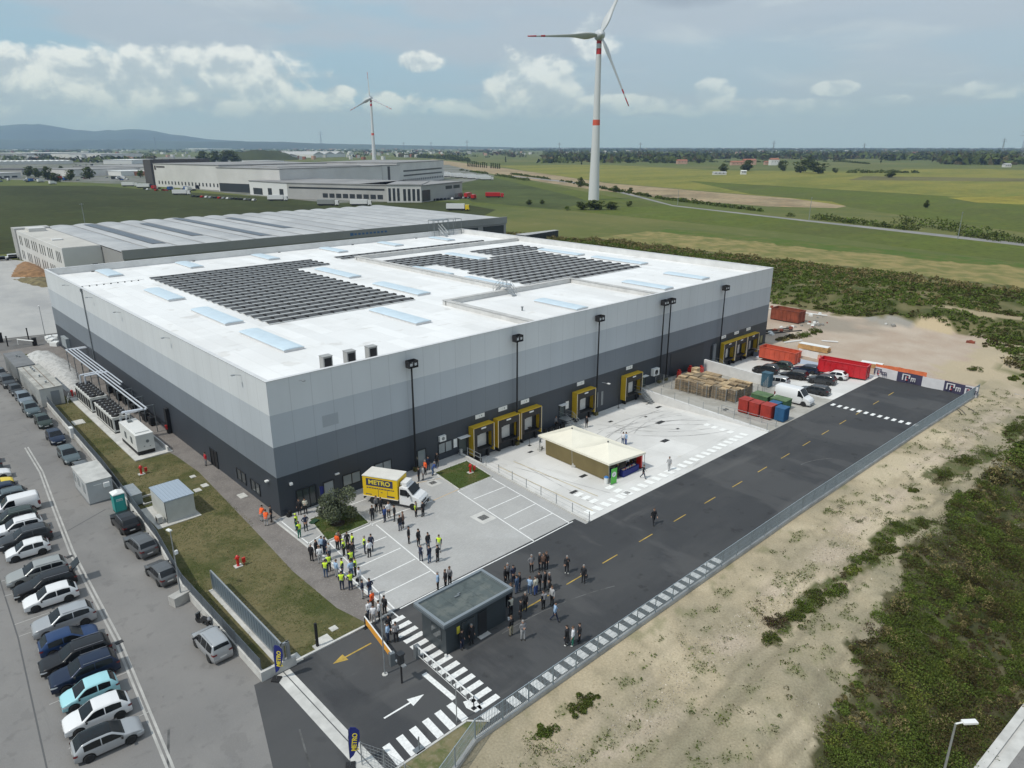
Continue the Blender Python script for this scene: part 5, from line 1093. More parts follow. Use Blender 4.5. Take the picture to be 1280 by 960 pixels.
for (x, y, z, top) in rest: b.cbox((x, y, z + .13), (.78, 1.18, .022)); b.cbox((x, y, z + .06), (.10, 1.1, .1)); b.cbox((x - .34, y, z + .06), (.1, 1.1, .1)); b.cbox((x + .34, y, z + .06), (.1, 1.1, .1))
o = b.build('inner_pallets', m_woodd); stuff(o)
for k, (x, y, w_, d_, h_) in enumerate([(73.4, -6, 1.4, 3.0, 1.4), (73.6, -10.5, 1.2, 2.4, 1.3), (70.5, -2.6, 2.2, 1.2, 1.0), (74.2, -2.4, 1.2, 1.0, 1.5)]):
    b = MB(); n = max(2, int(h_ / .25))
    for q in range(n): b.cbox((random.uniform(-.05, .05), random.uniform(-.05, .05), .02 + (q + .4) * h_ / n), (w_, d_, h_ / n * .7), random.uniform(-.03, .03))
    tag(b.build('plank_stack', m_woodl if k % 2 else m_wood, loc=(x, y, .0)), ['long stack of planks behind the pallets at the white wall', 'shorter stack of planks near the low end of the white wall', 'flat stack of boards between the pallets and the dark gate', 'dark-shaded stack of boards beside the dark gate'][k], 'planks')
for k, (x, y) in enumerate([(76.2, -2.2), (74.9, -.9), (71.4, -1.0)]):
    b = MB(); b.cbox((0, 0, .5), (.9, .6, 1.0), .2 * k); b.cbox((.1, .1, 1.15), (.4, .3, .3)); tag(b.build('red_machine', m_red, loc=(x, y, .02)), ['red machine at the head of the tall white wall', 'red machine against the dark gate, right', 'red machine against the dark gate, left'][k], 'machine')
def crate(lab, x, y, w, d, h, m, grp, rz=0, lid=None):
    t = thing('plastic_bin', lab, 'bin', (x, y, .02), rz, grp); b = MB(); b.box(-w / 2, -d / 2, .14, w / 2, d / 2, h - .1)
    n = int(d / .3)
    for k in range(n): y_ = -d / 2 + .1 + k * .3; b.box(-w / 2 - .035, y_, .2, -w / 2 - .002, y_ + .12, h - .18); b.box(w / 2 + .002, y_, .2, w / 2 + .035, y_ + .12, h - .18)
    n = int(w / .3)
    for k in range(n): x_ = -w / 2 + .1 + k * .3; b.box(x_, -d / 2 - .035, .2, x_ + .12, -d / 2 - .002, h - .18)
    b.build('body', m, t); b = MB(); b.box(-w / 2 - .04, -d / 2 - .04, h - .098, w / 2 + .04, d / 2 + .04, h); b.build('rim', lid or m, t); b = MB()
    for sx in (-1, 1):
        for sy in (-1, 1): b.cbox((sx * (w / 2 - .15), sy * (d / 2 - .15), .07), (.14, .14, .138))
    b.build('foot', m_black, t)
m_rb = mat('red_plastic', (.36, .035, .022), .55, var=.15, scale=.9); m_bb = mat('blue_crate_plastic', (.02, .10, .22), .55, var=.1); m_gb = mat('green_skip_paint', (.055, .13, .06), .6, var=.15, scale=.8)
crate('red ribbed bin, nearest the wire cage in its row of three', 64.4, -17.3, 1.7, 1.5, 2.1, m_rb, 'ribbed bins beside the road'); crate('red ribbed bin in the middle of its row of three', 64.4, -19.0, 1.7, 1.5, 2.05, m_rb, 'ribbed bins beside the road'); crate('red ribbed bin, lowest of the three and beside the blue one', 64.5, -20.8, 1.7, 1.6, 2.1, m_rb, 'ribbed bins beside the road')
crate('blue ribbed bin at the road edge beside the red bins', 65.0, -22.6, 1.6, 1.4, 2.05, m_bb, 'ribbed bins beside the road'); crate('small blue bin between the green skips and the red bins', 67.6, -20.2, 1.5, 1.4, 1.5, m_bb, 'ribbed bins beside the road')
crate('green lidded skip nearer the pallet cage', 69.4, -17.2, 2.0, 2.6, 1.6, m_gb, 'green skips', 0, mat('green_lid', (.10, .17, .07), .6, var=.2)); crate('green lidded skip nearer the white van', 69.6, -20.1, 2.0, 2.4, 1.6, m_gb, 'green skips', 0, MATS['green_lid'])
crate('tall blue-green box at the low end of the white wall', 77.6, -13.6, 1.2, 1.4, 2.4, mat('blue_green_box', (.05, .12, .17), .6, var=.15), 'boxes at the white wall')
def skip(lab, x, y, rz, l, w, h, m, mi, z=0):
    t = thing('open_skip', lab, 'skip', (x, y, z), rz); b = MB(); l /= 2; w /= 2
    b.box(-w, -l, .2, -w + .06, l, h); b.box(w - .06, -l, .2, w, l, h); b.box(-w + .06, -l, .2, w - .06, -l + .06, h); b.box(-w + .06, l - .06, .2, w - .06, l, h); b.box(-w + .06, -l + .06, .2, w - .06, l - .06, .26)
    n = int(2 * l / .9)
    for k in range(n + 1): y_ = -l + .05 + (2 * l - .15) * k / n; b.box(-w - .07, y_, .2, -w - .002, y_ + .1, h - .05); b.box(w + .002, y_, .2, w + .07, y_ + .1, h - .05)
    for xx in (-w * .5, w * .4): b.box(xx, -l - .07, .2, xx + .1, -l - .002, h)
    b.box(-w - .08, -l - .08, h + .002, -w + .1, l + .08, h + .1); b.box(w - .1, -l - .08, h + .002, w + .08, l + .08, h + .1); b.box(-w + .102, -l - .08, h + .002, w - .102, -l + .1, h + .1); b.box(-w + .102, l - .1, h + .002, w - .102, l + .08, h + .1)
    b.build('tub', m, t); b = MB(); v = []
    b.poly([(-w + .07, -l + .07, h * .7), (w - .07, -l + .07, h * .6), (w - .07, l - .07, h * .7), (-w + .07, l - .07, h * .75)]); b.build('fill', mi, t)
    b = MB(); b.box(-w + .1, -l, 0, -w + .3, l, .198); b.box(w - .3, -l, 0, w - .1, l, .198); b.build('runner', m_black, t); return t
skip('bright red open skip beside the last parked cars', 93.2, -19.4, .12, 7.8, 2.5, 2.3, mat('bright_red_paint', (.52, .012, .02), .4, var=.06, coat=.2), mat('rubble_fill', (.36, .28, .26), .9, var=.3, scale=1.5))
skip('brown-red open container on the sandy yard beyond the hall', 124.2, 6.2, -.02, 6.6, 3.0, 2.6, mat('rust_red_paint', (.25, .06, .03), .7, var=.25, scale=.6), mat('dark_fill', (.16, .10, .08), .9, var=.3, scale=1.5))
skip('orange-red long skip with rusty top at the foot of the far docks', 96.6, -6.2, .02, 7.0, 2.5, 2.2, mat('orange_red_paint', (.55, .09, .045), .55, var=.12, scale=.7), mat('rust_fill', (.40, .16, .06), .9, var=.3, scale=1.0), -1.0)
for (x, y, l, w_, h_, rz, lab) in ((104.6, -9.0, 5.6, 1.5, .95, .06, 'long stack of orange timber beams on the sandy yard'), (101.3, -21.0, 3.6, 1.3, .7, .15, 'pale timber stack behind the bright red skip'), (100.2, -25.5, 3.0, 1.2, .6, .1, 'white-topped timber stack behind the orange netting')):
    b = MB(); n = 4
    for k in range(n):
        for q in range(4): b.cbox((-w_ / 2 + (q + .5) * w_ / 4, random.uniform(-.15, .15), .06 + (k + .5) * h_ / n), (w_ / 4 * .93, l, h_ / n * .9))
    o = b.build('timber_stack', mat('orange_timber', (.55, .33, .14), .8, var=.2, scale=1.2), loc=(x, y, .0), rz=rz); tag(o, lab, 'timber', 'timber stacks on the yard'); b = MB(); b.cbox((0, 0, h_ + .1), (w_ * 1.02, l * .98, .03)); b.build('cover', m_wht, o)
m_net = mat('orange_netting', (.70, .18, .07), .8, var=.1, scale=1.5)
def netting(lab, pts, z, h, m, name='netting'):
    b = MB()
    for i in range(len(pts) - 1):
        a, q = Vector(pts[i]), Vector(pts[i + 1]); n = max(2, int((q - a).length / .5)); nn = Vector((-(q - a).y, (q - a).x)).normalized()
        for k in range(n):
            p0 = a.lerp(q, k / n) + nn * (.10 * math.sin(k * 1.9)); p1 = a.lerp(q, (k + 1) / n) + nn * (.10 * math.sin((k + 1) * 1.9)); b.poly([(p0.x, p0.y, z), (p1.x, p1.y, z), (p1.x, p1.y, z + h - .06 * abs(math.sin(k + 1))), (p0.x, p0.y, z + h - .06 * abs(math.sin(k)))])
    o = b.build(name, m); return tag(o, lab, 'netting')
netting('orange plastic site netting behind the end of the road', [(98.6, -22.6), (99.4, -26), (99.6, -30.4)], 0, 1.5, m_net); netting('sagging pale orange netting beside the bright red skip', [(98.4, -12.5), (98.0, -16.5), (97.6, -19.6)], -.0, 1.1, mat('pale_orange_netting', (.70, .36, .26), .8, var=.15, scale=2))
netting('white plastic sheeting by the orange-red skip', [(99.4, -8.4), (99.0, -12.4)], 0, 1.3, m_wht, 'white_sheeting')
t = thing('red_barrier_frame', 'small red barrier frame between the white sheeting and the netting', 'barrier', (97.9, -13.9, 0)); b = MB(); b.box(-.05, -.7, .1, .05, -.6, 1.2); b.box(-.05, .6, .1, .05, .7, 1.2); b.box(-.04, -.6, .9, .04, .6, 1.15); b.box(-.04, -.6, .4, .04, .6, .6); b.build('frame', m_red, t)
m_bw = mat('white_banner_cloth', (.66, .65, .66), .8, var=.05, scale=1); m_bn = mat('navy_banner_cloth', (.055, .05, .095), .8, var=.05, scale=1)
t = thing('banner_fence', 'banner-covered site fence closing the end of the road, white and navy with block logos', 'fence', (96.0, -23.4, 0))
def bp(s): # along the fence: 0..15.2 m
    return (96.0 + .0 * s + .12 * math.sin(s * 1.3), -23.5 - s)
secs = [(0, 2.0, 0, 1), (2.0, 3.6, 0, 0), (3.6, 7.4, 1, 1), (7.4, 10.6, 0, 0), (10.6, 13.6, 1, 1), (13.6, 15.3, 0, 1)]
for (s0, s1, nv, logo) in secs:
    b = MB(); n = 8
    for k in range(n):
        a, q = bp(s0 + (s1 - s0) * k / n), bp(s0 + (s1 - s0) * (k + 1) / n); b.poly([(a[0] - 96, a[1] + 23.4, .08), (q[0] - 96, q[1] + 23.4, .08), (q[0] - 96, q[1] + 23.4, 1.75), (a[0] - 96, a[1] + 23.4, 1.75)])
    s = b.build('banner', m_bn if nv else m_bw, t)
    if logo:
        b = MB(); c = (s0 + s1) / 2; x_ = -.16
        def q_(u0, u1, z0, z1, m): b.box(x_ - .02, -(c + u1) - .1, z0, x_, -(c + u0) - .1, z1, m)
        w_ = 0 if nv else 1
        q_(-1.1, -.9, .5, 1.55, w_); q_(-.9, .1, 1.4, 1.55, w_); q_(-.1, .1, .9, 1.4, w_); q_(-.6, -.45, .5, 1.2, w_); q_(-.45, -.2, 1.05, 1.2, 2); q_(.25, .38, .5, 1.15, w_); q_(.38, .95, 1.02, 1.15, w_); q_(.55, .67, .5, 1.02, w_); q_(.83, .95, .5, 1.02, w_); q_(-.45, -.25, .5, .75, 2)
        b.build('logo', [m_bw, m_bn, mat('banner_red', (.5, .05, .06), .7)], s)
for k in range(7):
    a = bp(k * 2.5); b = MB(); b.bar((a[0] - 95.9, a[1] + 23.4, 0), (a[0] - 95.9, a[1] + 23.4, 1.9), .03); b.build('post', m_galv, t)
for k in range(46):
    x, y = random.choice([(125.5 + random.gauss(0, 1.6), .5 + random.gauss(0, 1.0)), (136 - random.uniform(0, 4), 20 - random.uniform(0, 50)), (112 + random.uniform(-3, 8), 3 + random.gauss(0, .8))])
    b = MB(); s = random.uniform(.25, .9); b.cbox((0, 0, s * .25), (s, s * random.uniform(.5, 1.8), s * .5), random.uniform(0, 3)); b.cbox((s * .2, 0, s * .5), (s * .6, s * .5, s * .3), random.uniform(0, 3))
    near_ = 'beside the brown-red container' if x < 130 else 'along the foot of the scrub bank'
    tag(b.build('rubble_block', random.choice([m_conc2, m_wht, m_concd, MATS['rust_red_paint']]), loc=(x, y, back_h(x, y) if x > 104 else 0)), 'small block of site rubble ' + near_, 'rubble', 'loose rubble ' + near_)
for k, (p, q) in enumerate([((109.5, 5.2), (116.5, 1.2)), ((110.5, 5.9), (118, 1.9)), ((108.5, 4.0), (114.5, .8)), ((110, 3.2), (117.5, -.4))]):
    b = MB(); b.bar((p[0], p[1], .12), (q[0], q[1], .12), .12, n=8); tag(b.build('site_pipe', m_black), 'black pipe lying in the bundle on the sandy yard', 'pipe', 'black pipes on the yard')
for k, (x, y, l, rz, lab) in enumerate([(132.5, 14.5, 7.5, .35, 'long white plank at the far edge of the sandy yard'), (134.5, 6.0, 8, .2, 'long pale beam lying below the scrub bank'), (107.6, -3.4, 4.5, 1.2, 'pale board lying beside the green weeds'), (113, -8.4, 3, .5, 'short pale board alone in the middle of the yard')]):
    b = MB(); b.cbox((0, 0, .12), (.35, l, .18)); b.cbox((.3, .4, .08), (.25, l * .8, .1), .03); tag(b.build('plank', m_wht, loc=(x, y, .0), rz=rz), lab, 'plank')
# == VEHICLES
def paint(name, c, metal=0.0): return mat('paint_' + name, c, .32, metal, coat=.25, spec=.3)
PA = dict(white=paint('white', (.72, .72, .72)), silver=paint('silver', (.40, .41, .42), .35), grey=paint('grey', (.12, .125, .13), .3), dgrey=paint('dark_grey', (.045, .048, .052), .3), black=paint('black', (.012, .012, .014)), navy=paint('navy', (.012, .022, .05), .2), blue=paint('blue', (.025, .055, .14), .3), lblue=paint('pale_blue', (.34, .62, .66)), green=paint('dark_green', (.035, .05, .042), .2), yellow=paint('yellow', (.75, .55, .03)), lgrey=paint('light_grey', (.33, .34, .33), .2), steel=paint('steel_blue', (.20, .235, .27), .3), teal=paint('teal_grey', (.10, .13, .14), .3), red=paint('red', (.45, .02, .02)), tblue=paint('truck_blue', (.03, .10, .30)))
m_cglass = mat('car_glass', (.010, .012, .014), .12, spec=.35); m_tyre = mat('tyre', (.018, .018, .018), .85); m_rim = mat('rim', (.34, .34, .35), .35, .6); m_hl = mat('headlight_glass', (.55, .57, .58), .15); m_tl = mat('tail_light', (.16, .012, .012), .3); m_plate = mat('number_plate', (.6, .6, .58), .5); m_trim = mat('black_trim', (.022, .022, .022), .6)
KIND = dict(
 hatch=dict(L=4.05, W=1.74, belt=.90, prof=[(-1, .62), (-.985, .90), (-.93, 1.0), (-.72, 1.40), (-.45, 1.475), (.0, 1.47), (.12, 1.43), (.46, .99), (.62, .93), (.86, .80), (.97, .68), (1, .55)], ws=(.10, .47), rw=(-.93, -.70), sw=[(-.70, -.22), (-.19, .40)]),
 mini=dict(L=3.60, W=1.64, belt=.92, prof=[(-1, .60), (-.985, .88), (-.95, 1.0), (-.76, 1.40), (-.45, 1.49), (.05, 1.47), (.16, 1.42), (.50, 1.0), (.66, .93), (.88, .80), (.97, .68), (1, .55)], ws=(.13, .52), rw=(-.94, -.74), sw=[(-.70, -.28), (-.24, .43)]),
 suv=dict(L=4.45, W=1.86, belt=1.05, prof=[(-1, .75), (-.985, 1.02), (-.93, 1.15), (-.80, 1.55), (-.5, 1.65), (.0, 1.63), (.10, 1.58), (.40, 1.14), (.55, 1.08), (.86, .98), (.97, .84), (1, .66)], ws=(.08, .42), rw=(-.94, -.79), sw=[(-.80, -.30), (-.27, .36)]),
 wagon=dict(L=4.75, W=1.84, belt=.95, prof=[(-1, .62), (-.985, .90), (-.95, 1.02), (-.82, 1.40), (-.5, 1.475), (-.0, 1.47), (.10, 1.42), (.40, .98), (.52, .93), (.86, .82), (.97, .68), (1, .55)], ws=(.07, .42), rw=(-.94, -.81), sw=[(-.84, -.48), (-.46, -.13), (-.11, .37)]),
 mpv=dict(L=4.15, W=1.76, belt=1.02, prof=[(-1, .62), (-.99, 1.0), (-.96, 1.15), (-.90, 1.62), (-.6, 1.74), (.1, 1.72), (.22, 1.66), (.52, 1.15), (.62, 1.05), (.86, .92), (.97, .75), (1, .58)], ws=(.20, .54), rw=(-.955, -.90), sw=[(-.86, -.48), (-.45, -.05), (-.02, .48)]),
 coupe=dict(L=4.25, W=1.80, belt=.84, prof=[(-1, .60), (-.98, .86), (-.90, .92), (-.72, .98), (-.40, 1.27), (-.05, 1.31), (.08, 1.28), (.42, .86), (.6, .82), (.88, .70), (.97, .60), (1, .5)], ws=(.05, .43), rw=(-.72, -.38), sw=[(-.55, -.22), (-.20, .35)]),
 van=dict(L=4.45, W=1.80, belt=1.10, prof=[(-1, .60), (-.995, 1.0), (-.985, 1.60), (-.96, 1.80), (-.8, 1.85), (.18, 1.85), (.28, 1.78), (.52, 1.22), (.64, 1.08), (.88, .95), (.97, .78), (1, .6)], ws=(.25, .55), rw=None, sw=[(.0, .50)]),
 bigvan=dict(L=5.6, W=2.02, belt=1.35, prof=[(-1, .65), (-.997, 1.4), (-.99, 2.2), (-.97, 2.42), (-.8, 2.48), (.30, 2.46), (.40, 2.36), (.64, 1.5), (.72, 1.30), (.90, 1.12), (.975, .85), (1, .62)], ws=(.38, .655), rw=None, sw=[(.30, .62)]))
def build_car(kind, group='cars parked in the car park'):
    K = KIND[kind]; Lh = K['L'] / 2; Wh = K['W'] / 2; P = K['prof']; N = 88
    px_ = [p[0] * Lh for p in P]; pz = [p[1] for p in P]
    xs_ = np.concatenate([np.linspace(-Lh, Lh, N)]); zs_ = np.interp(xs_, px_, pz); k_ = np.array([1, 3, 4, 3, 1]) / 12.0; zs_[2:-2] = np.convolve(zs_, k_, 'valid')
    zt_ = lambda x: float(np.interp(x, xs_, zs_)); belt = K['belt']; Rw = .33 if kind != 'bigvan' else .36; wb = .60 * Lh; wbr = -.60 * Lh
    if kind == 'bigvan': wb, wbr = .66 * Lh, -.55 * Lh
    hw_ = lambda x: Wh * (1 - .13 * abs(x / Lh) ** 7 - .035 * abs(x / Lh) ** 2)
    zb_ = lambda x: min(belt + .03 * (-x / Lh), zt_(x) - .035)
    tum = .32 if kind not in ('van', 'bigvan') else .10
    def wr_(x): h = zt_(x) - zb_(x); return hw_(x) * .985 - tum * max(0, h - .03)
    def z0_(x):
        z = .20 + .05 * abs(x / Lh) ** 6
        for xw in (wb, wbr):
            d = abs(x - xw); Ra = Rw + .055
            if d < Ra: z = max(z, Rw + math.sqrt(Ra * Ra - d * d))
        return z
    def section(x):
        w = hw_(x); zb = zb_(x); zt = zt_(x); z0 = z0_(x); wr = wr_(x); zm = min(.62, zb - .05)
        pts = [(0, z0), (w * .88, z0), (w * .965, max(z0 + .01, .30)), (w, max(z0 + .02, min(zm, .60))), (w * .997, max(z0 + .03, (zm + zb) / 2)), (w * .985, max(z0 + .04, zb)), (wr, max(zb + .01, zt - .05)), (wr * .90, zt - .004), (wr * .45, zt + .012), (0, zt + .018)]
        return pts
    t = thing('parked_car', 'x', 'car', (0, 0, 0), 0, group)
    b = MB(); n = 18
    for x in xs_:
        s = section(float(x)); ring = s + [(-p[0], p[1]) for p in s[-2:0:-1]]; b.v += [(float(x), p[0], p[1]) for p in ring]
    R_ = len(ring)
    for i in range(N - 1):
        for k in range(R_):
            k2 = (k + 1) % R_; b.f.append((i * R_ + k, i * R_ + k2, (i + 1) * R_ + k2, (i + 1) * R_ + k))
            kk = min(k, R_ - 1 - k); xm = (xs_[i] + xs_[i + 1]) / 2; b.m.append(1 if kk >= 7 and zt_(xm) > belt + .32 * (zt_(0) - belt) * 2.4 and K['ws'][0] * Lh > xm > -.93 * Lh else (2 if kk <= 1 else 0))
    b.f.append(tuple(range(R_ - 1, -1, -1))); b.m.append(0); b.f.append(tuple((N - 1) * R_ + k for k in range(R_))); b.m.append(0)
    body = b.build('body', [PA['white'], PA['white'], m_trim], t, smooth=True)
    e = .010
    def top_patch(x0, x1, inset, name, par):
        b = MB(); nn = 8; ys = [-.90, -.45, 0, .45, .90]
        for i in range(nn + 1):
            x = x0 + (x1 - x0) * i / nn; zt = zt_(x); wr = wr_(x) - .03
            for f, dz in zip(ys, (-.004, .012, .018, .012, -.004)): b.v.append((x, f * wr, zt + dz + e))
        for i in range(nn):
            for k in range(4): b.f.append((i * 5 + k, i * 5 + k + 1, (i + 1) * 5 + k + 1, (i + 1) * 5 + k)); b.m.append(0)
        return b.build(name, m_cglass, par, smooth=True)
    top_patch(K['ws'][0] * Lh, K['ws'][1] * Lh, 0, 'windscreen', t)
    if K['rw']: top_patch(K['rw'][0] * Lh + .03, K['rw'][1] * Lh + .02, 0, 'rear_window', t)
    else:
        b = MB(); b.box(-Lh - .012, -Wh * .62, belt + .1, -Lh + .02, -.04, zt_(-.9 * Lh) - .25); b.box(-Lh - .012, .04, belt + .1, -Lh + .02, Wh * .62, zt_(-.9 * Lh) - .25); b.build('rear_window', m_cglass, t)
    for sg in (-1, 1):
        for (a, c) in K['sw']:
            b = MB(); nn = 8
            for i in range(nn + 1):
                x = (a + (c - a) * i / nn) * Lh; zb = zb_(x); zt = zt_(x); y0 = hw_(x) * .985; y1 = wr_(x); zl = zb + .035; zu = max(zl + .004, zt - .10); H_ = max(.02, zt - .05 - zb)
                for z in (zl, zu): f = (z - zb) / H_; b.v.append((x, sg * (y0 + (y1 - y0) * f + e), z))
            for i in range(nn): b.f.append((2 * i, 2 * i + 1, 2 * i + 3, 2 * i + 2)); b.m.append(0)
            b.build('side_window', m_cglass, t)
        b = MB(); x = K['ws'][1] * Lh - .22; b.cbox((x, sg * (hw_(x) + .09), zb_(x) + .06), (.12, .20, .13)); b.build('mirror', PA['white'] if False else m_trim, t)
        for nm, mm, x1, sx in (('headlight', m_hl, Lh, 1), ('tail_light', m_tl, Lh, -1)):
            b = MB(); zz = zb_(sx * (Lh - .18)) - .03 if sx > 0 else (zb_(sx * (Lh - .1)) - .02); h_ = .13 if sx > 0 else .15
            if kind in ('bigvan', 'van') and sx < 0: h_ = .5
            pts = [(sx * (Lh - (.42 if sx > 0 else .24)), 0), (sx * (Lh - (.2 if sx > 0 else .14)), 0), (sx * (Lh - .06), 0), (sx * (Lh + .012), 1)]
            for i, (x, cap) in enumerate(pts):
                y = (hw_(x if abs(x) < Lh else sx * Lh) + .012) if not cap else hw_(sx * Lh) * .62
                b.v += [(x, sg * y, zz - h_ * (1 if i else .6)), (x, sg * y, zz - (0 if i < 3 else .02))]
                if i == 2: b.v += [(sx * (Lh + .012), sg * hw_(sx * Lh) * .995, zz - h_), (sx * (Lh + .012), sg * hw_(sx * Lh) * .995, zz - .01)]
            for i in range(4): b.f.append((2 * i, 2 * i + 1, 2 * i + 3, 2 * i + 2)); b.m.append(0)
            b.build(nm, mm, t)
    b = MB(); b.box(Lh - .02, -Wh * .5, .32, Lh + .014, Wh * .5, .50); b.build('grille', m_trim, t)
    b = MB(); b.box(Lh + .016, -.25, .36, Lh + .026, .25, .46); b.box(-Lh - .02, -.25, .55, -Lh - .006, .25, .66); b.build('number_plate', m_plate, t)
    if kind in ('suv', 'wagon', 'mpv'):
        for sg in (-1, 1):
            b = MB(); y = sg * (wr_(-.2 * Lh) - .06); b.bar((-.78 * Lh, y, zt_(-.7 * Lh) + .03), (.02 * Lh, y, zt_(0) + .05), .018, n=5); b.build('roof_rail', m_rim if kind != 'suv' else m_rim, t)
    
    wm = MB(); wm.lathe((0, 0, 0), [(Rw * .62, -.10), (Rw * .94, -.10), (Rw, -.06), (Rw, .06), (Rw * .94, .10), (Rw * .62, .10)], 20, axis='y'); tyre = wm.mesh('wheel', m_tyre, True)
    rm = MB(); rm.lathe((0, 0, 0), [(Rw * .63, -.085), (Rw * .60, .085)], 20, 1, axis='y')
    for sgn in (-1, 1):
        for k in range(5):
            a = 2 * PI * k / 5; ca, sa = math.cos(a), math.sin(a); q = [(0, -.05), (Rw * .6, -.07), (Rw * .6, .07), (0, .05)]
            rm.add([(u * ca - v * sa, sgn * .095, u * sa + v * ca) for u, v in q], [(0, 1, 2, 3)], 0)
        rm.lathe((0, sgn * .09, 0), [(Rw * .66, 0), (Rw * .60, sgn * .012)], 20, 0, axis='y') if False else None
    rim = rm.mesh('rim', [m_rim, m_trim])
    for xw in (wb, wbr):
        for sg in (-1, 1):
            o = link(tyre, 'wheel', t, (xw, sg * (Wh - .11), Rw)); link(rim, 'rim', o)
    return t
def set_paint(t, m, roof=None):
    for c in t.children:
        if c.name.split('.')[0] == 'body': setmat(c, 0, m); setmat(c, 1, roof or m)
PROTO = {}
def car(kind, x, y, rz, col, lab, roof=None, z=0.0, group='cars parked in the car park', pitch=0, cat='car', name=None):
    if kind not in PROTO:
        PROTO[kind] = [build_car(kind), False]; bpy.context.view_layer.update(); PROTO[kind].append(tree_of(PROTO[kind][0]))
    pr = PROTO[kind]
    if not pr[1]: t = pr[0]; pr[1] = True; t.location = (x, y, z); t['label'] = lab; t['group'] = group
    else: t = dup(pr[2], None, (x, y, z), None, lab, group)
    t.rotation_euler = Euler((0, pitch, rz), 'XYZ'); t['category'] = cat; t.name = name or ('parked_van' if 'van' in kind else 'parked_car')
    t['_p'] = 1; LATE.append((t, PA[col], roof and (PA[roof] if roof in PA else m_cglass))); return t
LATE = []
W_, E_ = PI - .08, -.08
row = [('hatch', -22.2, -20.7, E_, 'silver', 'silver hatchback with dark glass roof, lowest car of the left row', 'glass'), ('hatch', -22.1, -17.9, W_, 'white', 'white hatchback second from the bottom of the left row, beside the pale blue car', None),
 ('mini', -21.9, -15.3, W_, 'lblue', 'pale blue small car in the left row', None), ('suv', -21.6, -12.8, W_, 'navy', 'very dark navy estate above the pale blue car', None), ('wagon', -21.6, -10.3, W_, 'black', 'black estate with chrome window line below the blue hatchback', None),
 ('hatch', -21.5, -7.9, E_, 'blue', 'blue hatchback with nose to the right', None), ('suv', -21.2, -5.0, W_, 'silver', 'silver-grey crossover above the blue hatchback', None), ('hatch', -21.2, -.5, W_, 'white', 'white small car with a dark tailgate below the black estate', None),
 ('wagon', -21.1, 2.0, W_, 'black', 'black estate with its boot lid raised', None), ('wagon', -21.2, 4.7, W_, 'lgrey', 'light grey estate above the black one with open boot', None), ('mini', -21.0, 9.6, W_, 'white', 'rounded white city car with an empty bay below it', None),
 ('suv', -20.7, 12.2, W_, 'dgrey', 'dark grey crossover directly above the white city car', None), ('suv', -20.9, 14.9, W_, 'white', 'white crossover with black side windows below the dark one beside the van', None), ('suv', -20.9, 17.5, W_, 'green', 'dark green-grey car tucked directly below the white van', None),
 ('van', -20.1, 20.4, W_, 'white', 'white panel van parked in the left row', None), ('suv', -20.6, 23.3, W_, 'teal', 'dark teal-grey car directly above the white van', None), ('hatch', -20.9, 26.0, W_, 'navy', 'dark navy car between the yellow car and the teal-grey one', None),
 ('coupe', -21.0, 28.8, E_, 'yellow', 'bright yellow car at the left frame edge', None), ('hatch', -20.7, 31.6, E_, 'white', 'white car with nose to the right just above the yellow car', None), ('suv', -21.2, 34.8, W_, 'teal', 'grey car at the left edge just below the uppermost white car', None), ('hatch', -21.0, 37.6, W_, 'white', 'uppermost white car of the left row at the frame edge', None)]
for k, x, y, rz, c, lab, rf in row: car(k, x, y, rz, c, lab, rf)
N_, S_ = PI / 2, -PI / 2
wall_row = [('mpv', -13.55, -16.0, N_ + .03, 'silver', 'silver high-roofed people carrier beside the scooter, tail towards the viewer'), ('hatch', -13.0, -3.0, N_ + .06, 'grey', 'metallic grey hatchback parked alone before the lamp pole block'), ('suv', -12.85, 3.2, N_ + .08, 'grey', 'grey crossover with roof rails in the middle of the trio below the toilet'),
 ('suv', -12.55, 9.0, N_ + .02, 'black', 'black crossover parked directly below the teal toilet'), ('wagon', -12.45, 32.0, S_, 'teal', 'grey estate facing the viewer just above the site cabin'), ('hatch', -12.3, 25.6, S_, 'grey', 'grey car half hidden behind the site cabin'),
 ('hatch', -12.25, 39.8, S_, 'navy', 'dark navy hatchback facing the viewer in the wall row'), ('hatch', -12.1, 47.5, S_, 'green', 'dark green small car in the wall row beside the chillers'), ('suv', -12.3, 54.0, S_, 'teal', 'grey crossover facing the viewer at the corner of the long pale container'),
 ('wagon', -12.0, 60.6, S_, 'steel', 'steel blue-grey estate beside the long pale container'), ('mini', -12.1, 66.0, S_, 'dgrey', 'small dark car beside the upper half of the long pale container'), ('suv', -12.2, 71.6, S_, 'dgrey', 'dark grey car at the seam between the two container cabins'), ('hatch', -12.3, 77.8, S_, 'grey', 'grey hatchback beside the dark-roofed cabin, highest in the wall row')]
for k, x, y, rz, c, lab in wall_row: car(k, x, y, rz, c, lab)
PIT = math.atan(1.5 / 20.5)
court_row = [('suv', 87.6, -8.3, N_ + .15, 'black', 'black crossover nearest the far docks, left of the dark green one'), ('hatch', 91.9, -8.9, N_ + .05, 'green', 'dark green car between the black crossover and the orange-red skip'), ('wagon', 87.0, -13.7, N_ + .12, 'black', 'long black estate above the pale grey small van'), ('wagon', 91.8, -13.6, N_ + .1, 'navy', 'dark rounded car right of the long black estate'),
 ('mpv', 81.1, -13.6, N_ + .1, 'silver', 'silver-grey small van beside the end of the tall white wall'), ('suv', 86.7, -18.7, N_ + .1, 'dgrey', 'dark grey crossover in front of the white hatchback'), ('hatch', 90.7, -19.1, N_ + .1, 'white', 'white hatchback beside the bright red skip'), ('wagon', 80.4, -20.3, N_ + .08, 'dgrey', 'dark grey estate with silver window line nearest the road in the far court')]
for k, x, y, rz, c, lab in court_row: car(k, x, y, rz, c, lab, None, zcourt(x, y), 'cars in the far loading court', 0)
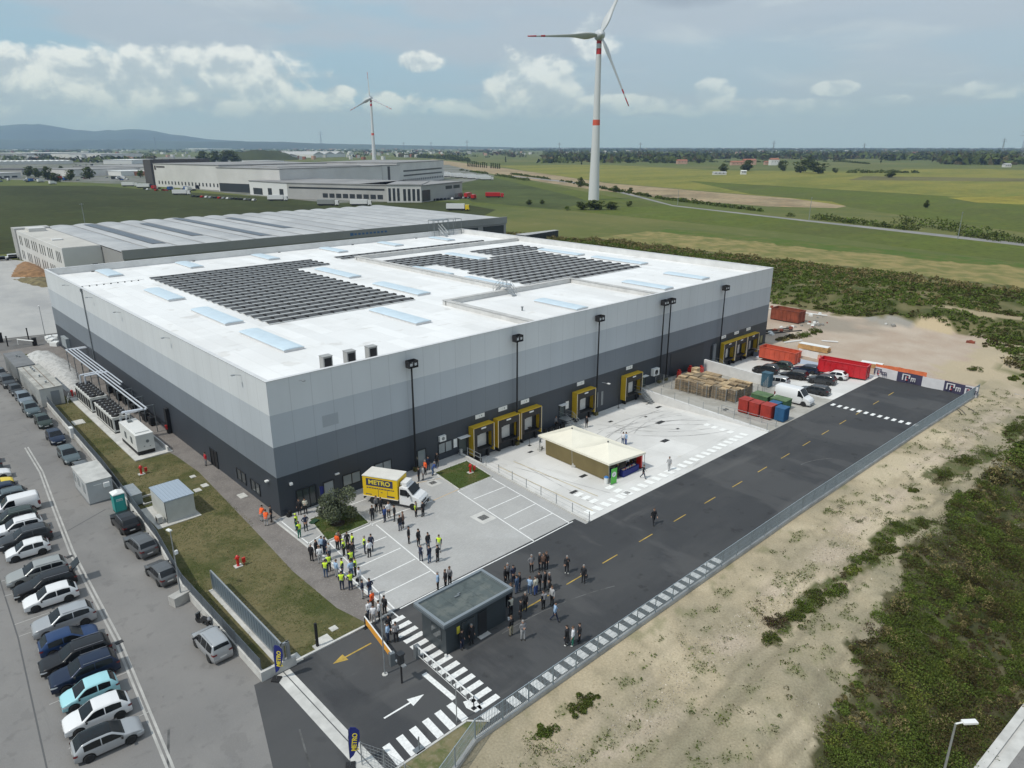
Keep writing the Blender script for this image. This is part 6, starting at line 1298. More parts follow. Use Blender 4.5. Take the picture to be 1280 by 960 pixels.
for t_ in LATE[-8:]: t_[0].rotation_euler = Euler((-0.0, math.asin(math.sin(PIT)) * (1 if t_[0].location.y < -2.7 else 0), t_[0].rotation_euler[2]), 'XYZ')
car('bigvan', 73.6, -20.2, S_ + .05, 'white', 'tall white delivery van at the road edge beside the green skips', None, 0.01, 'vans')
for t_, m_, r_ in LATE:
    set_paint(t_, m_, r_); del t_['_p']
    if 'boot lid raised' in t_['label']:
        b = MB(); b.add([(-2.30, -.62, 1.42), (-2.30, .62, 1.42), (-2.95, .58, 1.95), (-2.95, -.58, 1.95), (-2.26, -.62, 1.47), (-2.26, .62, 1.47), (-2.92, .58, 2.0), (-2.92, -.58, 2.0)], [(0, 1, 2, 3), (7, 6, 5, 4), (0, 4, 5, 1), (1, 5, 6, 2), (2, 6, 7, 3), (3, 7, 4, 0)]); g_ = b.build('boot_lid', PA['black'], t_); g_.location = (.15, 0, .0)
    if 'yellow car at' in t_['label']: pass
t = thing('scooter', 'dark scooter leaning at the car park wall above the silver people carrier', 'scooter', (-12.9, -12.4, 0), 1.9)
for x in (-.62, .62): b = MB(); b.lathe((x, 0, .26), [(.26, -.05), (.26, .05)], 14, axis='y'); b.build('wheel', m_tyre, t)
b = MB(); b.cbox((-.4, 0, .62), (.8, .26, .22)); b.cbox((.05, 0, .32), (.5, .28, .12)); b.bar((.35, 0, .35), (.55, 0, .9), .09, n=6); b.cbox((.5, 0, .75), (.12, .4, .5)); b.build('body', m_trim, t)
b = MB(); b.cbox((-.35, 0, .76), (.65, .28, .08)); b.build('seat', m_black, t); b = MB(); b.bar((.45, -.32, 1.0), (.45, .32, 1.0), .025); b.bar((.62, 0, .3), (.45, 0, 1.0), .03); b.build('handlebar', m_steel, t); b = MB(); b.lathe((-.85, 0, .75), [(.16, 0), (.18, .15), (.1, .28)], 12); b.build('top_box', m_rim, t)
# ---- box truck with the yellow body
t = thing('box_truck', 'white and yellow box truck with bold lettering parked beside the hall', 'truck', (10.2, -4.75, 0.014), -1.07); t.scale = (1.05, 1.05, 1.05)
m_by = mat('truck_yellow', (.78, .52, .015), .4, coat=.3); m_bd = mat('truck_navy_print', (.045, .05, .11), .45)
b = MB(); b.box(-2.2, -1.08, .95, 1.75, 1.08, 3.15, 0); bx_ = b.build('box_body', m_by, t)
b = MB(); b.box(-2.24, -1.12, 3.153, 1.79, 1.12, 3.22); b.box(-2.24, -1.12, .88, 1.79, 1.12, .948); b.build('white_frame', mat('box_roof_white', (.70, .68, .63), .6, var=.05), bx_)
for sg in (-1, 1):
    b = MB(); y = sg * 1.088; b.box(-1.8, min(y, y + sg * .006), 2.15, 1.25, max(y, y + sg * .006), 2.95); b.build('name_panel', m_bd, bx_)
    text_obj('METRO', .68, m_ylet, bx_, (-.275, sg * 1.10, 2.55), (PI / 2, 0, 0 if sg < 0 else PI), .006, 1.12, 'lettering', .02)
    b = MB(); xx = -1.75
    while xx < 1.2: l = random.uniform(.12, .34); b.box(xx, sg * 1.088 - .006, 1.86, xx + l, sg * 1.088 + .006, 1.96); xx += l + .06
    for (xa, xb, za, zb2) in ((.55, 1.4, 1.1, 1.26), (-1.9, -1.2, 1.12, 1.2), (-.15, .05, 1.5, 1.56)): b.box(xa, sg * 1.088 - .006, za, xb, sg * 1.088 + .006, zb2)
    b.box(-.45, sg * 1.088 - .006, .98, -.42, sg * 1.088 + .006, 1.85); b.box(.6, sg * 1.088 - .006, .98, .63, sg * 1.088 + .006, 1.85)
    b.build('small_print', m_bd, bx_)
b = MB(); prof = [(1.85, .45), (1.85, 2.35), (2.15, 2.45), (2.75, 2.35), (3.35, 1.62), (4.0, 1.38), (4.25, 1.1), (4.3, .5), (3.9, .38)]
n = len(prof); rings = []
for f, ins in ((-1.0, .0), (-.93, .06), (.93, .06), (1.0, 0)):
    pass
wid = lambda x, z: .98 - .10 * max(0, (z - 1.5)) - .10 * max(0, x - 3.6)
vsL = [(p[0], -wid(*p), p[1]) for p in prof]; vsR = [(p[0], wid(*p), p[1]) for p in prof]
b.add(vsL + vsR, [tuple(range(n)), tuple(range(2 * n - 1, n - 1, -1))] + [(k, (k + 1) % n, (k + 1) % n + n, k + n) for k in range(n)]); cb = b.build('cab', PA['white'], t)
bv = cb.modifiers.new('bevel', 'BEVEL'); bv.width = .07; bv.segments = 2
b = MB(); b.add([(2.80, -.84, 2.32), (3.36, -.86, 1.66), (3.36, .86, 1.66), (2.80, .84, 2.32)], [(0, 1, 2, 3)]); o = b.build('windscreen', m_cglass, t); o.location = (.035, 0, .03)
for sg in (-1, 1):
    b = MB(); b.add([(1.98, sg * .935, 2.15), (2.68, sg * .925, 2.15), (3.15, sg * .985, 1.6), (2.7, sg * 1.0, 1.5), (1.98, sg * 1.0, 1.52)], [(0, 1, 2, 3, 4)]); b.build('side_window', m_cglass, t)
    b = MB(); b.cbox((3.0, sg * 1.2, 1.75), (.1, .22, .42)); b.build('mirror', m_trim, t)
    b = MB(); b.box(4.05, sg * .62 - .2, .95, 4.29, sg * .62 + .2, 1.2); b.build('headlight', m_hl, t)
    for xw in (-1.2, 3.35):
        b = MB(); b.lathe((xw, sg * .86, .38), [(.24, -.14), (.36, -.13), (.38, -.08), (.38, .08), (.36, .13), (.24, .14)], 20, axis='y'); w_ = b.build('wheel', m_tyre, t); b = MB(); b.lathe((xw, sg * .86, .38), [(.22, -.12), (.22, .12)], 16, axis='y'); b.build('rim', mat('yellow_rim', (.55, .5, .12), .5), w_)
b = MB(); b.box(-2.2, -.5, .5, 3.9, .5, .87); b.box(-2.25, -1.0, .55, -2.1, 1.0, .7); b.box(-.6, -1.05, .5, .9, -1.0, .8); b.box(-.6, 1.0, .5, .9, 1.05, .8); b.build('chassis', m_trim, t)
b = MB(); b.cbox((4.3, 0, .55), (.1, 1.7, .3)); b.cbox((4.24, 0, .95), (.12, .7, .2)); b.build('bumper', m_trim, t); b = MB(); b.cbox((2.25, 0, 2.62), (.7, 1.3, .35)); b.build('cooling_unit', PA['white'], t)
b = MB(); b.cbox((4.36, 0, .55), (.02, .5, .12)); b.build('number_plate', m_plate, t)
# == PEOPLE
def person_mesh(nm, pose):
    V = []; Rr = []; Ed = []; Zn = []
    def v(p, r):
        k = 1.22 if p[2] < hipz + .58 and r[0] > .03 else (1.08 if r[0] > .03 else 1.0); V.append(p); Rr.append((r[0] * k, r[1] * k)); return len(V) - 1
    def e(a, b_, z): Ed.append((a, b_)); Zn.append(z)
    g = pose
    lean = g.get('lean', 0); hipz = g.get('hipz', .93)
    pel = v((0, 0, hipz), (.155, .11)); w1 = v((lean * .3, 0, hipz + .16), (.14, .105)); ch = v((lean * .7, 0, hipz + .36), (.165, .115)); nk = v((lean, 0, hipz + .53), (.075, .07)); nk2 = v((lean + .01, 0, hipz + .60), (.052, .055))
    hd1 = v((lean + .025, 0, hipz + .665), (.075, .085)); hd2 = v((lean + .03, 0, hipz + .745), (.08, .098)); hd3 = v((lean + .02, 0, hipz + .80), (.055, .065))
    e(pel, w1, 1); e(w1, ch, 1); e(ch, nk, 1); e(nk, nk2, 0); e(nk2, hd1, 0); e(hd1, hd2, 0); e(hd2, hd3, 0)
    ns = v((lean + .125, 0, hipz + .705), (.014, .012)); e(hd1, ns, 0)
    for s in (-1, 1):
        er = v((lean + .01, s * .088, hipz + .715), (.012, .02)); e(hd1, er, 0)
        hip = v((0, s * .095, hipz - .06), (.098, .098)); e(pel, hip, 2)
        kx, kz, ax, az, fx = g['leg'][(s + 1) // 2]
        kn = v((kx, s * .11, kz), (.062, .062)); an = v((ax, s * .115, az), (.042, .042)); e(hip, kn, 2); e(kn, an, 2)
        he = v((ax - .015, s * .12, az - .05), (.045, .035)); to = v((ax + fx, s * .13, az - .06), (.042, .026)); e(an, he, 3); e(he, to, 3)
        sh = v((lean, s * .185, hipz + .475), (.062, .062)); e(ch, sh, 1)
        el_, wr = g['arm'][(s + 1) // 2]
        E_ = v((lean + el_[0], s * el_[1], hipz + el_[2]), (.042, .042)); Wv = v((lean + wr[0], s * wr[1], hipz + wr[2]), (.028, .028)); e(sh, E_, 4); e(E_, Wv, 4)
        d = (Vector(V[Wv]) - Vector(V[E_])).normalized(); side = d.cross(Vector((0, 0, 1)))
        side = side.normalized() if side.length > .3 else Vector((1, 0, 0)); pm = Vector(V[Wv]) + d * .07; pv = v(tuple(pm), (.034, .022)); e(Wv, pv, 0)
        for k in range(4):
            off = side * (k - 1.5) * .019; l = (.068, .078, .074, .058)[k]; a = v(tuple(pm + off + d * .035), (.0095, .0095)); e(pv, a, 0); b2 = v(tuple(pm + off + d * (.035 + l * .5) + Vector((.006, 0, -.006))), (.009, .009)); e(a, b2, 0); c2 = v(tuple(pm + off + d * (.03 + l * .9) + Vector((.018, -s * .008, -.012))), (.0075, .0075)); e(b2, c2, 0)
        a = v(tuple(Vector(V[Wv]) + d * .03 + side * -.036), (.012, .012)); e(Wv, a, 0); b2 = v(tuple(Vector(V[Wv]) + d * .075 + side * -.05), (.009, .009)); e(a, b2, 0)
    me = bpy.data.meshes.new(nm + '_rig'); me.from_pydata(V, Ed, []); o = bpy.data.objects.new(nm + '_rig', me); COL.objects.link(o)
    sk = o.modifiers.new('skin', 'SKIN'); sk.use_smooth_shade = True
    for i, d_ in enumerate(me.skin_vertices[0].data): d_.radius = (Rr[i][0], Rr[i][1]) if isinstance(Rr[i], tuple) else (Rr[i], Rr[i]); d_.use_root = (i == 0)
    sb = o.modifiers.new('sub', 'SUBSURF'); sb.levels = 1; sb.render_levels = 1
    bpy.context.view_layer.update(); out = bpy.data.meshes.new_from_object(o.evaluated_get(bpy.context.evaluated_depsgraph_get())); bpy.data.objects.remove(o)
    out.name = nm; out.materials.clear()
    P_ = [Vector(p) for p in V]
    for m in (MATS['skin'], MATS['cl_black'], MATS['cl_black'], MATS['cl_shoe'], MATS['cl_black'], MATS['cl_shoe']): out.materials.append(m)
    def segd(c, a, b_):
        d = b_ - a; t_ = max(0, min(1, (c - a).dot(d) / max(1e-9, d.length_squared))); return (c - a - d * t_).length
    zones = []
    for p in out.polygons:
        c = Vector(p.center); best = min(range(len(Ed)), key=lambda i: segd(c, P_[Ed[i][0]], P_[Ed[i][1]]) - .3 * min(Rr[Ed[i][0]][0], Rr[Ed[i][1]][0])); z = Zn[best]
        if z == 1 and c.z < hipz - .01: z = 2
        zones.append(z)
    out.polygons.foreach_set('material_index', zones); out.polygons.foreach_set('use_smooth', [True] * len(zones))
    bm = bmesh.new(); bm.from_mesh(out)
    for (x, y, z, s, m) in ((lean + .108, -.032, hipz + .745, .010, 5), (lean + .108, .032, hipz + .745, .010, 5), (lean + .098, 0, hipz + .662, .014, 4)):
        r = bmesh.ops.create_icosphere(bm, subdivisions=1, radius=s, matrix=Matrix.Translation((x, y, z)) @ Matrix.Diagonal((.5, 1.6 if m == 4 else 1, .5 if m == 4 else 1, 1)))
        for f in {f for v_ in r['verts'] for f in v_.link_faces}: f.material_index = 5
    bm.to_mesh(out); bm.free()
    hb = bmesh.new(); bmesh.ops.create_uvsphere(hb, u_segments=14, v_segments=9, radius=1, matrix=Matrix.Translation((lean + .012, 0, hipz + .775)) @ Matrix.Diagonal((.108, .092, .088, 1)))
    bmesh.ops.delete(hb, geom=[v_ for v_ in hb.verts if v_.co.z < hipz + .735 and v_.co.x > lean - .02 or v_.co.z < hipz + .69], context='VERTS')
    hm = bpy.data.meshes.new(nm + '_hair'); hb.to_mesh(hm); hb.free(); hm.materials.append(MATS['hair_dark'])
    return out, hm
for n_, c_ in dict(skin=(.46, .27, .19), cl_shoe=(.02, .018, .016), cl_black=(.014, .014, .017), cl_navy=(.018, .025, .055), cl_blue=(.04, .08, .25), cl_lblue=(.32, .45, .62), cl_white=(.72, .72, .74), cl_grey=(.20, .20, .21), cl_lgrey=(.38, .38, .38), cl_jeans=(.06, .10, .18), cl_djeans=(.025, .038, .07), cl_cream=(.52, .50, .42), cl_khaki=(.28, .25, .18), cl_yellow=(.62, .82, .05), cl_orange=(.85, .12, .02), cl_red=(.45, .02, .03), cl_green=(.02, .16, .10), cl_brown=(.12, .07, .05), hair_dark=(.02, .014, .010), hair_grey=(.25, .24, .23), hair_brown=(.08, .045, .025), shoe_white=(.65, .65, .62)).items(): mat(n_, c_, .8)
ST = [(0.0, .50, -.01, .09, .16), (0.02, .50, .0, .09, .16)]
POSES = dict(
 stand=dict(leg=ST, arm=[((-.02, .235, .22), (.05, .245, -.02)), ((-.02, .235, .22), (.05, .245, -.02))]),
 phone=dict(leg=[(.0, .5, -.03, .09, .16), (.05, .5, .04, .09, .16)], arm=[((-.02, .235, .22), (.06, .24, -.01)), ((.04, .25, .24), (.24, .13, .42))]),
 folded=dict(leg=[(.02, .5, -.04, .09, .16), (.03, .5, .06, .09, .16)], arm=[((.03, .25, .22), (.20, .06, .27)), ((.03, .25, .22), (.21, .05, .22))]),
 hips=dict(leg=[(.0, .5, -.02, .09, .16), (.02, .5, .02, .09, .16)], arm=[((-.06, .33, .24), (.05, .18, .06)), ((-.06, .33, .24), (.05, .18, .06))]),
 walk=dict(lean=.03, leg=[(.16, .53, .26, .11, .16), (-.04, .52, -.34, .16, .13)], arm=[((-.10, .235, .23), (-.06, .25, .0)), ((.08, .235, .23), (.22, .235, .04))]),
 bend=dict(lean=.26, hipz=.84, leg=[(.10, .46, -.02, .09, .16), (.14, .46, .06, .09, .16)], arm=[((.10, .22, .22), (.28, .16, .06)), ((.12, .22, .22), (.30, .14, .05))]))
PM = {k: person_mesh('person_' + k, p) for k, p in POSES.items()}
def hand_bag(t, m): b = MB(); b.box(-.12, .24, .55, .14, .34, .82); b.bar((-.06, .29, .82), (.01, .26, .93), .01, n=4); b.bar((.08, .29, .82), (.01, .26, .93), .01, n=4); b.build('bag', m, t)
def person(p, pose, ang, top, leg_, lab, sleeve=None, hair='hair_dark', shoes='cl_shoe', extra=None, s=1.0, grp='people gathered in the yard', z=None):
    if not hasattr(p, 'x'): p = atc(*p)
    o = link(PM[pose][0], 'person', None, (p.x, p.y, p.z + (.02 if z is None else z) - .0)); o.rotation_euler = (0, 0, ang); o.scale = (s, s, s)
    tag(o, lab, 'person', grp)
    if top == 'cl_yellow' and sleeve is None: sleeve = 'cl_navy'
    for i, m in ((1, top), (2, leg_), (3, shoes), (4, sleeve or top)): setmat(o, i, MATS[m])
    h = link(PM[pose][1], 'hair', o); setmat(h, 0, MATS[hair])
    if extra == 'bag': hand_bag(o, MATS['cl_black'])
    if extra == 'pack': b = MB(); b.cbox((-.20, 0, 1.28), (.16, .30, .42)); b.build('backpack', MATS['cl_grey'] , o)
    if extra == 'cap': b = MB(); b.lathe((.02, 0, 1.70), [(.105, 0), (.10, .05), (.04, .09)], 10); b.cbox((.12, 0, 1.71), (.10, .14, .012)); b.build('cap', MATS['cl_yellow'], o)
    if extra == 'skirt': b = MB(); b.lathe((0, 0, .45), [(.23, 0), (.16, .50)], 12); b.build('skirt', MATS[leg_], o)
    if extra == 'vest': pass
    if top in ('cl_yellow', 'cl_orange'):
        b = MB(); hz_ = POSES[pose].get('hipz', .93); b.lathe((POSES[pose].get('lean', 0) * .3, 0, hz_ + .10), [(.162, 0), (.160, .035)], 14); b.build('reflective_band', MATS['cl_lgrey'], o)
    return o
def Z4(x, y): return (340 + x / 4.8, 560 + y / 4.8)
def Z5(x, y): return (560 + x / 4.8, 640 + y / 4.8)
def Z3(x, y): return (440 + x / 4.3625, 740 + y / 4.3625)
def Z1(x, y): return (220 + x / 4.8, 560 + y / 4.8)
def Z6(x, y): return (560 + x / 4.267, 480 + y / 4.267)
B_, Nv, Wt, Gy = 'cl_black', 'cl_navy', 'cl_white', 'cl_grey'; Y_ = 'cl_yellow'; J_ = 'cl_jeans'; DJ = 'cl_djeans'
PEOPLE = [
 (Z4(168, 400), 'stand', 3.9, B_, B_, 'person in black standing in the dark entrance, left of the one in a pale shirt'), (Z4(203, 395), 'folded', 4.2, 'cl_cream', B_, 'person in a pale shirt standing before the dark entrance'),
 (Z4(150, 492), 'stand', 2.2, Y_, 'cl_green', 'person in a yellow vest, the upper of two at the left edge of the forecourt'), (Z4(167, 540), 'stand', 1.8, Y_, 'cl_green', 'person in a yellow vest, lower of two at the left edge of the forecourt'),
 (Z4(205, 498), 'hips', 4.6, Nv, B_, 'person in a dark jacket with hands on hips left of the olive tree'), (Z4(240, 680), 'stand', .6, B_, B_, 'person all in black at the left end of the crowd on the kerb line'),
 (Z4(268, 650), 'folded', 5.2, B_, B_, 'person in black with arms folded in the left group'), (Z4(290, 692), 'stand', 1.2, Wt, 'cl_lgrey', 'person in a white shirt and grey trousers seen from behind in the left group'),
 (Z4(303, 632), 'stand', 4.0, 'cl_lblue', DJ, 'person in a light blue shirt in the left group beside a dark-suited one'), (Z4(322, 635), 'stand', 3.4, Nv, Nv, 'person in a navy suit in the left group'),
 (Z4(348, 668), 'phone', 3.3, 'cl_lgrey', DJ, 'person in a light grey shirt on the right of the left group'), (Z4(325, 778), 'stand', .9, Y_, J_, 'person in a yellow vest and jeans standing on the gravel path'),
 (Z4(345, 742), 'stand', 1.4, Y_, B_, 'person in a yellow vest and black trousers just behind the one on the gravel path'), (Z4(395, 612), 'stand', .4, 'cl_orange', B_, 'person in an orange vest at the lower corner of the olive plot'),
 (Z4(407, 600), 'stand', 3.8, 'cl_brown', B_, 'person in a brown-black jacket behind the orange vest'), (Z4(434, 648), 'stand', 2.2, Y_, B_, 'person in a bright yellow vest with black trousers in the middle of the crowd'),
 (Z4(455, 600), 'stand', 4.2, B_, B_, 'person in black at the kerb of the olive plot'), (Z4(487, 612), 'stand', 3.0, Y_, DJ, 'person in a yellow vest at the right of the kerb group'), (Z4(463, 662), 'hips', 4.8, B_, B_, 'person in black in the dense middle of the crowd'),
 (Z4(485, 668), 'stand', 4.4, B_, DJ, 'person in black and dark jeans to the right in the dense middle of the crowd'), (Z4(477, 715), 'stand', 1.5, Y_, B_, 'person in a yellow vest directly behind the light blue shirt'), (Z4(390, 778), 'stand', .2, 'cl_lblue', 'cl_lgrey', 'person in a pale blue shirt turned to the yellow vests'),
 (Z4(425, 768), 'stand', 2.9, Y_, J_, 'person in a yellow vest with grey-blue jeans behind the two front yellow vests'), (Z4(478, 778), 'hips', 1.6, 'cl_lblue', J_, 'person in a light blue shirt seen from behind with hands on hips'), (Z4(503, 766), 'stand', 2.4, Y_, B_, 'person in a yellow vest half hidden by the white shirt'),
 (Z4(528, 826), 'stand', 2.0, Wt, 'cl_lgrey', 'person in white shirt and pale trousers with a bag near the parking line', None, 'bag'), (Z4(422, 852), 'stand', 1.0, Y_, DJ, 'left one of the two front people in yellow vests with backs turned'), (Z4(474, 852), 'hips', 1.5, Y_, DJ, 'right one of the two front people in yellow vests with backs turned'),
 (Z4(545, 902), 'stand', 5.6, Nv, 'cl_lgrey', 'person in a navy top facing the broad dark jacket at the path edge'), (Z4(590, 893), 'hips', 1.7, Nv, J_, 'broad person in a dark navy jacket seen from behind near the path end'), (Z4(605, 968), 'stand', 2.0, 'cl_orange', 'cl_brown', 'person in an orange vest by the orange-skirted barrier'),
 (Z3(97, 150), 'stand', 1.6, Wt, DJ, 'person in a white shirt at the left end of the barrier'), (Z3(120, 172), 'stand', 1.0, Wt, 'cl_lgrey', 'person all in white just behind the barrier'), (Z3(150, 150), 'stand', 2.5, Wt, B_, 'person with dark hair and a white top beside the orange vest'),
 (Z3(180, 122), 'stand', 3.6, B_, B_, 'person in black right of the tall thin pole'), (Z3(197, 278), 'folded', 5.5, 'cl_lblue', DJ, 'person in a pale striped shirt behind the barrier boom'), (Z3(203, 232), 'stand', 4.6, B_, B_, 'person in black at the top of the zebra crossing'), (Z3(242, 274), 'stand', 1.2, 'cl_grey', B_, 'person in a dark grey jacket standing on the zebra crossing'),
 (Z4(558, 632), 'stand', 5.9, Y_, DJ, 'person in a yellow vest in the trio on the parking bay'), (Z4(586, 656), 'hips', 1.6, Wt, B_, 'person in a white shirt and black trousers in the trio on the parking bay'), (Z4(598, 618), 'stand', 4.0, Nv, Nv, 'person in a navy suit in the trio on the parking bay'),
 (Z4(605, 438), 'stand', 1.3, B_, B_, 'leftmost person of the group below the truck, in black'), (Z4(627, 382), 'stand', 5.0, Gy, B_, 'person in dark grey standing against the truck side'), (Z4(655, 392), 'stand', 4.4, B_, B_, 'person in black against the truck side, left of the white shirt'), (Z4(679, 445), 'stand', 2.0, 'cl_blue', Nv, 'person with a blue top in the group below the truck'),
 (Z4(702, 418), 'hips', 4.8, Wt, B_, 'person in a bright white shirt below the truck'), (Z4(737, 438), 'stand', 2.6, B_, B_, 'person in black on the right of the group below the truck'), (Z4(770, 497), 'stand', 1.6, B_, DJ, 'person in black seen from behind, front of the pair right of the parking line'), (Z4(788, 480), 'stand', 2.6, 'cl_brown', B_, 'person in brown and black, rear of the pair right of the parking line', None, 'bag'),
 (Z4(865, 412), 'stand', 5.2, 'cl_khaki', B_, 'person in khaki with pale trousers stripe in front of the truck cab', Y_), (Z4(907, 412), 'hips', 1.8, B_, B_, 'person in black in front of the truck headlights'), (Z4(822, 572), 'stand', 5.5, B_, B_, 'person in black at the left end of the loose circle on the forecourt'),
 (Z4(880, 588), 'stand', 5.0, B_, B_, 'person in a long dark coat in the upper part of the loose circle'), (Z4(895, 680), 'stand', .6, Nv, Nv, 'person in a navy suit at the lower left of the loose circle', Wt), (Z4(937, 608), 'stand', 4.7, B_, DJ, 'person in black with pale sleeves in the loose circle'), (Z4(946, 690), 'stand', 1.8, Nv, J_, 'person in a navy jacket and jeans seen from behind in the loose circle'),
 (Z4(995, 684), 'hips', 1.9, B_, B_, 'broad person in black seen from behind in the loose circle'), (Z4(1004, 625), 'stand', 3.9, Y_, 'cl_lgrey', 'person in a yellow vest at the right of the loose circle'), (Z4(997, 855), 'stand', 2.4, 'cl_lblue', B_, 'person in a pale shirt behind the gatehouse roof'), (Z4(1042, 838), 'stand', 3.0, B_, B_, 'left one of two people in black behind the gatehouse roof'), (Z4(1068, 822), 'stand', 3.4, 'cl_grey', B_, 'right one of two dark-clothed people behind the gatehouse roof'),
 (Z4(882, 200), 'stand', 2.2, B_, B_, 'person in black at the front of the group by the hall wall'), (Z4(908, 192), 'stand', 2.8, 'cl_lgrey', Gy, 'person in grey beside the black one in the group by the hall wall'), (Z4(921, 160), 'stand', 3.2, 'cl_orange', B_, 'person in an orange vest in the group by the hall wall'), (Z4(938, 132), 'stand', 4.6, Nv, Nv, 'person in navy behind the orange vest by the hall wall'),
 (Z4(962, 165), 'bend', 5.6, 'cl_blue', J_, 'person in blue bending forward by the hall wall'), (Z4(992, 112), 'stand', 3.6, B_, B_, 'person in black at the far right of the group by the hall wall'), (Z4(865, 120), 'phone', 3.6, 'cl_khaki', B_, 'person in khaki filming at the left of the group by the hall wall'),
 (Z1(512, 440), 'bend', .4, 'cl_orange', 'cl_lgrey', 'stooping person in an orange vest at the side wall corner'), (Z1(543, 468), 'bend', 1.0, 'cl_orange', 'cl_lgrey', 'person in a large bright orange vest crouching at the hall corner'), (Z1(575, 443), 'hips', 3.0, B_, B_, 'person in black beside the two orange vests at the hall corner'),
 (Z3(600, 312), 'stand', 5.0, B_, Nv, 'person in black at the gatehouse wall, left of the one with grey hair'), (Z3(652, 285), 'stand', 4.6, B_, B_, 'grey-haired person in black at the gatehouse door'),
 (Z5(500, 360), 'hips', 4.4, Gy, B_, 'person in a grey suit at the top left of the road crowd'), (Z5(548, 348), 'stand', 5.4, B_, B_, 'person in black, left one of the tight trio at the top of the road crowd'), (Z5(572, 352), 'stand', 4.2, 'cl_brown', B_, 'person with a rose shirt in the tight trio at the top of the road crowd'), (Z5(590, 342), 'stand', 3.4, B_, B_, 'person in black, right one of the tight trio at the top of the road crowd'),
 (Z5(342, 432), 'stand', 5.4, B_, B_, 'person in black nearest the gatehouse roof corner'), (Z5(357, 412), 'stand', 4.6, 'cl_grey', B_, 'grey-haired person right behind the gatehouse roof corner'), (Z5(391, 428), 'hips', 4.7, Nv, Nv, 'person in a navy suit facing the camera left in the road crowd'), (Z5(413, 488), 'stand', 1.8, 'cl_jeans', J_, 'person in blue denim left in the road crowd'), (Z5(430, 468), 'stand', 2.6, B_, DJ, 'dark-dressed person right of the denim one'),
 (Z5(490, 497), 'phone', .6, 'cl_lblue', J_, 'person in pale blue and jeans with white shoes writing in the road crowd', None, None, 'shoe_white'), (Z5(526, 499), 'stand', 1.7, 'cl_cream', 'cl_blue', 'person in a cream jacket and blue trousers seen from behind'), (Z5(545, 470), 'stand', 4.2, B_, B_, 'person in black right of the cream jacket'), (Z5(582, 465), 'stand', 1.9, B_, B_, 'tall person in black seen from behind in the middle of the road crowd'),
 (Z5(608, 472), 'hips', 2.6, B_, B_, 'person in a black coat at the right of the road crowd middle', None, 'bag'), (Z5(572, 583), 'stand', 1.6, 'cl_grey', B_, 'person with a grey backpack seen from behind on the dashed line', B_, 'pack'), (Z5(624, 558), 'stand', 3.2, 'cl_lgrey', B_, 'person in a pale grey jacket beside the grey backpack'),
 (Z5(640, 658), 'walk', 5.6, 'cl_lblue', Nv, 'person in a light blue shirt walking alone toward the fence'), (Z5(378, 620), 'stand', 1.6, 'cl_cream', B_, 'person with a pale backpack near the gatehouse corner', B_), (Z5(360, 572), 'stand', .8, B_, B_, 'person in black leaning at the gatehouse corner by the yellow notice'), (Z5(378, 540), 'stand', 2.0, B_, B_, 'person in black half hidden by the gatehouse roof edge'),
 (Z5(437, 640), 'stand', 2.2, B_, B_, 'person in black with a white bag below the dashed line', None, 'bag'), (Z5(463, 592), 'stand', 3.4, B_, B_, 'person in black standing at the end of a yellow dash'), (Z5(380, 742), 'stand', 1.7, B_, 'cl_khaki', 'person in a black top and khaki trousers seen from behind'), (Z5(448, 768), 'folded', 4.4, 'cl_grey', 'cl_lgrey', 'person all in grey standing alone below the road crowd'),
 (Z5(712, 802), 'stand', 1.8, B_, 'cl_black', 'person in a black dress in the trio near the fence', None, 'skirt', 'shoe_white'), (Z5(748, 803), 'stand', 2.2, Wt, 'cl_green', 'person in a white top and green trousers in the trio near the fence', None, None, 'shoe_white'), (Z5(788, 782), 'stand', 2.6, B_, B_, 'person in a black suit in the trio near the fence'),
 (Z5(712, 367), 'phone', 3.9, B_, B_, 'person in black with white shoes filming alone on the road', None, None, 'shoe_white'), (Z5(812, 425), 'stand', 3.5, B_, B_, 'person in black with a shoulder bag near the second yellow dash', None, 'bag'),
 (Z6(1095, 750), 'walk', 4.2, B_, B_, 'person in a dark suit walking alone on the upper road'), (Z6(1040, 505), 'walk', 5.3, B_, DJ, 'person with a round pale bag walking out of the marquee', None, 'bag'), (Z6(1178, 462), 'walk', .8, 'cl_lgrey', 'cl_lgrey', 'person all in grey walking on the court crossing'), (Z6(738, 233), 'stand', 3.4, B_, B_, 'person in black at the wall beside the court stair'),
 (Z6(932, 325), 'stand', .4, Wt, J_, 'person in white, left of the two behind the marquee'), (Z6(948, 325), 'stand', 2.8, 'cl_lblue', 'cl_blue', 'person in pale blue and blue trousers, right of the two behind the marquee'), (Z6(575, 235), 'stand', 4.6, Gy, B_, 'person in dark grey beside the drums at the dark wall'),
 ((92.3, 729), 'stand', .4, B_, B_, 'person in black standing behind the raised boot lid of the black estate'),
 (Z6(905, 500), 'bend', .9, B_, B_, 'person in black bending at the marquee table'), (Z6(1010, 440), 'stand', 4.3, 'cl_brown', B_, 'person at the far end of the marquee table'), (Z6(955, 455), 'stand', 4.6, Wt, B_, 'person in white behind the marquee table'), (Z6(985, 445), 'stand', 4.8, B_, B_, 'person in black behind the marquee table')]
for k, P_ in enumerate(PEOPLE):
    pos, pose, ang, top, lg, lab = P_[:6]; sl = P_[6] if len(P_) > 6 else None; ex = P_[7] if len(P_) > 7 else None; sh = P_[8] if len(P_) > 8 else 'cl_shoe'
    hair = 'hair_grey' if 'grey-haired' in lab else random.choice(['hair_dark', 'hair_dark', 'hair_brown', 'hair_grey'])
    if ex is None and top == Y_ and k in (2, 15): ex = 'cap'
    person(pos, pose, ang, top, lg, lab, sl, hair, sh, ex, random.uniform(1.01, 1.08))
person(Vector((-.75, 18.3, .02)), 'stand', 3.3, 'cl_red', Gy, 'person in a red shirt standing at the side door of the hall')
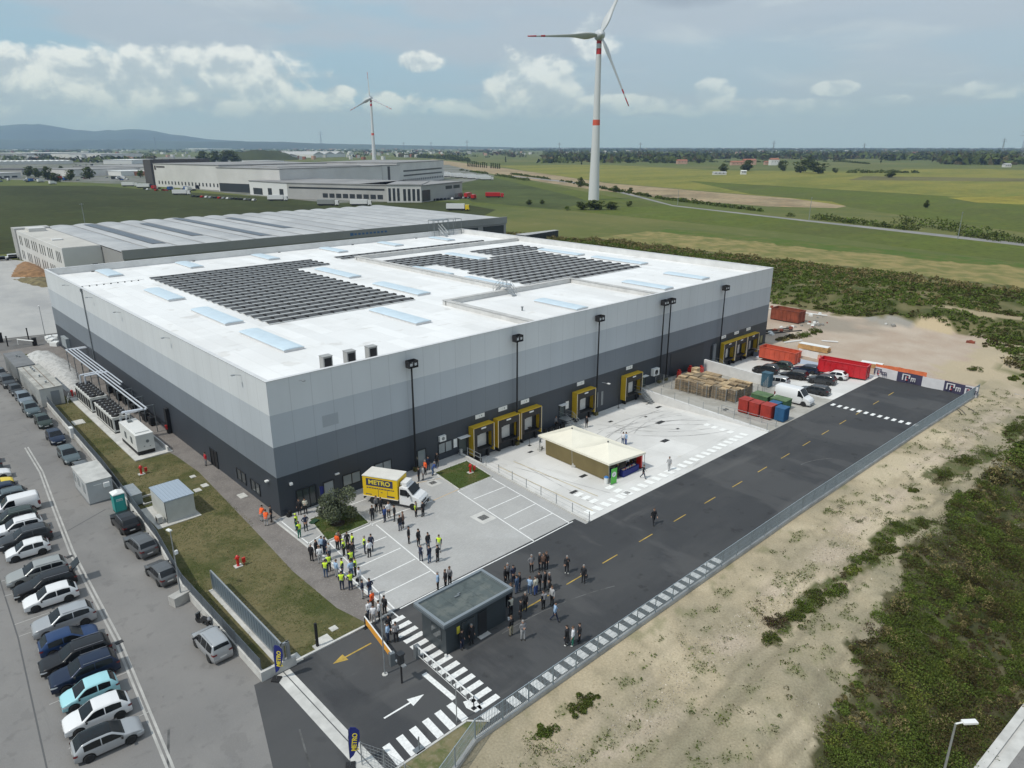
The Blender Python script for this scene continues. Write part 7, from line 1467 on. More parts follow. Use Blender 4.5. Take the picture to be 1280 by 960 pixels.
b = MB(); b.cbox((0, 0, .22), (.5, .35, .42), .3); b.cbox((.1, 0, .5), (.3, .3, .2), .3); tag(b.build('black_bag', m_black, loc=(.7, -.45, .02)), 'black bag left at the front corner of the hall', 'bag')
b = MB(); b.cbox((0, 0, .1), (.9, .6, .14), .4); tag(b.build('green_tarp', mat('tarp_green', (.02, .06, .03), .8), loc=(2.0, -3.4, .03)), 'dark green bundle on the kerb left of the olive tree', 'bundle')
t = thing('beach_flag', 'navy banner leaning in the entrance of the hall', 'flag', (4.4, -.6, .02)); b = MB(); b.bar((0, 0, 0), (-.1, 0, 2.3), .02); b.build('pole', m_steel, t); b = MB(); b.add([(0, -.05, .6), (.35, -.05, 1.0), (.4, -.05, 2.2), (-.08, -.05, 2.3), (0, -.03, .6), (.35, -.03, 1.0), (.4, -.03, 2.2), (-.08, -.03, 2.3)], [(0, 1, 2, 3), (7, 6, 5, 4), (0, 4, 5, 1), (1, 5, 6, 2), (2, 6, 7, 3), (3, 7, 4, 0)]); b.build('cloth', m_navy, t)
b = MB(); b.cbox((0, 0, .35), (.35, .28, .7)); b.cbox((0, 0, .75), (.4, .3, .08)); tag(b.build('litter_bin', m_galv, loc=(24.0, -.6, .02)), 'small grey bin beside the first service door', 'bin')
# == VEGETATION
G1 = mat('leaf_dark_green', (.062, .088, .020), .85, var=.30, scale=.35, col2=(.088, .10, .026), island=.35, spec=.05)
G2 = mat('leaf_fresh_green', (.105, .145, .030), .8, var=.25, scale=.5, island=.35, spec=.05)
G3 = mat('leaf_olive_brown', (.085, .072, .030), .85, var=.3, scale=.4, island=.35, spec=.05)
G4 = mat('straw', (.23, .19, .085), .85, var=.2, scale=.6, island=.35, spec=.05)
G5 = mat('leaf_olive_grey', (.125, .145, .075), .7, var=.2, scale=1, island=.4)
G6 = mat('leaf_yellow_green', (.13, .155, .018), .85, var=.2, scale=.8, island=.35)
G7 = mat('russet_weed', (.085, .06, .038), .85, var=.2, scale=.8, island=.3, spec=.05)
m_bark = mat('bark', (.10, .08, .06), .9, var=.3, scale=4)
VM = [G1, G2, G3, G4, G6, G7]
def scrub(name, lab, inside, bbox, hfun, dens, per, r, leaf, mixf):
    """ground cover nobody could count: mounds of leaves, one object"""
    x0, x1, y0, y1 = bbox; n = int((x1 - x0) * (y1 - y0) * dens); C = []; S = []; MI = []
    for _ in range(n):
        x = random.uniform(x0, x1); y = random.uniform(y0, y1)
        if not inside(x + .8 * fbm(x, y, .5), y + .8 * fbm(x + 7, y, .5)): continue
        big = fbm(x + 5, y - 8, .13); rr = r * random.uniform(.55, 1.25) * (1 + .8 * big); h0 = hfun(x, y); mi = mixf(x, y); tall = 1.9 if mi == 3 else 1.0
        k = int(per * random.uniform(.7, 1.3)); d = rng.normal(size=(k, 3)); d /= np.linalg.norm(d, axis=1)[:, None]; d[:, 2] = np.abs(d[:, 2]) * .85; rad = rng.uniform(.45, 1.0, size=(k, 1)) ** .6
        p = d * rad * np.array([[rr * (.6 if mi == 3 else 1), rr * (.6 if mi == 3 else 1), rr * .75 * tall]]) + np.array([[x, y, h0]])
        C.append(p); S.append(np.full(k, leaf) * rng.uniform(.6, 1.4, k)); MI.append(np.where(rng.random(k) < .86, mi, rng.integers(0, 3, k)))
    C = np.concatenate(C); S = np.concatenate(S); MI = np.concatenate(MI)
    o = link(leafmesh(name, C, S, VM, MI), name); stuff(o); o['label'] = lab; o['category'] = 'scrub'; return o
def mix_r(x, y):
    n = fbm(x, y, .09); n2 = fbm(x + 40, y, .28); q = random.random()
    if n2 > .5: return 4 if q < .4 else 1
    if n2 < -.45: return 3 if q < .3 else 2
    if n > .12: return 2 if q < .55 else 0
    if n < -.22: return 1 if q < .5 else 0
    return [0, 1, 0, 2, 1, 1][int(q * 6)]
STREET = [(q.x, q.y) for q in (at(1205, 985, -1.9), at(1290, 872, -1.9), at(1500, 800, -1.9), at(1500, 1100, -1.9))]
NS = lambda x, y: pip(x, y, SCRUB_R) and not pip(x, y, STREET)
SH = lambda x, y: bk_h(x, y) if x > 103 else side_h(x, y)
scrub('ground_weeds', 'low olive and brown weeds between the shrubs at the lower right', NS, (9, 62, -88, -47.5), side_h, 3.6, 75, .62, .11, lambda x, y: random.choice([2, 2, 0, 5, 3, 1]) if fbm(x, y, .16) > -.1 else random.choice([1, 1, 0, 2]))
scrub('scrub_cover', 'dense wild scrub covering the slope at the lower right', lambda x, y: NS(x, y) and fbm(x + 60, y, .16) > -.22, (9, 62, -88, -47.5), side_h, .9, 470, 1.25, .115, mix_r)
scrub('scrub_cover', 'wild scrub continuing up the right-hand edge', lambda x, y: pip(x, y, SCRUB_R), (62, 150, -100, -44), SH, .9, 90, 1.15, .27, mix_r)
BK = lambda x, y: (bk_h(x, y) if y < -37.5 else back_h(x, y))
def in_bank(x, y):
    if math.hypot((x - 152) / 3.2, (y + 24) / 9) < 1 or math.hypot((x - 168) / 5, (y - 62) / 7) < 1: return False
    if fbm(x - 30, y, .09) > .30 + .2 * random.random(): return False
    return 140 + 3 * fbm(0, y, .05) < x < 198 + 5 * fbm(3, y, .03)
def mix_b(x, y):
    n = fbm(x, y, .05); q = random.random()
    if fbm(x + 40, y, .12) > .45: return 4 if q < .08 else 1
    if x > 182 and q < .45: return 3
    if fbm(x, y + 90, .035) > .15 and q < .5: return 1 if q < .35 else 3
    if n < -.15 and q < .6: return 1
    return [0, 0, 2, 2, 1, 0, 1][int(q * 7)]
scrub('bank_scrub', 'dark scrub covering the long bank behind the sandy yard', in_bank, (136, 206, -75, 200), lambda x, y: BK(x, min(y, 125)) if y < 126 else .0, .85, 36, .85, .36, mix_b)
scrub('yard_edge_scrub', 'scrub spreading at the right end of the sandy yard', lambda x, y: (x - 125) * .5 + (-34 - y) > 0 + 3 * fbm(x, y, .2) and x > 108, (108, 142, -60, -30), BK, .45, 45, 1.0, .4, mix_r)
scrub('back_scrub', 'rough green growth behind the hall towards the neighbouring building', lambda x, y: True, (103.5, 150, 40, 200), lambda x, y: back_h(x, y) if y < 126 else 0, .10, 34, 1.3, .6, mix_b)
def tufts(name, lab, n, bbox, inside, hf, mi, s, hgt):
    C = []; MI = []
    while len(C) < n:
        x = random.uniform(bbox[0], bbox[1]); y = random.uniform(bbox[2], bbox[3])
        if not inside(x, y): continue
        C.append((x, y, hf(x, y) + hgt * random.random())); MI.append(mi(x, y))
    o = link(leafmesh(name, C, rng.uniform(.5, 1.4, len(C)) * s, VM, MI), name); stuff(o); o['label'] = lab; return o
tufts('lawn_weeds', 'grass blades and weeds on the lawn beside the car park', 26000, (-12.2, -2.2, -21.6, 60), lambda x, y: fbm(x, y, .25) < .22 and x < -2.6 - (1.2 if y < 0 else 0) and x > -12.1 + max(0, (y + 6) * .034), lambda x, y: .0, lambda x, y: (3 if fbm(x, y, .13) > .02 else (1 if random.random() < .35 else 0)), .075, .07)
tufts('plot_grass', 'short grass blades on the two small forecourt plots', 5200, (1, 23.5, -8, -2.5), lambda x, y: pip(x, y, PLOT1) or pip(x, y, PLOT2), lambda x, y: .05, lambda x, y: 1 if random.random() < .5 else 0, .08, .06)
tufts('sand_weeds', 'scattered low weeds on the sandy ground', 19000, (-12, 104, -60, -38.6), lambda x, y: (fbm(x + 31, y * 1.5 - 17, .55, 5) + .08 * (y < -46)) > .36 or random.random() < .02, side_h, lambda x, y: random.choice([0, 1, 1, 0, 2]), .13, .12)
m_st = mat('pale_stone', (.46, .41, .34), .9, var=.2, scale=3, island=.4)
C = []
while len(C) < 9000:
    x = random.uniform(-14, 103); y = random.uniform(-58, -38.4)
    if fbm(x - 20, y, .3, 5) + 1.1 * math.exp(-((y + 42.8) / 1.7) ** 2) * (fbm(x, 9, .06) > -.1) > .42 + .5 * random.random() or random.random() < .02: C.append((x, y, side_h(x, y) + .02))
o = link(leafmesh('loose_stones', C, rng.uniform(.5, 1.6, len(C)) * .10, m_st, flat=-1.5), 'loose_stones'); stuff(o); o['label'] = 'pale loose stones on the sandy ground'
def bush(x, y, r, lab, mi, z=None, leaf=.10, n=1900, grp='single bushes along the sand', hf=side_h):
    z = hf(x, y) if z is None else z; t = thing('bush', lab, 'bush', (x, y, z), 0, grp); C = []; lobes = [(random.gauss(0, .62) * r, random.gauss(0, .42) * r, random.uniform(.22, .62) * r) for _ in range(12)]
    for lx, ly, lr in lobes:
        k = n // 12; d = rng.normal(size=(k, 3)); d /= np.linalg.norm(d, axis=1)[:, None]; d[:, 2] = np.abs(d[:, 2]); C.append(d * rng.uniform(.4, 1, (k, 1)) ** .5 * [[lr, lr, lr * .9]] + [[lx, ly, 0]])
    C = np.concatenate(C); MI = np.where(rng.random(len(C)) < .8, mi, rng.integers(0, 3, len(C))); link(leafmesh('foliage', C, rng.uniform(.6, 1.4, len(C)) * leaf, VM, MI), 'foliage', t)
    b = MB()
    for _ in range(4): b.bar((0, 0, -.1), (random.uniform(-.4, .4) * r, random.uniform(-.4, .4) * r, r * .6), .03, .01, 5)
    b.build('stem', m_bark, t); return t
BUSH = [((965, 797), .8, 0, 'small dark bush at the lower end of the sand ridge'), ((968, 776), .9, 5, 'russet and green bush at the lower end of the sand ridge'), ((992, 770), 1.1, 0, 'round green bush second from the lower end of the ridge'), ((1005, 757), .9, 1, 'fresh green bush next along the ridge'), ((1024, 745), 1.2, 0, 'dense dark bush in the lower third of the ridge'), ((1047, 738), 1.0, 1, 'bright green bush left of the ridge middle'),
 ((1066, 712), .8, 4, 'yellowish green bush on the ridge near the trodden track'), ((1080, 704), 1.1, 1, 'bushy green plant in the middle of the ridge'), ((1098, 690), 1.2, 0, 'largest dark green bush in the middle of the ridge'), ((1118, 690), .9, 0, 'dark bush on the right flank of the ridge'), ((1105, 676), 1.0, 1, 'leafy bush at the upper middle of the ridge'), ((1128, 662), 1.1, 1, 'broad green bush at the upper end of the ridge'), ((1155, 658), .9, 0, 'dark green bush at the very upper end of the ridge'),
 ((1180, 595), 1.1, 0, 'lone dark bush beside the upper sand track'), ((1210, 578), 1.2, 0, 'dark bush close to the upper scrub edge'), ((1243, 571), 1.5, 1, 'wide green bush at the right edge of the upper sand'), ((1268, 540), 1.6, 0, 'big dark bush at the right frame edge'), ((1200, 625), 1.3, 1, 'green bush at the tip of the big scrub'), ((1225, 605), 1.4, 0, 'dark bush above the tip of the big scrub'),
 ((732, 875), .7, 0, 'low green weed bush alone on the lower sand'), ((722, 888), .6, 0, 'small weed bush just below the one on the lower sand'), ((680, 915), .6, 1, 'small weed clump nearest the fence corner'), ((1218, 464), 1.0, 0, 'lone bush on the sand beyond the fence end'), ((1140, 612), .5, 0, 'tiny bush beside the middle of the fence'), ((1112, 905), 1.3, 4, 'bright yellow-green broom bush at the lower scrub edge'), ((1050, 912), 1.2, 4, 'yellow-green bush at the left tip of the big scrub'), ((1195, 812), 1.2, 4, 'yellow-green bush in the middle of the big scrub')]
for (px, py), r, mi, lab in BUSH: p = at(px, py); bush(p.x, p.y, r, lab, mi, hf=(lambda x, y: BK(x, y) if x > 103 else side_h(x, y)))
for k, (x, y, r, mi, lab) in enumerate([(107, -1.0, 1.3, 3, 'straw-coloured weeds nearest the hall corner'), (110.5, -1.6, 1.3, 2, 'brownish weeds in the yard border'), (114, -2.6, 1.4, 1, 'green weeds in the yard border'), (118.5, -2.8, 1.5, 0, 'dark green weeds at the end of the yard border')]): bush(x, y, r, lab, mi, 0, .22, 800, 'weeds on the sandy yard')
INST = lambda x, y: pip(x, y, STRIP) or pip(x, y, STRIP2) or pip(x, y, STRIP3)
scrub('ridge_weeds', 'airy green weeds growing along the sand ridge', lambda x, y: INST(x, y) and fbm(x, y, .3) > -.3, (14, 110, -60, -38.5), side_h, 2.6, 70, .5, .10, lambda x, y: random.choice([1, 1, 0, 1, 2, 5]))
scrub('sand_grass', 'thin grass patches on the lower sand', lambda x, y: fbm(x + 11, y * 1.4, .16, 4) > .40, (-10, 60, -60, -38.6), side_h, 1.6, 34, .42, .09, lambda x, y: random.choice([1, 1, 0, 2]))
# ---- olive tree
def tree(name, lab, x, y, z, H_, cr, leaf, nl, mi_, mats=None, grp=None, cat='tree', trunk=.12, cz=.62, loose=.5, lobes=16):
    t = thing(name, lab, cat, (x, y, z), 0, grp); b = MB(); th = H_ * (1 - cz) ; b.bar((0, 0, -.1), (.1 * cr, 0, th), trunk, trunk * .75, 8)
    C = []
    for k in range(lobes):
        a = random.uniform(0, 2 * PI); rr = cr * random.uniform(.15, .85); hz_ = th + (H_ - th) * random.uniform(.15, .9); f = math.sqrt(max(.15, 1 - ((hz_ - th) / (H_ - th) - .35) ** 2 * 1.6)); lx, ly = math.cos(a) * rr * f, math.sin(a) * rr * f
        b.bar((.1 * cr, 0, th * .8), (lx * .8, ly * .8, hz_ * .95), trunk * .4, trunk * .1, 5); lr = cr * random.uniform(.25, .45); n = nl // lobes
        d = rng.normal(size=(n, 3)); d /= np.linalg.norm(d, axis=1)[:, None]; C.append(d * rng.uniform(.3, 1, (n, 1)) ** loose * [[lr, lr, lr * .85]] + [[lx, ly, hz_]])
    C = np.concatenate(C); ms = mats or VM; MI = np.full(len(C), mi_) if mats is None else rng.integers(0, len(ms), len(C))
    b.build('trunk', m_bark, t); link(leafmesh('crown', C, rng.uniform(.6, 1.4, len(C)) * leaf, ms, MI), 'crown', t); return t
tree('olive_tree', 'grey-green olive tree on the small grass plot before the entrance', 3.7, -5.3, .05, 3.5, 2.1, .15, 8200, 0, [G5, G5, mat('leaf_olive_dark', (.065, .08, .05), .75, var=.2, scale=2, island=.3)], trunk=.12, cz=.86, loose=.5)
b = MB(); b.lathe((3.7, -5.3, .05), [(.75, 0), (.55, .10)], 14); struct('planting_soil', b, mat('dark_soil', (.05, .035, .022), .95, var=.2, scale=3))
# ---- middle distance trees and bushes: three kinds, copied
def far_proto(lab):
    return None
FP = []
def far_tree(kind, px, py, H_, lab, wide=1.0, z=-.05):
    p = at(px, py, z)
    if not FP:
        for (cr, cz, mi_, nl) in ((.46, .97, 0, 1100), (.5, .97, 1, 900), (.14, .98, 0, 420)):
            t = tree('field_tree', 'x', 0, 0, 0, 1.0, cr, .10, nl, mi_, None, 'trees and bushes across the fields', 'tree', .035, cz, .4, 24); bpy.context.view_layer.update(); FP.append([t, tree_of(t), False])
    q = FP[kind]
    if not q[2]: t = q[0]; q[2] = True; t['label'] = lab
    else: t = dup(q[1], None, None, None, lab)
    t.location = p; t.scale = (H_ * wide, H_ * wide, H_); t.rotation_euler = (0, 0, random.uniform(0, 6)); t.name = 'cypress_tree' if kind == 2 else ('field_bush' if wide > 1.4 else 'field_tree'); return t
D_ = lambda px, py: (at(px, py) - CP).length
def fpx(kind, px, py, hpx, lab, wide=1.0): return far_tree(kind, px, py, hpx * D_(px, py) / FPX * 1.02, lab, wide)
for a in [(0, 744, 262, 11, 'thick dark bush mass at the foot of the big turbine, middle', 2.2), (0, 728, 262, 9, 'dark bush at the left of the big turbine foot', 2.0), (0, 764, 262, 9, 'dark bush at the right of the big turbine foot', 2.0), (0, 661, 256, 6, 'round bush on the meadow left of the big turbine', 1.5), (0, 678, 255, 5, 'small round bush on the meadow, second left of the turbine', 1.5), (1, 709, 263, 5, 'small bush just left of the turbine bushes', 1.5), (0, 786, 258, 6, 'lone bush right of the turbine foot', 1.5),
          (0, 726, 234, 11, 'hedge tree on the track left of the turbine tower', 1.0), (0, 770, 240, 7, 'hedge bush right of the turbine tower', 1.6), (0, 787, 241, 6, 'second hedge bush right of the turbine tower', 1.6),
          (0, 904, 215, 9, 'tree left of the small farm in the fields', 1.3), (0, 932, 214, 12, 'dense tree beside the pink farmhouse', 1.5), (0, 978, 214, 11, 'grey-green tree right of the white farmhouse', 1.1), (0, 1001, 216, 13, 'big round tree in the middle of the fields', 1.5), (0, 1022, 217, 12, 'big dark bush mass in the middle of the fields', 2.0), (0, 1012, 207, 11, 'tree behind the two big field bushes', 1.0), (0, 1044, 216, 5, 'small bush right of the big field bushes', 1.6),
          (0, 1112, 222, 7, 'lone dark shrub below the long hedge', 2.0), (2, 1101, 204, 8, 'left one of two small cypresses standing in the fields', 1.0), (2, 1116, 202, 8, 'right one of two small cypresses standing in the fields', 1.0), (0, 1207, 206, 11, 'lone dark tree at the right before the far wood', .9), (0, 1157, 260, 8, 'small dark tree in the green field before the yellow strip', .9),
          (2, 727, 206, 7, 'lone cypress behind the big turbine', 1.0), (2, 632, 203, 7, 'lone cypress by the lorry park', 1.0), (0, 36, 221, 10, 'dark tree at the left industrial edge', 1.2), (0, 48, 222, 9, 'second dark tree at the left industrial edge', 1.2), (0, 60, 224, 12, 'taller dark tree at the left industrial edge', 1.0), (0, 70, 228, 9, 'dark bush by the white lorries on the left road', 1.4), (0, 88, 226, 11, 'round dark tree alone left of the far warehouse', 1.1), (0, 112, 224, 12, 'broad dark tree left of the far warehouse', 1.2), (0, 76, 218, 8, 'pale green tree among the left sheds', 1.0),
          (0, 252, 205, 13, 'left tree of the dark grove behind the far warehouse', 1.4), (0, 266, 205, 13, 'second tree of the dark grove behind the far warehouse', 1.4), (0, 280, 205, 14, 'third tree of the dark grove behind the far warehouse', 1.4), (0, 294, 205, 14, 'right tree of the dark grove behind the far warehouse', 1.4), (1, 176, 222, 8, 'pale green tree left of the dark end wall of the warehouse', 1.0)]: fpx(*a)
for k in range(15): fpx(2, 585 + k * 2.6 + (k > 9) * 3, 208.5 + k * .2, 6 + random.random() * 1.5, 'slender cypress in the long row beyond the lorry park', 1.0)
def hedge(name, lab, pts, w_, h_, step, mats_mi, leaf, per=50):
    C = []; S = []; MI = []
    for i in range(len(pts) - 1):
        a, q = pts[i], pts[i + 1]; L_ = (q - a).length; n = int(L_ / step)
        for k in range(n):
            c = a.lerp(q, (k + random.random()) / n); 
            if fbm(c.x, c.y, .03) < -.42: continue
            rr = h_ * (.6 + .5 * random.random() + .5 * fbm(c.x, c.y, .05)); d = rng.normal(size=(per, 3)); d /= np.linalg.norm(d, axis=1)[:, None]; d[:, 2] = np.abs(d[:, 2]); C.append(d * [[rr * w_, rr * w_, rr]] * rng.uniform(.6, 1, (per, 1)) + [[c.x + random.gauss(0, rr * .4), c.y + random.gauss(0, rr * .4), 0]]); S.append(np.full(per, leaf)); MI.append(np.full(per, random.choice(mats_mi)))
    o = link(leafmesh(name, np.concatenate(C), np.concatenate(S), VM, np.concatenate(MI)), name); stuff(o); o['label'] = lab; return o
hedge('hedgerow', 'dark hedgerow running along the country road across the fields', [at(x, y) for x, y in ((640, 218), (700, 226), (760, 237), (830, 249), (900, 258), (960, 265))], 1.3, 2.6, 5, [0, 0, 1], 1.3, 60)
hedge('hedgerow', 'thicker hedgerow on the right half of the country road', [at(x, y) for x, y in ((960, 267), (1040, 276), (1110, 284), (1180, 292), (1240, 299), (1300, 306))], 1.4, 3.0, 2.6, [0, 0, 1], .9, 70)
hedge('hedgerow', 'double thick clump of hedge at the right end of the road', [at(x, y) for x, y in ((1120, 279), (1180, 286), (1240, 294), (1262, 297))], 1.2, 4.2, 4, [0, 1], 1.0, 80)
hedge('hedgerow', 'long flat hedge across the middle of the fields', [at(1058, 216), at(1148, 216)], 1.8, 5, 7, [0], 2.2, 60)
hedge('hedgerow', 'scattered far hedge behind the farmhouses', [at(820, 201), at(900, 203), at(1050, 202), at(1085, 205)], 1.8, 4, 18, [0], 3, 50)
hedge('hedgerow', 'dark row of trees beyond the lorry park', [at(506, 196), at(560, 199), at(585, 202)], .9, 13, 12, [0], 5, 70)
hedge('hedgerow', 'low bushes along the lorry park edge', [at(575, 213), at(620, 219), at(660, 226)], 1.3, 3, 7, [0, 1], 1.3, 60)
C = []; S = []; MI = []
def belt(x0, x1, y0, y1, n, h, mi=(0, 0, 0, 2), thin=None):
    for _ in range(n):
        px = random.uniform(x0, x1); py = y0 + (y1 - y0) * random.random() ** 1.0
        if thin and thin(px, py): continue
        p = at(px, py); d0 = D_(px, py); hh = h * random.uniform(.5, 1.2); w_ = max(hh * 1.6, d0 * 2.2 / FPX); k = 9; d = rng.normal(size=(k, 3)); C.append(np.array([[p.x, p.y, 0]]) + d * [[w_ * .6, w_ * .6, 0]] + np.column_stack([np.zeros(k), np.zeros(k), rng.uniform(.1, 1, k) * hh])); S.append(np.full(k, hh * .9 + w_ * .25)); MI.append(np.full(k, random.choice(mi)))
belt(680, 1290, 187.5, 199, 2300, 11, thin=lambda x, y: fbm(x * .05, y * .6, 1.0) < -.22)
belt(640, 1290, 185.6, 189, 1500, 11); belt(780, 1290, 196, 201, 500, 11, thin=lambda x, y: fbm(x * .03, 3, 1.0) < .0); belt(1180, 1290, 193, 206, 420, 13)
belt(0, 640, 186, 191, 900, 9, thin=lambda x, y: fbm(x * .03, y, 1.0) < -.1); belt(0, 190, 192, 204, 260, 9, thin=lambda x, y: fbm(x * .05, y * .3, 1.0) < 0); belt(440, 700, 190, 197, 220, 9, thin=lambda x, y: fbm(x * .04, y * .3, 1.0) < 0)
belt(680, 900, 196, 204, 260, 10, thin=lambda x, y: x > 880)
o = link(leafmesh('far_woods', np.concatenate(C), np.concatenate(S), VM, np.concatenate(MI)), 'far_woods'); stuff(o); o['label'] = 'dark belts of woodland towards the horizon'
# == THE DISTANCE
mB = [mat('bldg_pale', (.60, .59, .57), .7, var=.06, scale=.05), mat('bldg_grey', (.40, .395, .38), .7, var=.08, scale=.05), mat('bldg_white', (.66, .66, .65), .6), mat('bldg_brown', (.075, .068, .066), .7), mat('roof_pale_grey', (.42, .42, .42), .6, var=.08, scale=.1), mat('roof_mid_grey', (.27, .265, .26), .8, var=.15, scale=.05), mat('roof_terracotta', (.30, .12, .07), .8), mat('plaster_pink', (.48, .30, .22), .8), mat('window_dark', (.035, .04, .045), .3), mat('roof_beige', (.50, .48, .44), .8, var=.08, scale=.1)]
# ---- neighbouring hall with vaulted roof bays
nb = thing('neighbour_hall', 'long grey neighbouring hall with ribbed vaulted roof behind the white one', 'building', (28.5, 150, 0)); NW, NL, NH = 141.0, 86.0, 9.6
b = MB(); b.box(0, -2, -.5, NW, NL, NH); b.build('wall', mat('neighbour_wall', (.31, .305, .30), .7, var=.06, scale=.1), nb)
nbays = 18; bw = NW / nbays; m_vault = ground_mat('vault_sheet', [(.44, .445, .445), ((.34, .345, .35), .06, .4, .62, .8), ((.47, .47, .47), .3, .5, .7, .5, (3, .1, 1))], rough=.5, bump=0)
for k in range(nbays):
    b = MB(); n = 7; x0 = k * bw
    pr = [(x0 + bw * i / (n - 1), NH + .35 + .5 * math.sin(PI * i / (n - 1)) ** .8) for i in range(n)]
    m = len(pr); v = [(p[0], -1.6, p[1]) for p in pr] + [(p[0], NL - .4, p[1]) for p in pr]; b.add(v, [(i, i + 1, m + i + 1, m + i) for i in range(m - 1)] + [tuple(range(m - 1, -1, -1)), tuple(range(m, 2 * m))]); rfv = b.build('roof_vault', m_vault, nb)
    if k in (1, 3, 5, 7):
        g = MB(); y0, y1 = {1: (7, 80), 3: (19, 70), 5: (4, 82), 7: (20, 70)}[k]
        g.add([(pr[2][0], y0, pr[2][1] + .16), (pr[4][0], y0, pr[4][1] + .16), (pr[5][0], y0, pr[5][1] + .16), (pr[5][0], y1, pr[5][1] + .16), (pr[4][0], y1, pr[4][1] + .16), (pr[2][0], y1, pr[2][1] + .16)], [(0, 1, 4, 5), (1, 2, 3, 4)]); g.build('solar_strip', mat('solar_blue_black', (.045, .055, .08), .3), rfv)
b = MB()
for k in range(1, nbays): b.box(k * bw - .22, -1.5, NH + .3, k * bw + .22, NL - .5, NH + .48)
b.build('roof_gutter', mB[5], nb)
b = MB(); b.box(-.3, -2.3, NH - 1.6, NW + .3, -1.7, NH + .9); b.build('front_fascia', mat('fascia_grey', (.28, .28, .275), .7, var=.06, scale=.1), nb)
b = MB(); b.box(NW - 24, -2.35, NH - 5.2, NW - 15, -2.01, NH - 2.2); b.box(NW - 12, -2.35, NH - 5.6, NW - 1.5, -2.01, NH - 2.2); b.build('dark_opening', mB[8], nb)
b = MB(); 
for k in range(9): b.box(71.5 + k * 1.5, -2.36, NH - .75, 72.4 + k * 1.5, -2.31, NH - .15)
b.cbox((70.5, -2.35, NH - .4), (1.2, .05, 1.0)); b.build('blue_lettering', mat('sign_blue', (.06, .14, .30), .6), nb)
ob = thing('office_block', 'flat-roofed grey office block with narrow windows at the left end of the neighbouring hall', 'building', (18.3, 168, 0)); OL = 62
b = MB(); b.add([(0, 0, 0), (9.9, 0, 0), (9.9, OL, 0), (0, OL, 0), (0, 0, 10), (9.9, 0, 10), (9.9, OL, 10), (0, OL, 10)], [(0, 3, 2, 1), (4, 5, 6, 7), (0, 1, 5, 4), (1, 2, 6, 5), (2, 3, 7, 6), (3, 0, 4, 7)]); b.build('wall', mB[0], ob)
b = MB(); b.box(.3, .3, 10.003, 9.6, OL - .3, 10.1); b.build('roof', mB[9], ob); b = MB(); b.box(2, OL - 10, 10.103, 7, OL - 4, 11.2); b.box(2, 20, 10.103, 5, 23, 10.5); b.build('roof_unit', mB[0], ob)
b = MB(); b.box(-.4, OL + .003, 0, 10.2, OL + 6, 10.6); b.build('end_wing', mB[1], ob)
m_ = [3, 5, 7, 12.5, 15, 17.5, 22, 25, 28, 33, 36, 39, 44, 46.5, 49, 55, 57.5]
for y in m_:
    b = MB(); b.box(-.06, y, 5.6, -.003, y + .8, 8.6); b.build('window', mB[8], ob); b = MB(); b.box(-.06, y, 1.0, -.003, y + .8, 3.8); b.build('window', mB[8], ob)
b = MB(); b.box(7.0, -.06, .5, 8.4, -.003, 5); b.build('door', mB[8], ob)
lk = thing('link_building', 'lower grey wing between the office block and the vaulted hall', 'building', (28.3, 148, 0)); b = MB(); b.box(-.0, 0, 0, .19, 2, 9) if False else b.box(-1.6, 20.2, 0, .15, 80, 8.6); b.build('wall', mB[0], lk)
b = MB(); b.box(-1.6, 20.3, 8.603, .15, 80, 8.7); b.build('roof', mB[4], lk)
for k in range(9):
    b = MB(); b.box(176 + k * 2.6, 143.5 + k * .4, 0, 178 + k * 2.6, 149, 3.0); o = tag(b.build('stacked_container', mB[8]), ['first', 'second', 'third', 'fourth', 'fifth', 'sixth', 'seventh', 'eighth', 'ninth'][k] + ' dark container from the left at the right end of the neighbouring hall', 'container', 'dark containers beyond the hall'); b = MB(); b.box(176 + k * 2.6, 143.4 + k * .4, 3.003, 178 + k * 2.6, 149.1, 3.15); b.build('lid', mB[4], o)
def far_box(name, lab, p0, p1, depth, h, mw, mr_, wins=None, z=-.05, pitched=0, wcol=8):
    a = at(*p0); q = at(*p1); d = Vector((q.x - a.x, q.y - a.y, 0)); L_ = d.length; rz = math.atan2(d.y, d.x); t = thing(name, lab, 'building', (a.x, a.y, 0), rz)
    b = MB(); b.box(0, 0, -.5, L_, depth, h); b.build('wall', mB[mw], t); b = MB()
    if pitched:
        n = pitched; w = L_ / n
        for k in range(n): b.add([(k * w, -.3, h + .05), ((k + 1) * w, -.3, h + .05), ((k + 1) * w, depth + .3, h + .05), (k * w, depth + .3, h + .05), ((k + .5) * w, -.3, h + w * .14), ((k + .5) * w, depth + .3, h + w * .14)], [(0, 1, 4), (1, 2, 5, 4), (3, 5, 2), (0, 4, 5, 3)])
    else: b.box(-.4, -.4, h + .003, L_ + .4, depth + .4, h + .6)
    b.build('roof', mB[mr_], t)
    for (x0, x1, z0, z1, n, gap) in (wins or []):
        w = (x1 - x0) * L_ / n
        if n > 1:
            for k in range(n): b = MB(); b.box(x0 * L_ + k * w + w * gap / 2, -.12, z0, x0 * L_ + (k + 1) * w - w * gap / 2, -.003, z1); b.build('window', mB[wcol], t)
        else: b = MB(); b.box(x0 * L_, -.12, z0, x1 * L_, -.003, z1); b.build('window_band', mB[wcol], t)
    return t, L_
t, L_ = far_box('far_warehouse', 'huge pale windowless warehouse block in the distance, left section with a row of small windows', (195, 233), (277, 238), 120, 21, 0, 5, [(.04, .98, 2.6, 5.6, 18, .66)])
b = MB(); b.box(-14, -2, -.5, -.2, 60, 25); b.build('dark_end_wall', mB[3], t)
b = MB()
for k in range(7): b.box(6 + k * 2.2, -.14, 17.6, 7.7 + k * 2.2, -.004, 19.4)
b.box(2, -.14, 15.6, 5, -.004, 19.6); b.build('dark_lettering', mB[3], t)
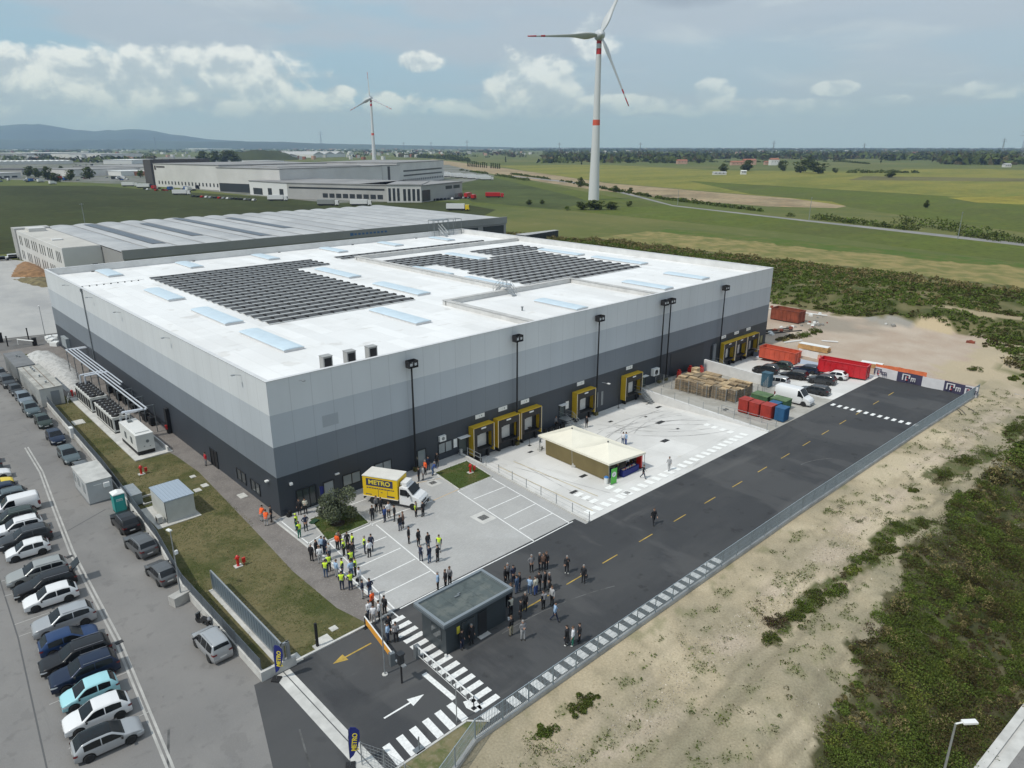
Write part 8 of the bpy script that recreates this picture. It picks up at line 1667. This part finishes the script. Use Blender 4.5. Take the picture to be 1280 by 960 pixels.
far_box('far_warehouse', 'pale concrete middle section of the distant warehouse with dark loading bays', (274, 239), (352, 243), 120, 19.5, 0, 5, [(.02, .95, 0, 7, 1, 0)]); far_box('far_warehouse', 'right-hand pale section of the distant warehouse behind the grey office wing', (350, 240), (452, 236), 110, 20, 0, 5)
far_box('far_warehouse', 'stepped light block with dark vertical stripes right of the distant warehouse', (450, 233), (500, 231), 80, 19, 0, 5, [(.05, .35, 4, 18, 1, 0), (.5, .56, 4, 18, 1, 0), (.7, .76, 4, 18, 1, 0)], wcol=3)
far_box('far_office', 'large grey distant block with three dark window bands at its right end', (497, 231), (555, 224), 90, 21, 0, 5, [(.12, .95, 12, 13.6, 1, 0), (.12, .95, 7.5, 9, 1, 0), (.1, .98, 2.4, 4.5, 22, .45)])
far_box('far_office', 'low white-fronted wing with grey doors before the distant warehouse', (313, 243), (360, 247), 55, 10.5, 2, 5, [(.1, .35, .5, 5.5, 1, 0), (.5, .6, .5, 6, 1, 0), (.8, .9, .5, 6, 1, 0)])
far_box('far_office', 'long low grey building with strip windows facing the lorries', (360, 248), (484, 252), 62, 11, 1, 5, [(.02, .98, 7.4, 8.6, 1, 0), (.36, .97, 1.5, 4.5, 9, .25)])
far_box('far_office', 'pale panelled office front with tall glass bays facing the lorries', (484, 253), (527, 253), 50, 11.5, 0, 5, [(.02, .4, 1, 9.5, 3, .45), (.45, .98, 1, 9.0, 4, .4)]); far_box('far_office', 'right end of the grey office range with dark upper windows', (527, 253), (578, 246), 50, 11, 1, 5, [(.02, .2, .5, 8, 1, 0), (.55, .95, 7, 9.4, 2, .2)])
for a in [('industrial_shed', 'long white-roofed sheds in a row at the left edge of the distance', (-8, 206), (92, 204.5), 70, 6, 0, 2, None, -.05, 14), ('industrial_shed', 'grey flat-roofed shed below the long white row at far left', (-8, 224), (27, 222.5), 60, 6, 0, 4, [(.05, .9, 1, 3, 3, .3)]), ('industrial_shed', 'pale shed with a blank front right of the left trees', (58, 219), (92, 220.5), 90, 8, 0, 5), ('industrial_shed', 'brown-roofed shed between the trees at far left', (28, 219), (58, 217.5), 60, 7, 1, 3),
          ('industrial_shed', 'small bright white shed on the meadow left of the dark end wall', (132, 219), (152, 220), 40, 5.5, 2, 2), ('industrial_shed', 'wide grey shed range behind the small bright one', (92, 213), (185, 214), 120, 6, 1, 5), ('industrial_shed', 'pale factory with a tall white left end on the far plain', (127, 199), (178, 198), 200, 15, 0, 4), ('industrial_shed', 'white block standing between far trees on the plain', (87, 199), (103, 199), 60, 14, 2, 4), ('industrial_shed', 'long dark-fronted shed with a white roof on the far plain', (28, 195), (118, 193.6), 200, 10, 5, 2),
          ('industrial_shed', 'small white shed at the far left trees', (36, 197.5), (49, 197.4), 60, 9, 2, 4), ('industrial_shed', 'bright white far shed left of the green hill', (259, 186.8), (290, 186.6), 300, 12, 2, 2), ('industrial_shed', 'pale far shed right behind the grove', (303, 206), (326, 206.5), 60, 8, 2, 4), ('industrial_shed', 'white far sheds above the warehouse roof middle', (326, 199), (372, 198.6), 120, 10, 0, 4, None, -.05, 3), ('industrial_shed', 'pale far sheds above the warehouse roof right', (392, 197), (432, 196), 150, 10, 2, 4, None, -.05, 3),
          ('industrial_shed', 'low red-brown shed just left of the dark end wall', (164, 219.5), (184, 219.5), 25, 4, 6, 6), ('white_building', 'small white building with pale roof left of the dark end wall', (165, 205), (192, 203.5), 60, 8, 2, 2)]:
    far_box(*a)
def house(lab, px, py, w, d, h, mw, mr_, rz=0):
    p = at(px, py); t = thing('farmhouse', lab, 'house', (p.x, p.y, 0), rz); b = MB(); b.box(-w / 2, -d / 2, -.3, w / 2, d / 2, h); b.build('wall', mB[mw], t)
    b = MB(); b.add([(-w / 2 - .4, -d / 2 - .4, h), (w / 2 + .4, -d / 2 - .4, h), (w / 2 + .4, d / 2 + .4, h), (-w / 2 - .4, d / 2 + .4, h), (-w / 2 - .4, 0, h + d * .22), (w / 2 + .4, 0, h + d * .22)], [(0, 1, 5, 4), (2, 3, 4, 5), (0, 4, 3), (1, 2, 5), (3, 2, 1, 0)]); b.build('roof', mB[mr_], t)
    b = MB()
    for k in range(3): b.box(-w * .35 + k * w * .3, -d / 2 - .1, h * .55, -w * .35 + k * w * .3 + 1.2, -d / 2 - .003, h * .55 + 1.6)
    b.build('window', mB[8], t)
for a in [('pink farmhouse between trees in the middle of the fields', 936, 206, 26, 14, 9, 7, 6, -.7), ('white farmhouse right of the pink one', 967, 206.5, 17, 14, 11, 2, 6, -.7), ('pink barn left of the pink farmhouse', 921, 206.5, 26, 12, 6, 7, 6, -.7), ('small white shed before the farm trees', 929, 218, 7, 5, 4.5, 2, 2, -.7), ('pale lone farmhouse left of the farm group', 852, 205, 22, 12, 7, 7, 6, -.7), ('orange-roofed house at the edge of the far right wood', 1222, 196.5, 34, 18, 9, 7, 6, -.7), ('pale cottage at the dark wood on the right edge', 1258, 209, 12, 9, 5, 0, 4, -.7), ('pale low barn in the fields left of the farm', 899, 218.5, 18, 6, 3, 0, 4, -.7), ('small house at the left of the far right fields', 958, 206, 10, 8, 6, 7, 6, -.7)]: house(*a)
# ---- wind turbines
m_tw = mat('turbine_white', (.60, .61, .61), .45); m_tr = mat('turbine_red', (.48, .03, .03), .5); m_tg = mat('turbine_blade', (.52, .54, .55), .4); m_org = mat('turbine_orange', (.62, .10, .05), .5)
def turbine(lab, x, y, H_, R_, angs, yaw, base_r=4.0, z=0):
    t = thing('wind_turbine', lab, 'wind turbine', (x, y, z), yaw); s = H_ / 108.0
    b = MB(); n = 28; top_r = 1.75 * s; br = base_r * s
    def rad(h): f = h / H_; return top_r + (br - top_r) * (1 - f) ** 1.5 if f > .0 else br
    hs = [0, .06, .12, .2, .3, .44, .445, .47, .4705, .53, .5305, .7, .9, .9005, .935, .936, .962, .963, 1.0]
    cols_ = []
    for i in range(len(hs) - 1):
        m_i = 2 if (.53 > hs[i] + .001 and hs[i] >= .4705) and False else 0
        a, c = hs[i], hs[i + 1]
        if .4704 < a < .52: m_i = 0
        if abs(a - .5305) < 1e-6: m_i = 0
        if abs(a - .445) < 1e-6: m_i = 0
        if abs(a - .9005) < 1e-6 or abs(a - .963) < 1e-6: m_i = 1
        b.lathe((0, 0, 0), [(rad(a * H_), a * H_), (rad(c * H_), c * H_)], n, m_i)
    b.lathe((0, 0, 0), [(rad(.475 * H_) + .02, .475 * H_), (rad(.51 * H_) + .02, .51 * H_)], n, 2)
    o = b.build('tower', [m_tw, m_tr, m_org], t, smooth=False)
    b = MB(); b.lathe((0, 0, H_ + 1.2 * s), [(.4 * s, -6.5 * s), (1.9 * s, -5 * s), (3.4 * s, -2.6 * s), (3.6 * s, 1.0 * s), (2.9 * s, 3.5 * s), (.8 * s, 5.6 * s)], 20, axis='y'); b.bar((1.6 * s, 4, H_ + 3 * s), (2.6 * s, 4, H_ + 5.2 * s), .12 * s, n=4); b.bar((-1.6 * s, 4, H_ + 3 * s), (-2.6 * s, 4, H_ + 5.2 * s), .12 * s, n=4); b.build('nacelle', m_tg, t, smooth=True)
    for k, a in enumerate(angs):
        b = MB(); ns = 16; sec = 8; ca, sa = math.cos(a), math.sin(a); rings = []
        for i in range(ns + 1):
            f = i / ns; r = 1.8 * s + (R_ - 1.8 * s) * f; ch = 1.45 * (1.15 + 2.3 * math.exp(-((f - .16) / .12) ** 2) + 1.4 * (1 - f) * (f > .0)) * s * (1 - .55 * f) if f > .04 else 1.4 * s; th = ch * (.9 if f < .05 else .22); tw = .9 * (1 - f) ** 2 + .25
            for q in range(sec):
                u = math.cos(2 * PI * q / sec) * ch * .5 + ch * .12; w = math.sin(2 * PI * q / sec) * th * .5; uu = u * math.cos(tw) - w * math.sin(tw); ww = u * math.sin(tw) + w * math.cos(tw)
                b.v.append((r * ca - uu * sa, -3.2 * s + ww, H_ + 1.2 * s + r * sa + uu * ca))
        for i in range(ns):
            f = (i + .5) / ns; m_i = 1 if f > .90 or .74 < f < .84 else 0
            for q in range(sec): b.f.append((i * sec + q, i * sec + (q + 1) % sec, (i + 1) * sec + (q + 1) % sec, (i + 1) * sec + q)); b.m.append(m_i)
        b.f.append(tuple(ns * sec + q for q in range(sec))); b.m.append(1); b.build('blade', [m_tg, m_tr], t, smooth=True)
    return t
yawc = math.atan2(CP.y - 284.1, CP.x - 382.6) + PI / 2
turbine('big white wind turbine with red bands and red blade tips standing in the fields', 382.6, 284.1, 107.5, 50, [math.radians(182), math.radians(64), math.radians(-64)], yawc + .25)
tb = at(468, 203); d2 = 1420; dd = (at(468, 203) - CP); dd.z = 0; dd.normalize(); tx = CP + dd * d2
turbine('small distant wind turbine rising behind the far warehouse', tx.x, tx.y, 118, 44, [math.radians(93), math.radians(-25), math.radians(207)], math.atan2(-dd.y, -dd.x) + PI / 2 - .35, 3.6)
def pylon(px, py, hpx, lab):
    p = at(px, py); d0 = D_(px, py); h = hpx * d0 / FPX; t = thing('power_pylon', lab, 'pylon', (p.x, p.y, 0), -.75); b = MB(); w = h * .06; r = max(.12, d0 * .12 / FPX)
    for sx in (-1, 1):
        for sy in (-1, 1): b.bar((sx * w, sy * w, 0), (sx * w * .2, sy * w * .2, h * .75), r, n=4); b.bar((sx * w * .2, sy * w * .2, h * .75), (0, 0, h), r, n=4)
    for k in range(6):
        z0, z1 = h * .75 * k / 6, h * .75 * (k + 1) / 6; f0, f1 = w * (1 - .8 * k / 6), w * (1 - .8 * (k + 1) / 6)
        b.bar((-f0, -f0, z0), (f1, -f1, z1), r * .7, n=3); b.bar((f0, f0, z0), (-f1, f1, z1), r * .7, n=3)
    b.build('lattice', m_steel, t); b = MB()
    for z, l in ((.78, .17), (.88, .13)): b.bar((-h * l, 0, h * z), (h * l, 0, h * z), r * 1.4, n=4)
    b.build('arm', m_steel, t)
for k, (px, py, hp, lab) in enumerate([(699, 192, 13, 'pylon left of the big turbine on the horizon'), (800, 192, 13, 'pylon right of the big turbine on the horizon'), (966, 193, 15, 'pylon above the farmhouses on the horizon'), (1079, 193, 12, 'pylon on the horizon right of the farm'), (1252, 193, 16, 'left one of the two pylons at the right edge'), (1275, 205, 34, 'tall dark pylon at the right frame edge'), (402, 186, 20, 'thin mast left of the small turbine on the horizon'), (505, 188, 10, 'small pylon right of the small turbine'), (539, 188, 10, 'pylon on the horizon above the far office block'), (584, 191, 15, 'pylon on the horizon right of the far office block'), (195, 187, 14, 'thin mast on the horizon below the hills')]): pylon(px, py, hp, lab)
for (px, py, hp, lab) in [(1013, 299 - 26, 30, 'thin utility pole beside the road left'), (1197, 296, 22, 'thin utility pole beside the road right'), (848, 254, 12, 'thin utility pole at the far bend of the road')]:
    pass
for (px, py, pt, lab) in [(1011, 276, 250, 'thin utility pole beside the road in the middle of the fields'), (1197, 299, 271, 'thin utility pole beside the road near the right edge'), (847, 256, 239, 'thin utility pole at the far bend of the road'), (110, 300, 262, 'thin pole rising beyond the neighbouring office roof')]:
    p = at(px, py); h = (py - pt) * D_(px, py) / FPX; b = MB(); b.bar((0, 0, 0), (0, 0, h), .16, .10, 6); b.bar((-.8, 0, h - .4), (.8, 0, h - .4), .08, n=4); tag(b.build('utility_pole', m_galv, loc=p), lab, 'pole')
def lorry_mesh(kind):
    b = MB()
    if kind == 'artic': b.box(-6.8, -1.25, 1.15, 4.4, 1.25, 4.0, 0); b.box(4.9, -1.2, .6, 7.1, 1.2, 3.4, 1); b.box(7.11, -1.0, 1.9, 7.16, 1.0, 3.0, 2); b.box(-6.6, -1.1, .4, 6.9, 1.1, 1.1, 2); [b.lathe((x, y, .5), [(.5, -.12), (.5, .12)], 10, 2, axis='y') for x in (-5, -3.8, 3.2, 6.2) for y in (-1.15, 1.15)]
    else: b.box(-3.6, -1.2, 1.0, 1.6, 1.2, 3.5, 0); b.box(1.9, -1.15, .5, 3.8, 1.15, 2.7, 1); b.box(3.81, -1, 1.5, 3.86, 1, 2.4, 2); b.box(-3.5, -1, .4, 3.6, 1, .95, 2); [b.lathe((x, y, .45), [(.45, -.12), (.45, .12)], 10, 2, axis='y') for x in (-2.3, 2.8) for y in (-1.1, 1.1)]
    return b.mesh('lorry', [PA['white'], PA['white'], m_black])
LM = {k: lorry_mesh(k) for k in ('artic', 'rigid')}
b = MB(); b.extr_x([(-.85, .3), (.85, .3), (.85, .85), (.7, 1.4), (-.7, 1.4), (-.85, .85)], -1.4, 1.0, 0); b.box(-2.1, -.85, .3, 2.1, .85, .85, 0); b.box(-1.3, -.87, .9, .9, .87, 1.3, 1); b.box(-1.9, -.88, .1, -1.3, .88, .6, 1); b.box(1.2, -.88, .1, 1.8, .88, .6, 1); FCM = b.mesh('far_car', [PA['grey'], m_black])
def lorry(px, py, kind, rz, c0, c1, lab):
    o = link(LM[kind], 'lorry', None, at(px, py)); o.rotation_euler = (0, 0, rz); setmat(o, 0, PA[c0]); setmat(o, 1, PA[c1]); tag(o, lab, 'lorry', 'lorries round the distant warehouse')
for a in [(51, 228, 'rigid', .5, 'white', 'white', 'left one of two white lorries on the road left of the meadow'), (66, 230.5, 'rigid', .5, 'white', 'white', 'right one of two white lorries on the road left of the meadow'), (162, 233, 'artic', -.6, 'white', 'white', 'white lorry left of the dark warehouse end wall'), (181, 235, 'artic', -.6, 'white', 'navy', 'white lorry with navy cab at the dark warehouse end wall'), (227, 243.5, 'artic', -.7, 'white', 'white', 'white box trailer before the warehouse windows'), (347, 251, 'artic', -.75, 'white', 'white', 'long white articulated lorry at the low white wing'), (410, 257, 'artic', -.75, 'lgrey', 'white', 'light grey lorry nearest the neighbouring hall roof'), (424, 248, 'artic', -.75, 'white', 'tblue', 'lorry with blue cab above the light grey one'), (392, 248, 'artic', -.75, 'tblue', 'tblue', 'blue lorry at the end of the low white wing'), (402, 246, 'artic', -.75, 'white', 'red', 'white lorry with red cab behind the blue one'), (451, 257, 'artic', -.75, 'white', 'white', 'white lorry with orange-marked cab right of the grey one'), (441, 247, 'rigid', -.75, 'red', 'red', 'red lorry before the strip windows'),
          (468, 250, 'artic', -.75, 'steel', 'tblue', 'blue-grey lorry beside the strip windows'), (515, 252, 'artic', -.9, 'teal', 'white', 'dark lorry before the tall glass bays'), (574, 248, 'artic', .6, 'grey', 'grey', 'dark grey lorry at the right end of the office range'), (585, 247.5, 'artic', .6, 'red', 'red', 'red lorry beside the dark grey one'), (592, 249, 'rigid', .6, 'red', 'red', 'short red lorry in front of the other red one'), (618, 247, 'artic', -.8, 'red', 'red', 'lone red lorry on the meadow'), (572, 263, 'artic', -.85, 'white', 'yellow', 'white trailer with yellow end on the grass behind the neighbouring hall')]: lorry(*a)
k_ = 0
for i in range(22):
    px = 556 + (i % 11) * 5.3; py = 218.5 + (i // 11) * 2.2 + (i % 11) * .45; o = link(LM['rigid' if i % 3 else 'artic'], 'lorry', None, at(px, py)); o.rotation_euler = (0, 0, -.6 + .1 * (i % 3)); setmat(o, 0, PA['white']); setmat(o, 1, PA['white']); tag(o, 'white lorry in the packed lorry park right of the far office block', 'lorry', 'white lorries in the lorry park')
for i in range(26):
    if i < 15: px, py, c = 242 + i * 5.4, 246.2 + i * .34, random.choice(['white', 'silver', 'dgrey', 'grey', 'black', 'red']); lab = 'small car in the row before the distant warehouse'; g = 'cars before the distant warehouse'
    else: px, py, c = 538 + (i - 15) * 4.6, 251 - (i - 15) * .3, random.choice(['white', 'silver', 'dgrey', 'black']); lab = 'small car parked before the right end of the office range'; g = 'cars before the far offices'
    o = link(FCM, 'parked_car', None, at(px, py)); o.rotation_euler = (0, 0, .7 + random.uniform(-.1, .1)); setmat(o, 0, PA[c]); tag(o, lab, 'car', g)
o = link(FCM, 'parked_car', None, at(17, 324.5)); setmat(o, 0, PA['white']); tag(o, 'white van-like car on the pale yard at the left frame edge', 'car'); o.scale = (1.1, 1.1, 1.4)
o = link(FCM, 'parked_car', None, at(2, 325.5)); setmat(o, 0, PA['navy']); tag(o, 'dark blue car cut by the left frame edge on the pale yard', 'car')
for i in range(70):
    px, py = random.choice([(random.uniform(0, 60), random.uniform(223.5, 228)), (random.uniform(60, 160), random.uniform(222.5, 226)), (random.uniform(95, 190), random.uniform(206, 211)), (random.uniform(180, 250), random.uniform(236, 241))])
    o = link(FCM if i % 4 else LM['rigid'], 'parked_car' if i % 4 else 'lorry', None, at(px, py)); o.rotation_euler = (0, 0, random.choice([.7, .75, -.8])); setmat(o, 0, PA[random.choice(['white', 'silver', 'dgrey', 'white', 'black', 'red', 'tblue'])])
    if not i % 4: setmat(o, 1, PA['white'])
    tag(o, ('tiny distant car' if i % 4 else 'tiny distant lorry') + ' standing among the far left sheds', 'car' if i % 4 else 'lorry', 'vehicles among the far left sheds' + ('' if i % 4 else ', lorries'))
b = MB(); mt = [mB[0], mB[2], mB[7], mB[6], mB[1]]
for i in range(520):
    px = random.uniform(300, 1290) if i % 3 else random.uniform(0, 640); py = random.uniform(185.2, 194.5) if i % 3 else random.uniform(186.5, 200)
    if 555 < px and i % 3 == 0: continue
    p = at(px, py); d0 = D_(px, py); s = max(8, d0 * random.uniform(1.2, 3.2) / FPX); b.cbox((p.x, p.y, 4), (s * 1.5, s, random.uniform(7, 13)), random.uniform(0, 3), random.choice([0, 0, 1, 2, 3, 4]))
o = b.build('distant_town', mt); stuff(o); o['label'] = 'scattered houses of the distant plain'
def ridge(name, pts, dist, deep, col, base_drop=0):
    b = MB(); nx = 90; ny = 8; px0, px1 = pts[0][0], pts[-1][0]; v = []
    for i in range(nx + 1):
        px = px0 + (px1 - px0) * i / nx; top = float(np.interp(px, [p[0] for p in pts], [p[1] for p in pts])); d = at(px, 200) - CP; d.z = 0; d.normalize(); cosv = d.dot(Vector((CF.x, CF.y, 0)).normalized())
        D = dist / cosv; hgt = 37.2 + dist * (183.0 - top) / FPX * .88 + 16 * fbm(px * .06, 2, 1) * (183 - top) / 20
        for j in range(ny + 1):
            f = j / ny; prof = math.sin(PI * min(1, f * 1.0)) ** .8; rr = D - deep * .5 + deep * f; q = CP + d * rr; v.append((q.x, q.y, -5 + max(0, hgt + 5) * prof * (1 + .04 * fbm(px * .08, f * 3, 1))))
    b.v = v
    for i in range(nx):
        for j in range(ny): b.f.append((i * (ny + 1) + j, (i + 1) * (ny + 1) + j, (i + 1) * (ny + 1) + j + 1, i * (ny + 1) + j + 1)); b.m.append(0)
    struct(name, b, col, smooth=True)
m_hill = mat('hill_woodland', (.05, .07, .045), .95, var=.25, scale=.0008)
ridge('hills', [(-120, 163), (-40, 160), (0, 157), (22, 156), (40, 154.5), (60, 156), (85, 159), (105, 162.5), (122, 164), (150, 162.5), (185, 161.5), (205, 165), (222, 168.5), (240, 170), (262, 174), (300, 176.5), (380, 179), (470, 181), (560, 183), (640, 186)], 14000, 3500, m_hill)
ridge('hills', [(-120, 175), (0, 174), (60, 175), (160, 174.5), (240, 177), (330, 177), (420, 180), (520, 182), (640, 184.5)], 10500, 2000, m_hill)
ridge('green_hill', [(268, 199), (285, 190.5), (310, 188.5), (335, 188.5), (360, 191), (372, 196)], 2300, 500, F_DK)
# ---- haze
b = MB(); b.box(-17500, -17500, -9, 17500, 17500, 780); hz = b.build('haze', mat('haze_air', (1, 1, 1)))
mh = MATS['haze_air']; t_ = mh.node_tree; t_.nodes.clear(); ov = t_.nodes.new('ShaderNodeOutputMaterial'); pv = t_.nodes.new('ShaderNodeVolumePrincipled'); pv.inputs['Color'].default_value = (.44, .63, 1, 1); pv.inputs['Absorption Color'].default_value = (.35, .70, 1, 1); pv.inputs['Density'].default_value = HAZE; pv.inputs['Anisotropy'].default_value = 0; t_.links.new(pv.outputs[0], ov.inputs['Volume']); stuff(hz)
sheet('street', STREET, -1.55, m_old)
b = MB(); a, q = at(1208, 984, -1.5), at(1292, 874, -1.5); strip(b, (a.x, a.y), (q.x, q.y), .55, -1.35); a, q = at(1222, 990, -1.5), at(1300, 888, -1.5); strip(b, (a.x, a.y), (q.x, q.y), .9, -1.53)
struct('kerb', b, m_conc2)
tp = at(1195, 903, 5.6); t = thing('street_lamp', 'pale street lamp with a flat head at the lower right corner of the picture', 'lamp', (tp.x, tp.y, -1.9), 0); b = MB(); b.bar((0, 0, 0), (0, 0, 7.4), .09, .055, 8); b.build('pole', m_galv, t)
b = MB(); b.bar((0, 0, 7.4), (.35, -.3, 7.5), .05, n=6); b.cbox((.62, -.53, 7.5), (.85, .32, .12), -.7); b.build('lamp_head', m_wht, t); b = MB(); b.cbox((.70, -.6, 7.43), (.4, .22, .02), -.7); b.build('lens', m_galv, t)
